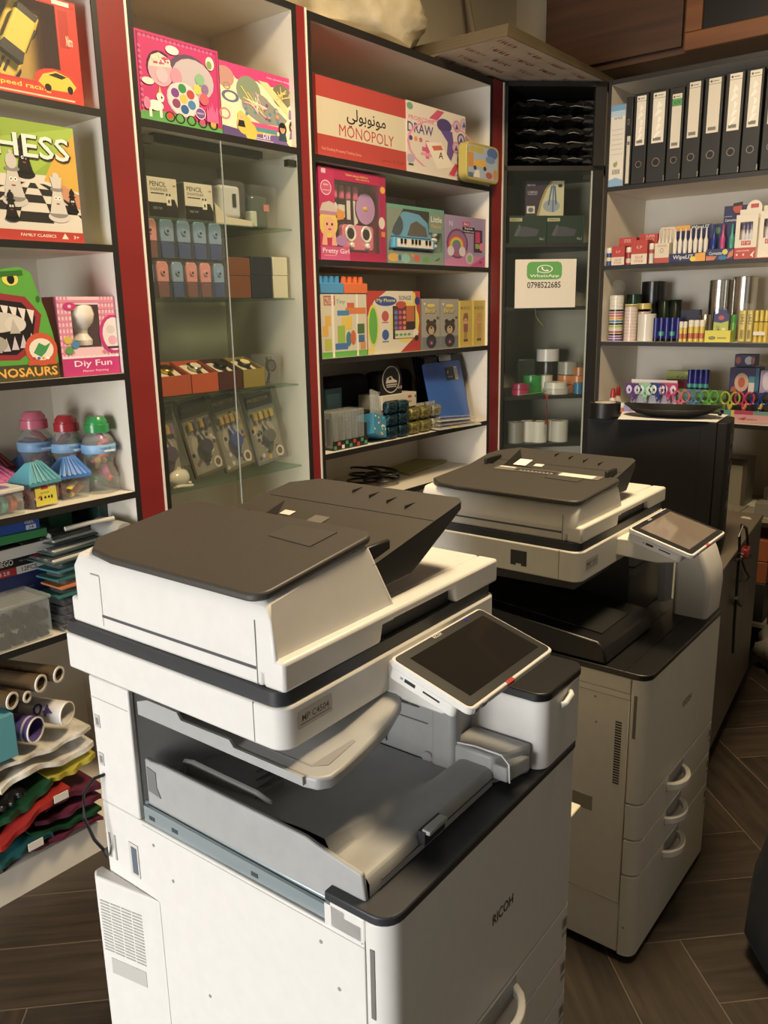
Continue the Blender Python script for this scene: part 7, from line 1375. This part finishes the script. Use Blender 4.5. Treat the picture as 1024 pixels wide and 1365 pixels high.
def ontop(p, z=ptop): return onz(p, z)
t = thing('black_tape_roll', 'wide roll of black tape lying on the computer tower', 'tape', (3.20, 1.43, ptop+.0003), 0)
MB().lathe([(.042, 0), (.062, 0), (.062, .06), (.042, .06), (.042, 0)], 'copier_black', seg=28, cap=False).build('wound_tape', t); MB().lathe([(.038, .0005), (.0415, .0005), (.0415, .0605), (.038, .0605), (.038, .0005)], '#c9c0ae', seg=28, cap=False).build('cardboard_core', t)
for i in range(3):
    t = thing('paper_sheet', ['lowest', 'middle', 'topmost'][i]+' white paper sheet on the computer tower under the black tray', 'paper', (3.262-.008*i, 1.0+.012*i, ptop+.0008+.0014*i), az_+.10*i-.08)
    MB().box(.0, .25, .0, .34, 0, .001, '#d8d6d0').build('sheet', t, smooth=False)
tr_ = thing('shallow_tray', 'shallow black boat shaped tray on the papers', 'tray', (3.33, 1.20, ptop+.0052), az_)
v = []; f = []; nA, nR = 28, 5
for j in range(nR):
    s = [.0, .55, .8, .97, 1.0][j]; zz = [.0, .0, .012, .034, .036][j]
    for i in range(nA):
        q = 2*PI*i/nA; v.append((.115*s*math.cos(q), .19*s*math.sin(q), zz+.012*s*abs(math.sin(q))**3))
for j in range(nR-1):
    for i in range(nA): f.append((j*nA+i, j*nA+(i+1) % nA, (j+1)*nA+(i+1) % nA, (j+1)*nA+i))
o_ = MB().add(v, f, 'copier_black').build('tray_shell', tr_); sm_ = o_.modifiers.new('thick', 'SOLIDIFY'); sm_.thickness = .003; sm_.offset = 1
for q in (-1.9, -1.25): MB().ball((.118*math.cos(q), .195*math.sin(q), .02), .008, 'copier_black', 8, 6).build('rim_knob', tr_)
tag(MB().box(0, .14, 0, .16, 0, .002, '#b9b5a6').build('paper_sheet', None, (4.62, 1.30, .7712), -1.2), 'plain paper lying on the back desk close to the end of the counter', 'paper')
tag(MB().prism([(0, 0), (.04, .01), (.05, .04), (.02, .05)], 'z', 0, .002, '#b9b5a6').build('paper_scrap', None, (3.95, 1.02, .8712), .2), 'small torn paper scrap near the counter edge', 'paper')
# ---- back desk
dk = thing('back_desk', 'light topped desk against the back wall under the scissors shelf', 'desk', (4.44, .1, 0))
MB().box(0, .53, 0, 1.75, .74, .77, '#8a8578').build('desk_top', dk, bevel=.003); MB().box(.02, .04, .9, .93, 0, .7395, '#3a3631').build('leg', dk, smooth=False); MB().box(.02, .52, .0, .02, 0, .7395, '#3a3631').build('leg', dk, smooth=False); MB().box(.02, .52, 1.7, 1.72, 0, .7395, '#3a3631').build('leg', dk, smooth=False)
MB().box(.02, .52, .03, 1.69, .16, .18, '#8a8578').build('lower_shelf', dk, smooth=False)
plain_box('open_carton', 'grey carton with a brown rim on the back desk', 'box', (4.62, 1.50, .771), -PI/2, .26, .16, .26, '#7d7a68', [(R_, 0, .86, 1, 1, '#3a2f22'), (R_, .92, 0, 1, 1, '#4a4034')])
plain_box('paper_tray', 'dark box of papers beside the carton at the picture edge', 'box', (4.56, 1.13, .771), -PI/2, .24, .2, .13, '#39352e', [(R_, .1, .55, .6, .8, '#8d8977'), (R_, .1, .2, .5, .45, '#4a6a44')])
plain_box('label_printer', 'small grey machine in front of the dark box', 'machine', (4.455, 1.14, .771), -PI/2, .22, .09, .07, '#77756c', [(R_, .5, .3, .9, .7, '#2a2c33')])
plain_box('black_stand', 'black gadget standing on the back desk against the wall', 'gadget', (4.80, 1.17, .771), -PI/2, .06, .04, .34, '#141414')
for i in range(3): tag(MB().box(0, .2, 0, .14, 0, .004, '#7d7868').build('document', None, (4.46+.02*i, 1.22+.03*i, .771+.0045*i), .3*i), ['lowest', 'middle', 'uppermost'][i]+' loose document beside the grey machine on the back desk', 'paper')
plain_box('orange_box', 'orange brown carton under the back desk, upper one', 'box', (4.49, 1.40, .52), -PI/2, .34, .28, .115, '#8a4a22')
plain_box('orange_box', 'orange brown carton under the back desk, lower one', 'box', (4.49, 1.40, .40), -PI/2, .34, .28, .115, '#7d421f')
plain_box('dark_crate', 'dark crate carrying the orange cartons', 'crate', (4.49, 1.40, .181), -PI/2, .34, .28, .215, '#24211d')
noisemat('grey_bag', '#5a5850', '#8d8a7e', (12, 12, 12), .35, bump=.8)
noisemat('black_cloth', '#050505', '#0b0b0b', (14, 14, 14), .85, bump=.4)
bg = MB(); v = []; f = []
for j in range(9):
    u = j/8; r = .24*(1-.35*u*u)*(1 if j else .9); z = .62*u
    for i in range(18):
        q = 2*PI*i/18; rr_ = r*(1+.05*math.sin(3*q+j)+.03*math.sin(7*q)); v.append((2.37+rr_*math.cos(q)*1.2, .27+rr_*math.sin(q), z))
for j in range(8):
    for i in range(18): f.append((j*18+i, j*18+(i+1) % 18, (j+1)*18+(i+1) % 18, (j+1)*18+i))
f += [tuple(range(18))[::-1], tuple(8*18+i for i in range(18))]
tag(bg.add(v, f, 'black_cloth').build('cloth_sack', None, (0, 0, .002), 0, .03), 'black cloth sack on the floor at the picture edge opposite the rear copier', 'sack')

# ------------------------------------------------------------------ on top of the shelving
for i in range(4):
    t = thing('board_sheet', ['lowest board of the stack, white underside printed with red writing', 'second board of the stack on the corner cabinet', 'third board of the stack on the corner cabinet', 'topmost board of the stack on the corner cabinet'][i], 'board', (3.415+.012*i, 2.05+.006*i, 2.987+.0155*i), .01*i, 'board stack on the corner cabinet')
    MB().box(0, 1.17, 0, .80, 0, .014, 'board_brown').build('board', t, bevel=.001)
    if i == 0:
        noisemat('board_print', '#b5a894', '#cdbfae', (5, 5, 5), .6)
        rn = random.Random(21); mb = MB().box(.004, 1.166, .004, .796, -.0006, -.0001, 'board_print')
        for r_ in range(9):
            for c_ in range(5):
                x = .03+.23*c_+.07*(r_ % 2); y = .04+.085*r_
                for k in range(6):
                    xx = x+.026*k+rn.uniform(-.004, .004)
                    mb.add([(xx, y, -.0009), (xx+.007, y+.002, -.0009), (xx+.012+rn.uniform(-.01, .012), y+.034, -.0009), (xx+.003, y+.032, -.0009)], [(0, 1, 2, 3)], '#8f3a30')
                    if k % 2: mb.add([(xx-.006, y+.014, -.0009), (xx+.02, y+.016, -.0009), (xx+.02, y+.021, -.0009), (xx-.006, y+.019, -.0009)], [(0, 1, 2, 3)], '#8f3a30')
        mb.build('printed_underside', t, smooth=False, flip=False)
def lumpy(c, r, k, seed, seg=34, ring=20, amp=.14):
    rn = random.Random(seed); ph = [rn.uniform(0, 6) for _ in range(8)]
    mb = MB().ball((0, 0, 0), (1, 1, 1), k, seg, ring); v = []
    for x, y, z in mb.v:
        s = 1+amp*(math.sin(3*x+ph[0])*math.sin(4*y+ph[1])+.6*math.sin(7*x+5*z+ph[2])*math.sin(6*y+ph[3])+.35*math.sin(13*x+9*y+ph[4])*math.sin(11*z+ph[5]))
        v.append((c[0]+x*r[0]*s, c[1]+y*r[1]*s, max(c[2]-r[2]*.78, c[2]+z*r[2]*s)))
    mb.v = v; return mb
bg = lumpy((3.02, 2.60, 3.135), (.50, .22, .185), 'bag_film', 3)
tag(bg.build('plastic_bag'), 'big crumpled beige plastic bag on top of the wide shelving unit', 'bag')
tag(lumpy((2.12, 2.66, 3.11), (.26, .18, .15), 'bag_film', 5).build('plastic_bag'), 'smaller beige plastic bag above the display cabinet', 'bag')
tag(lumpy((4.30, .86, .127), (.13, .17, .16), 'grey_bag', 9, amp=.2).build('plastic_bag'), 'crumpled grey plastic bag on the floor past the counter end', 'bag')
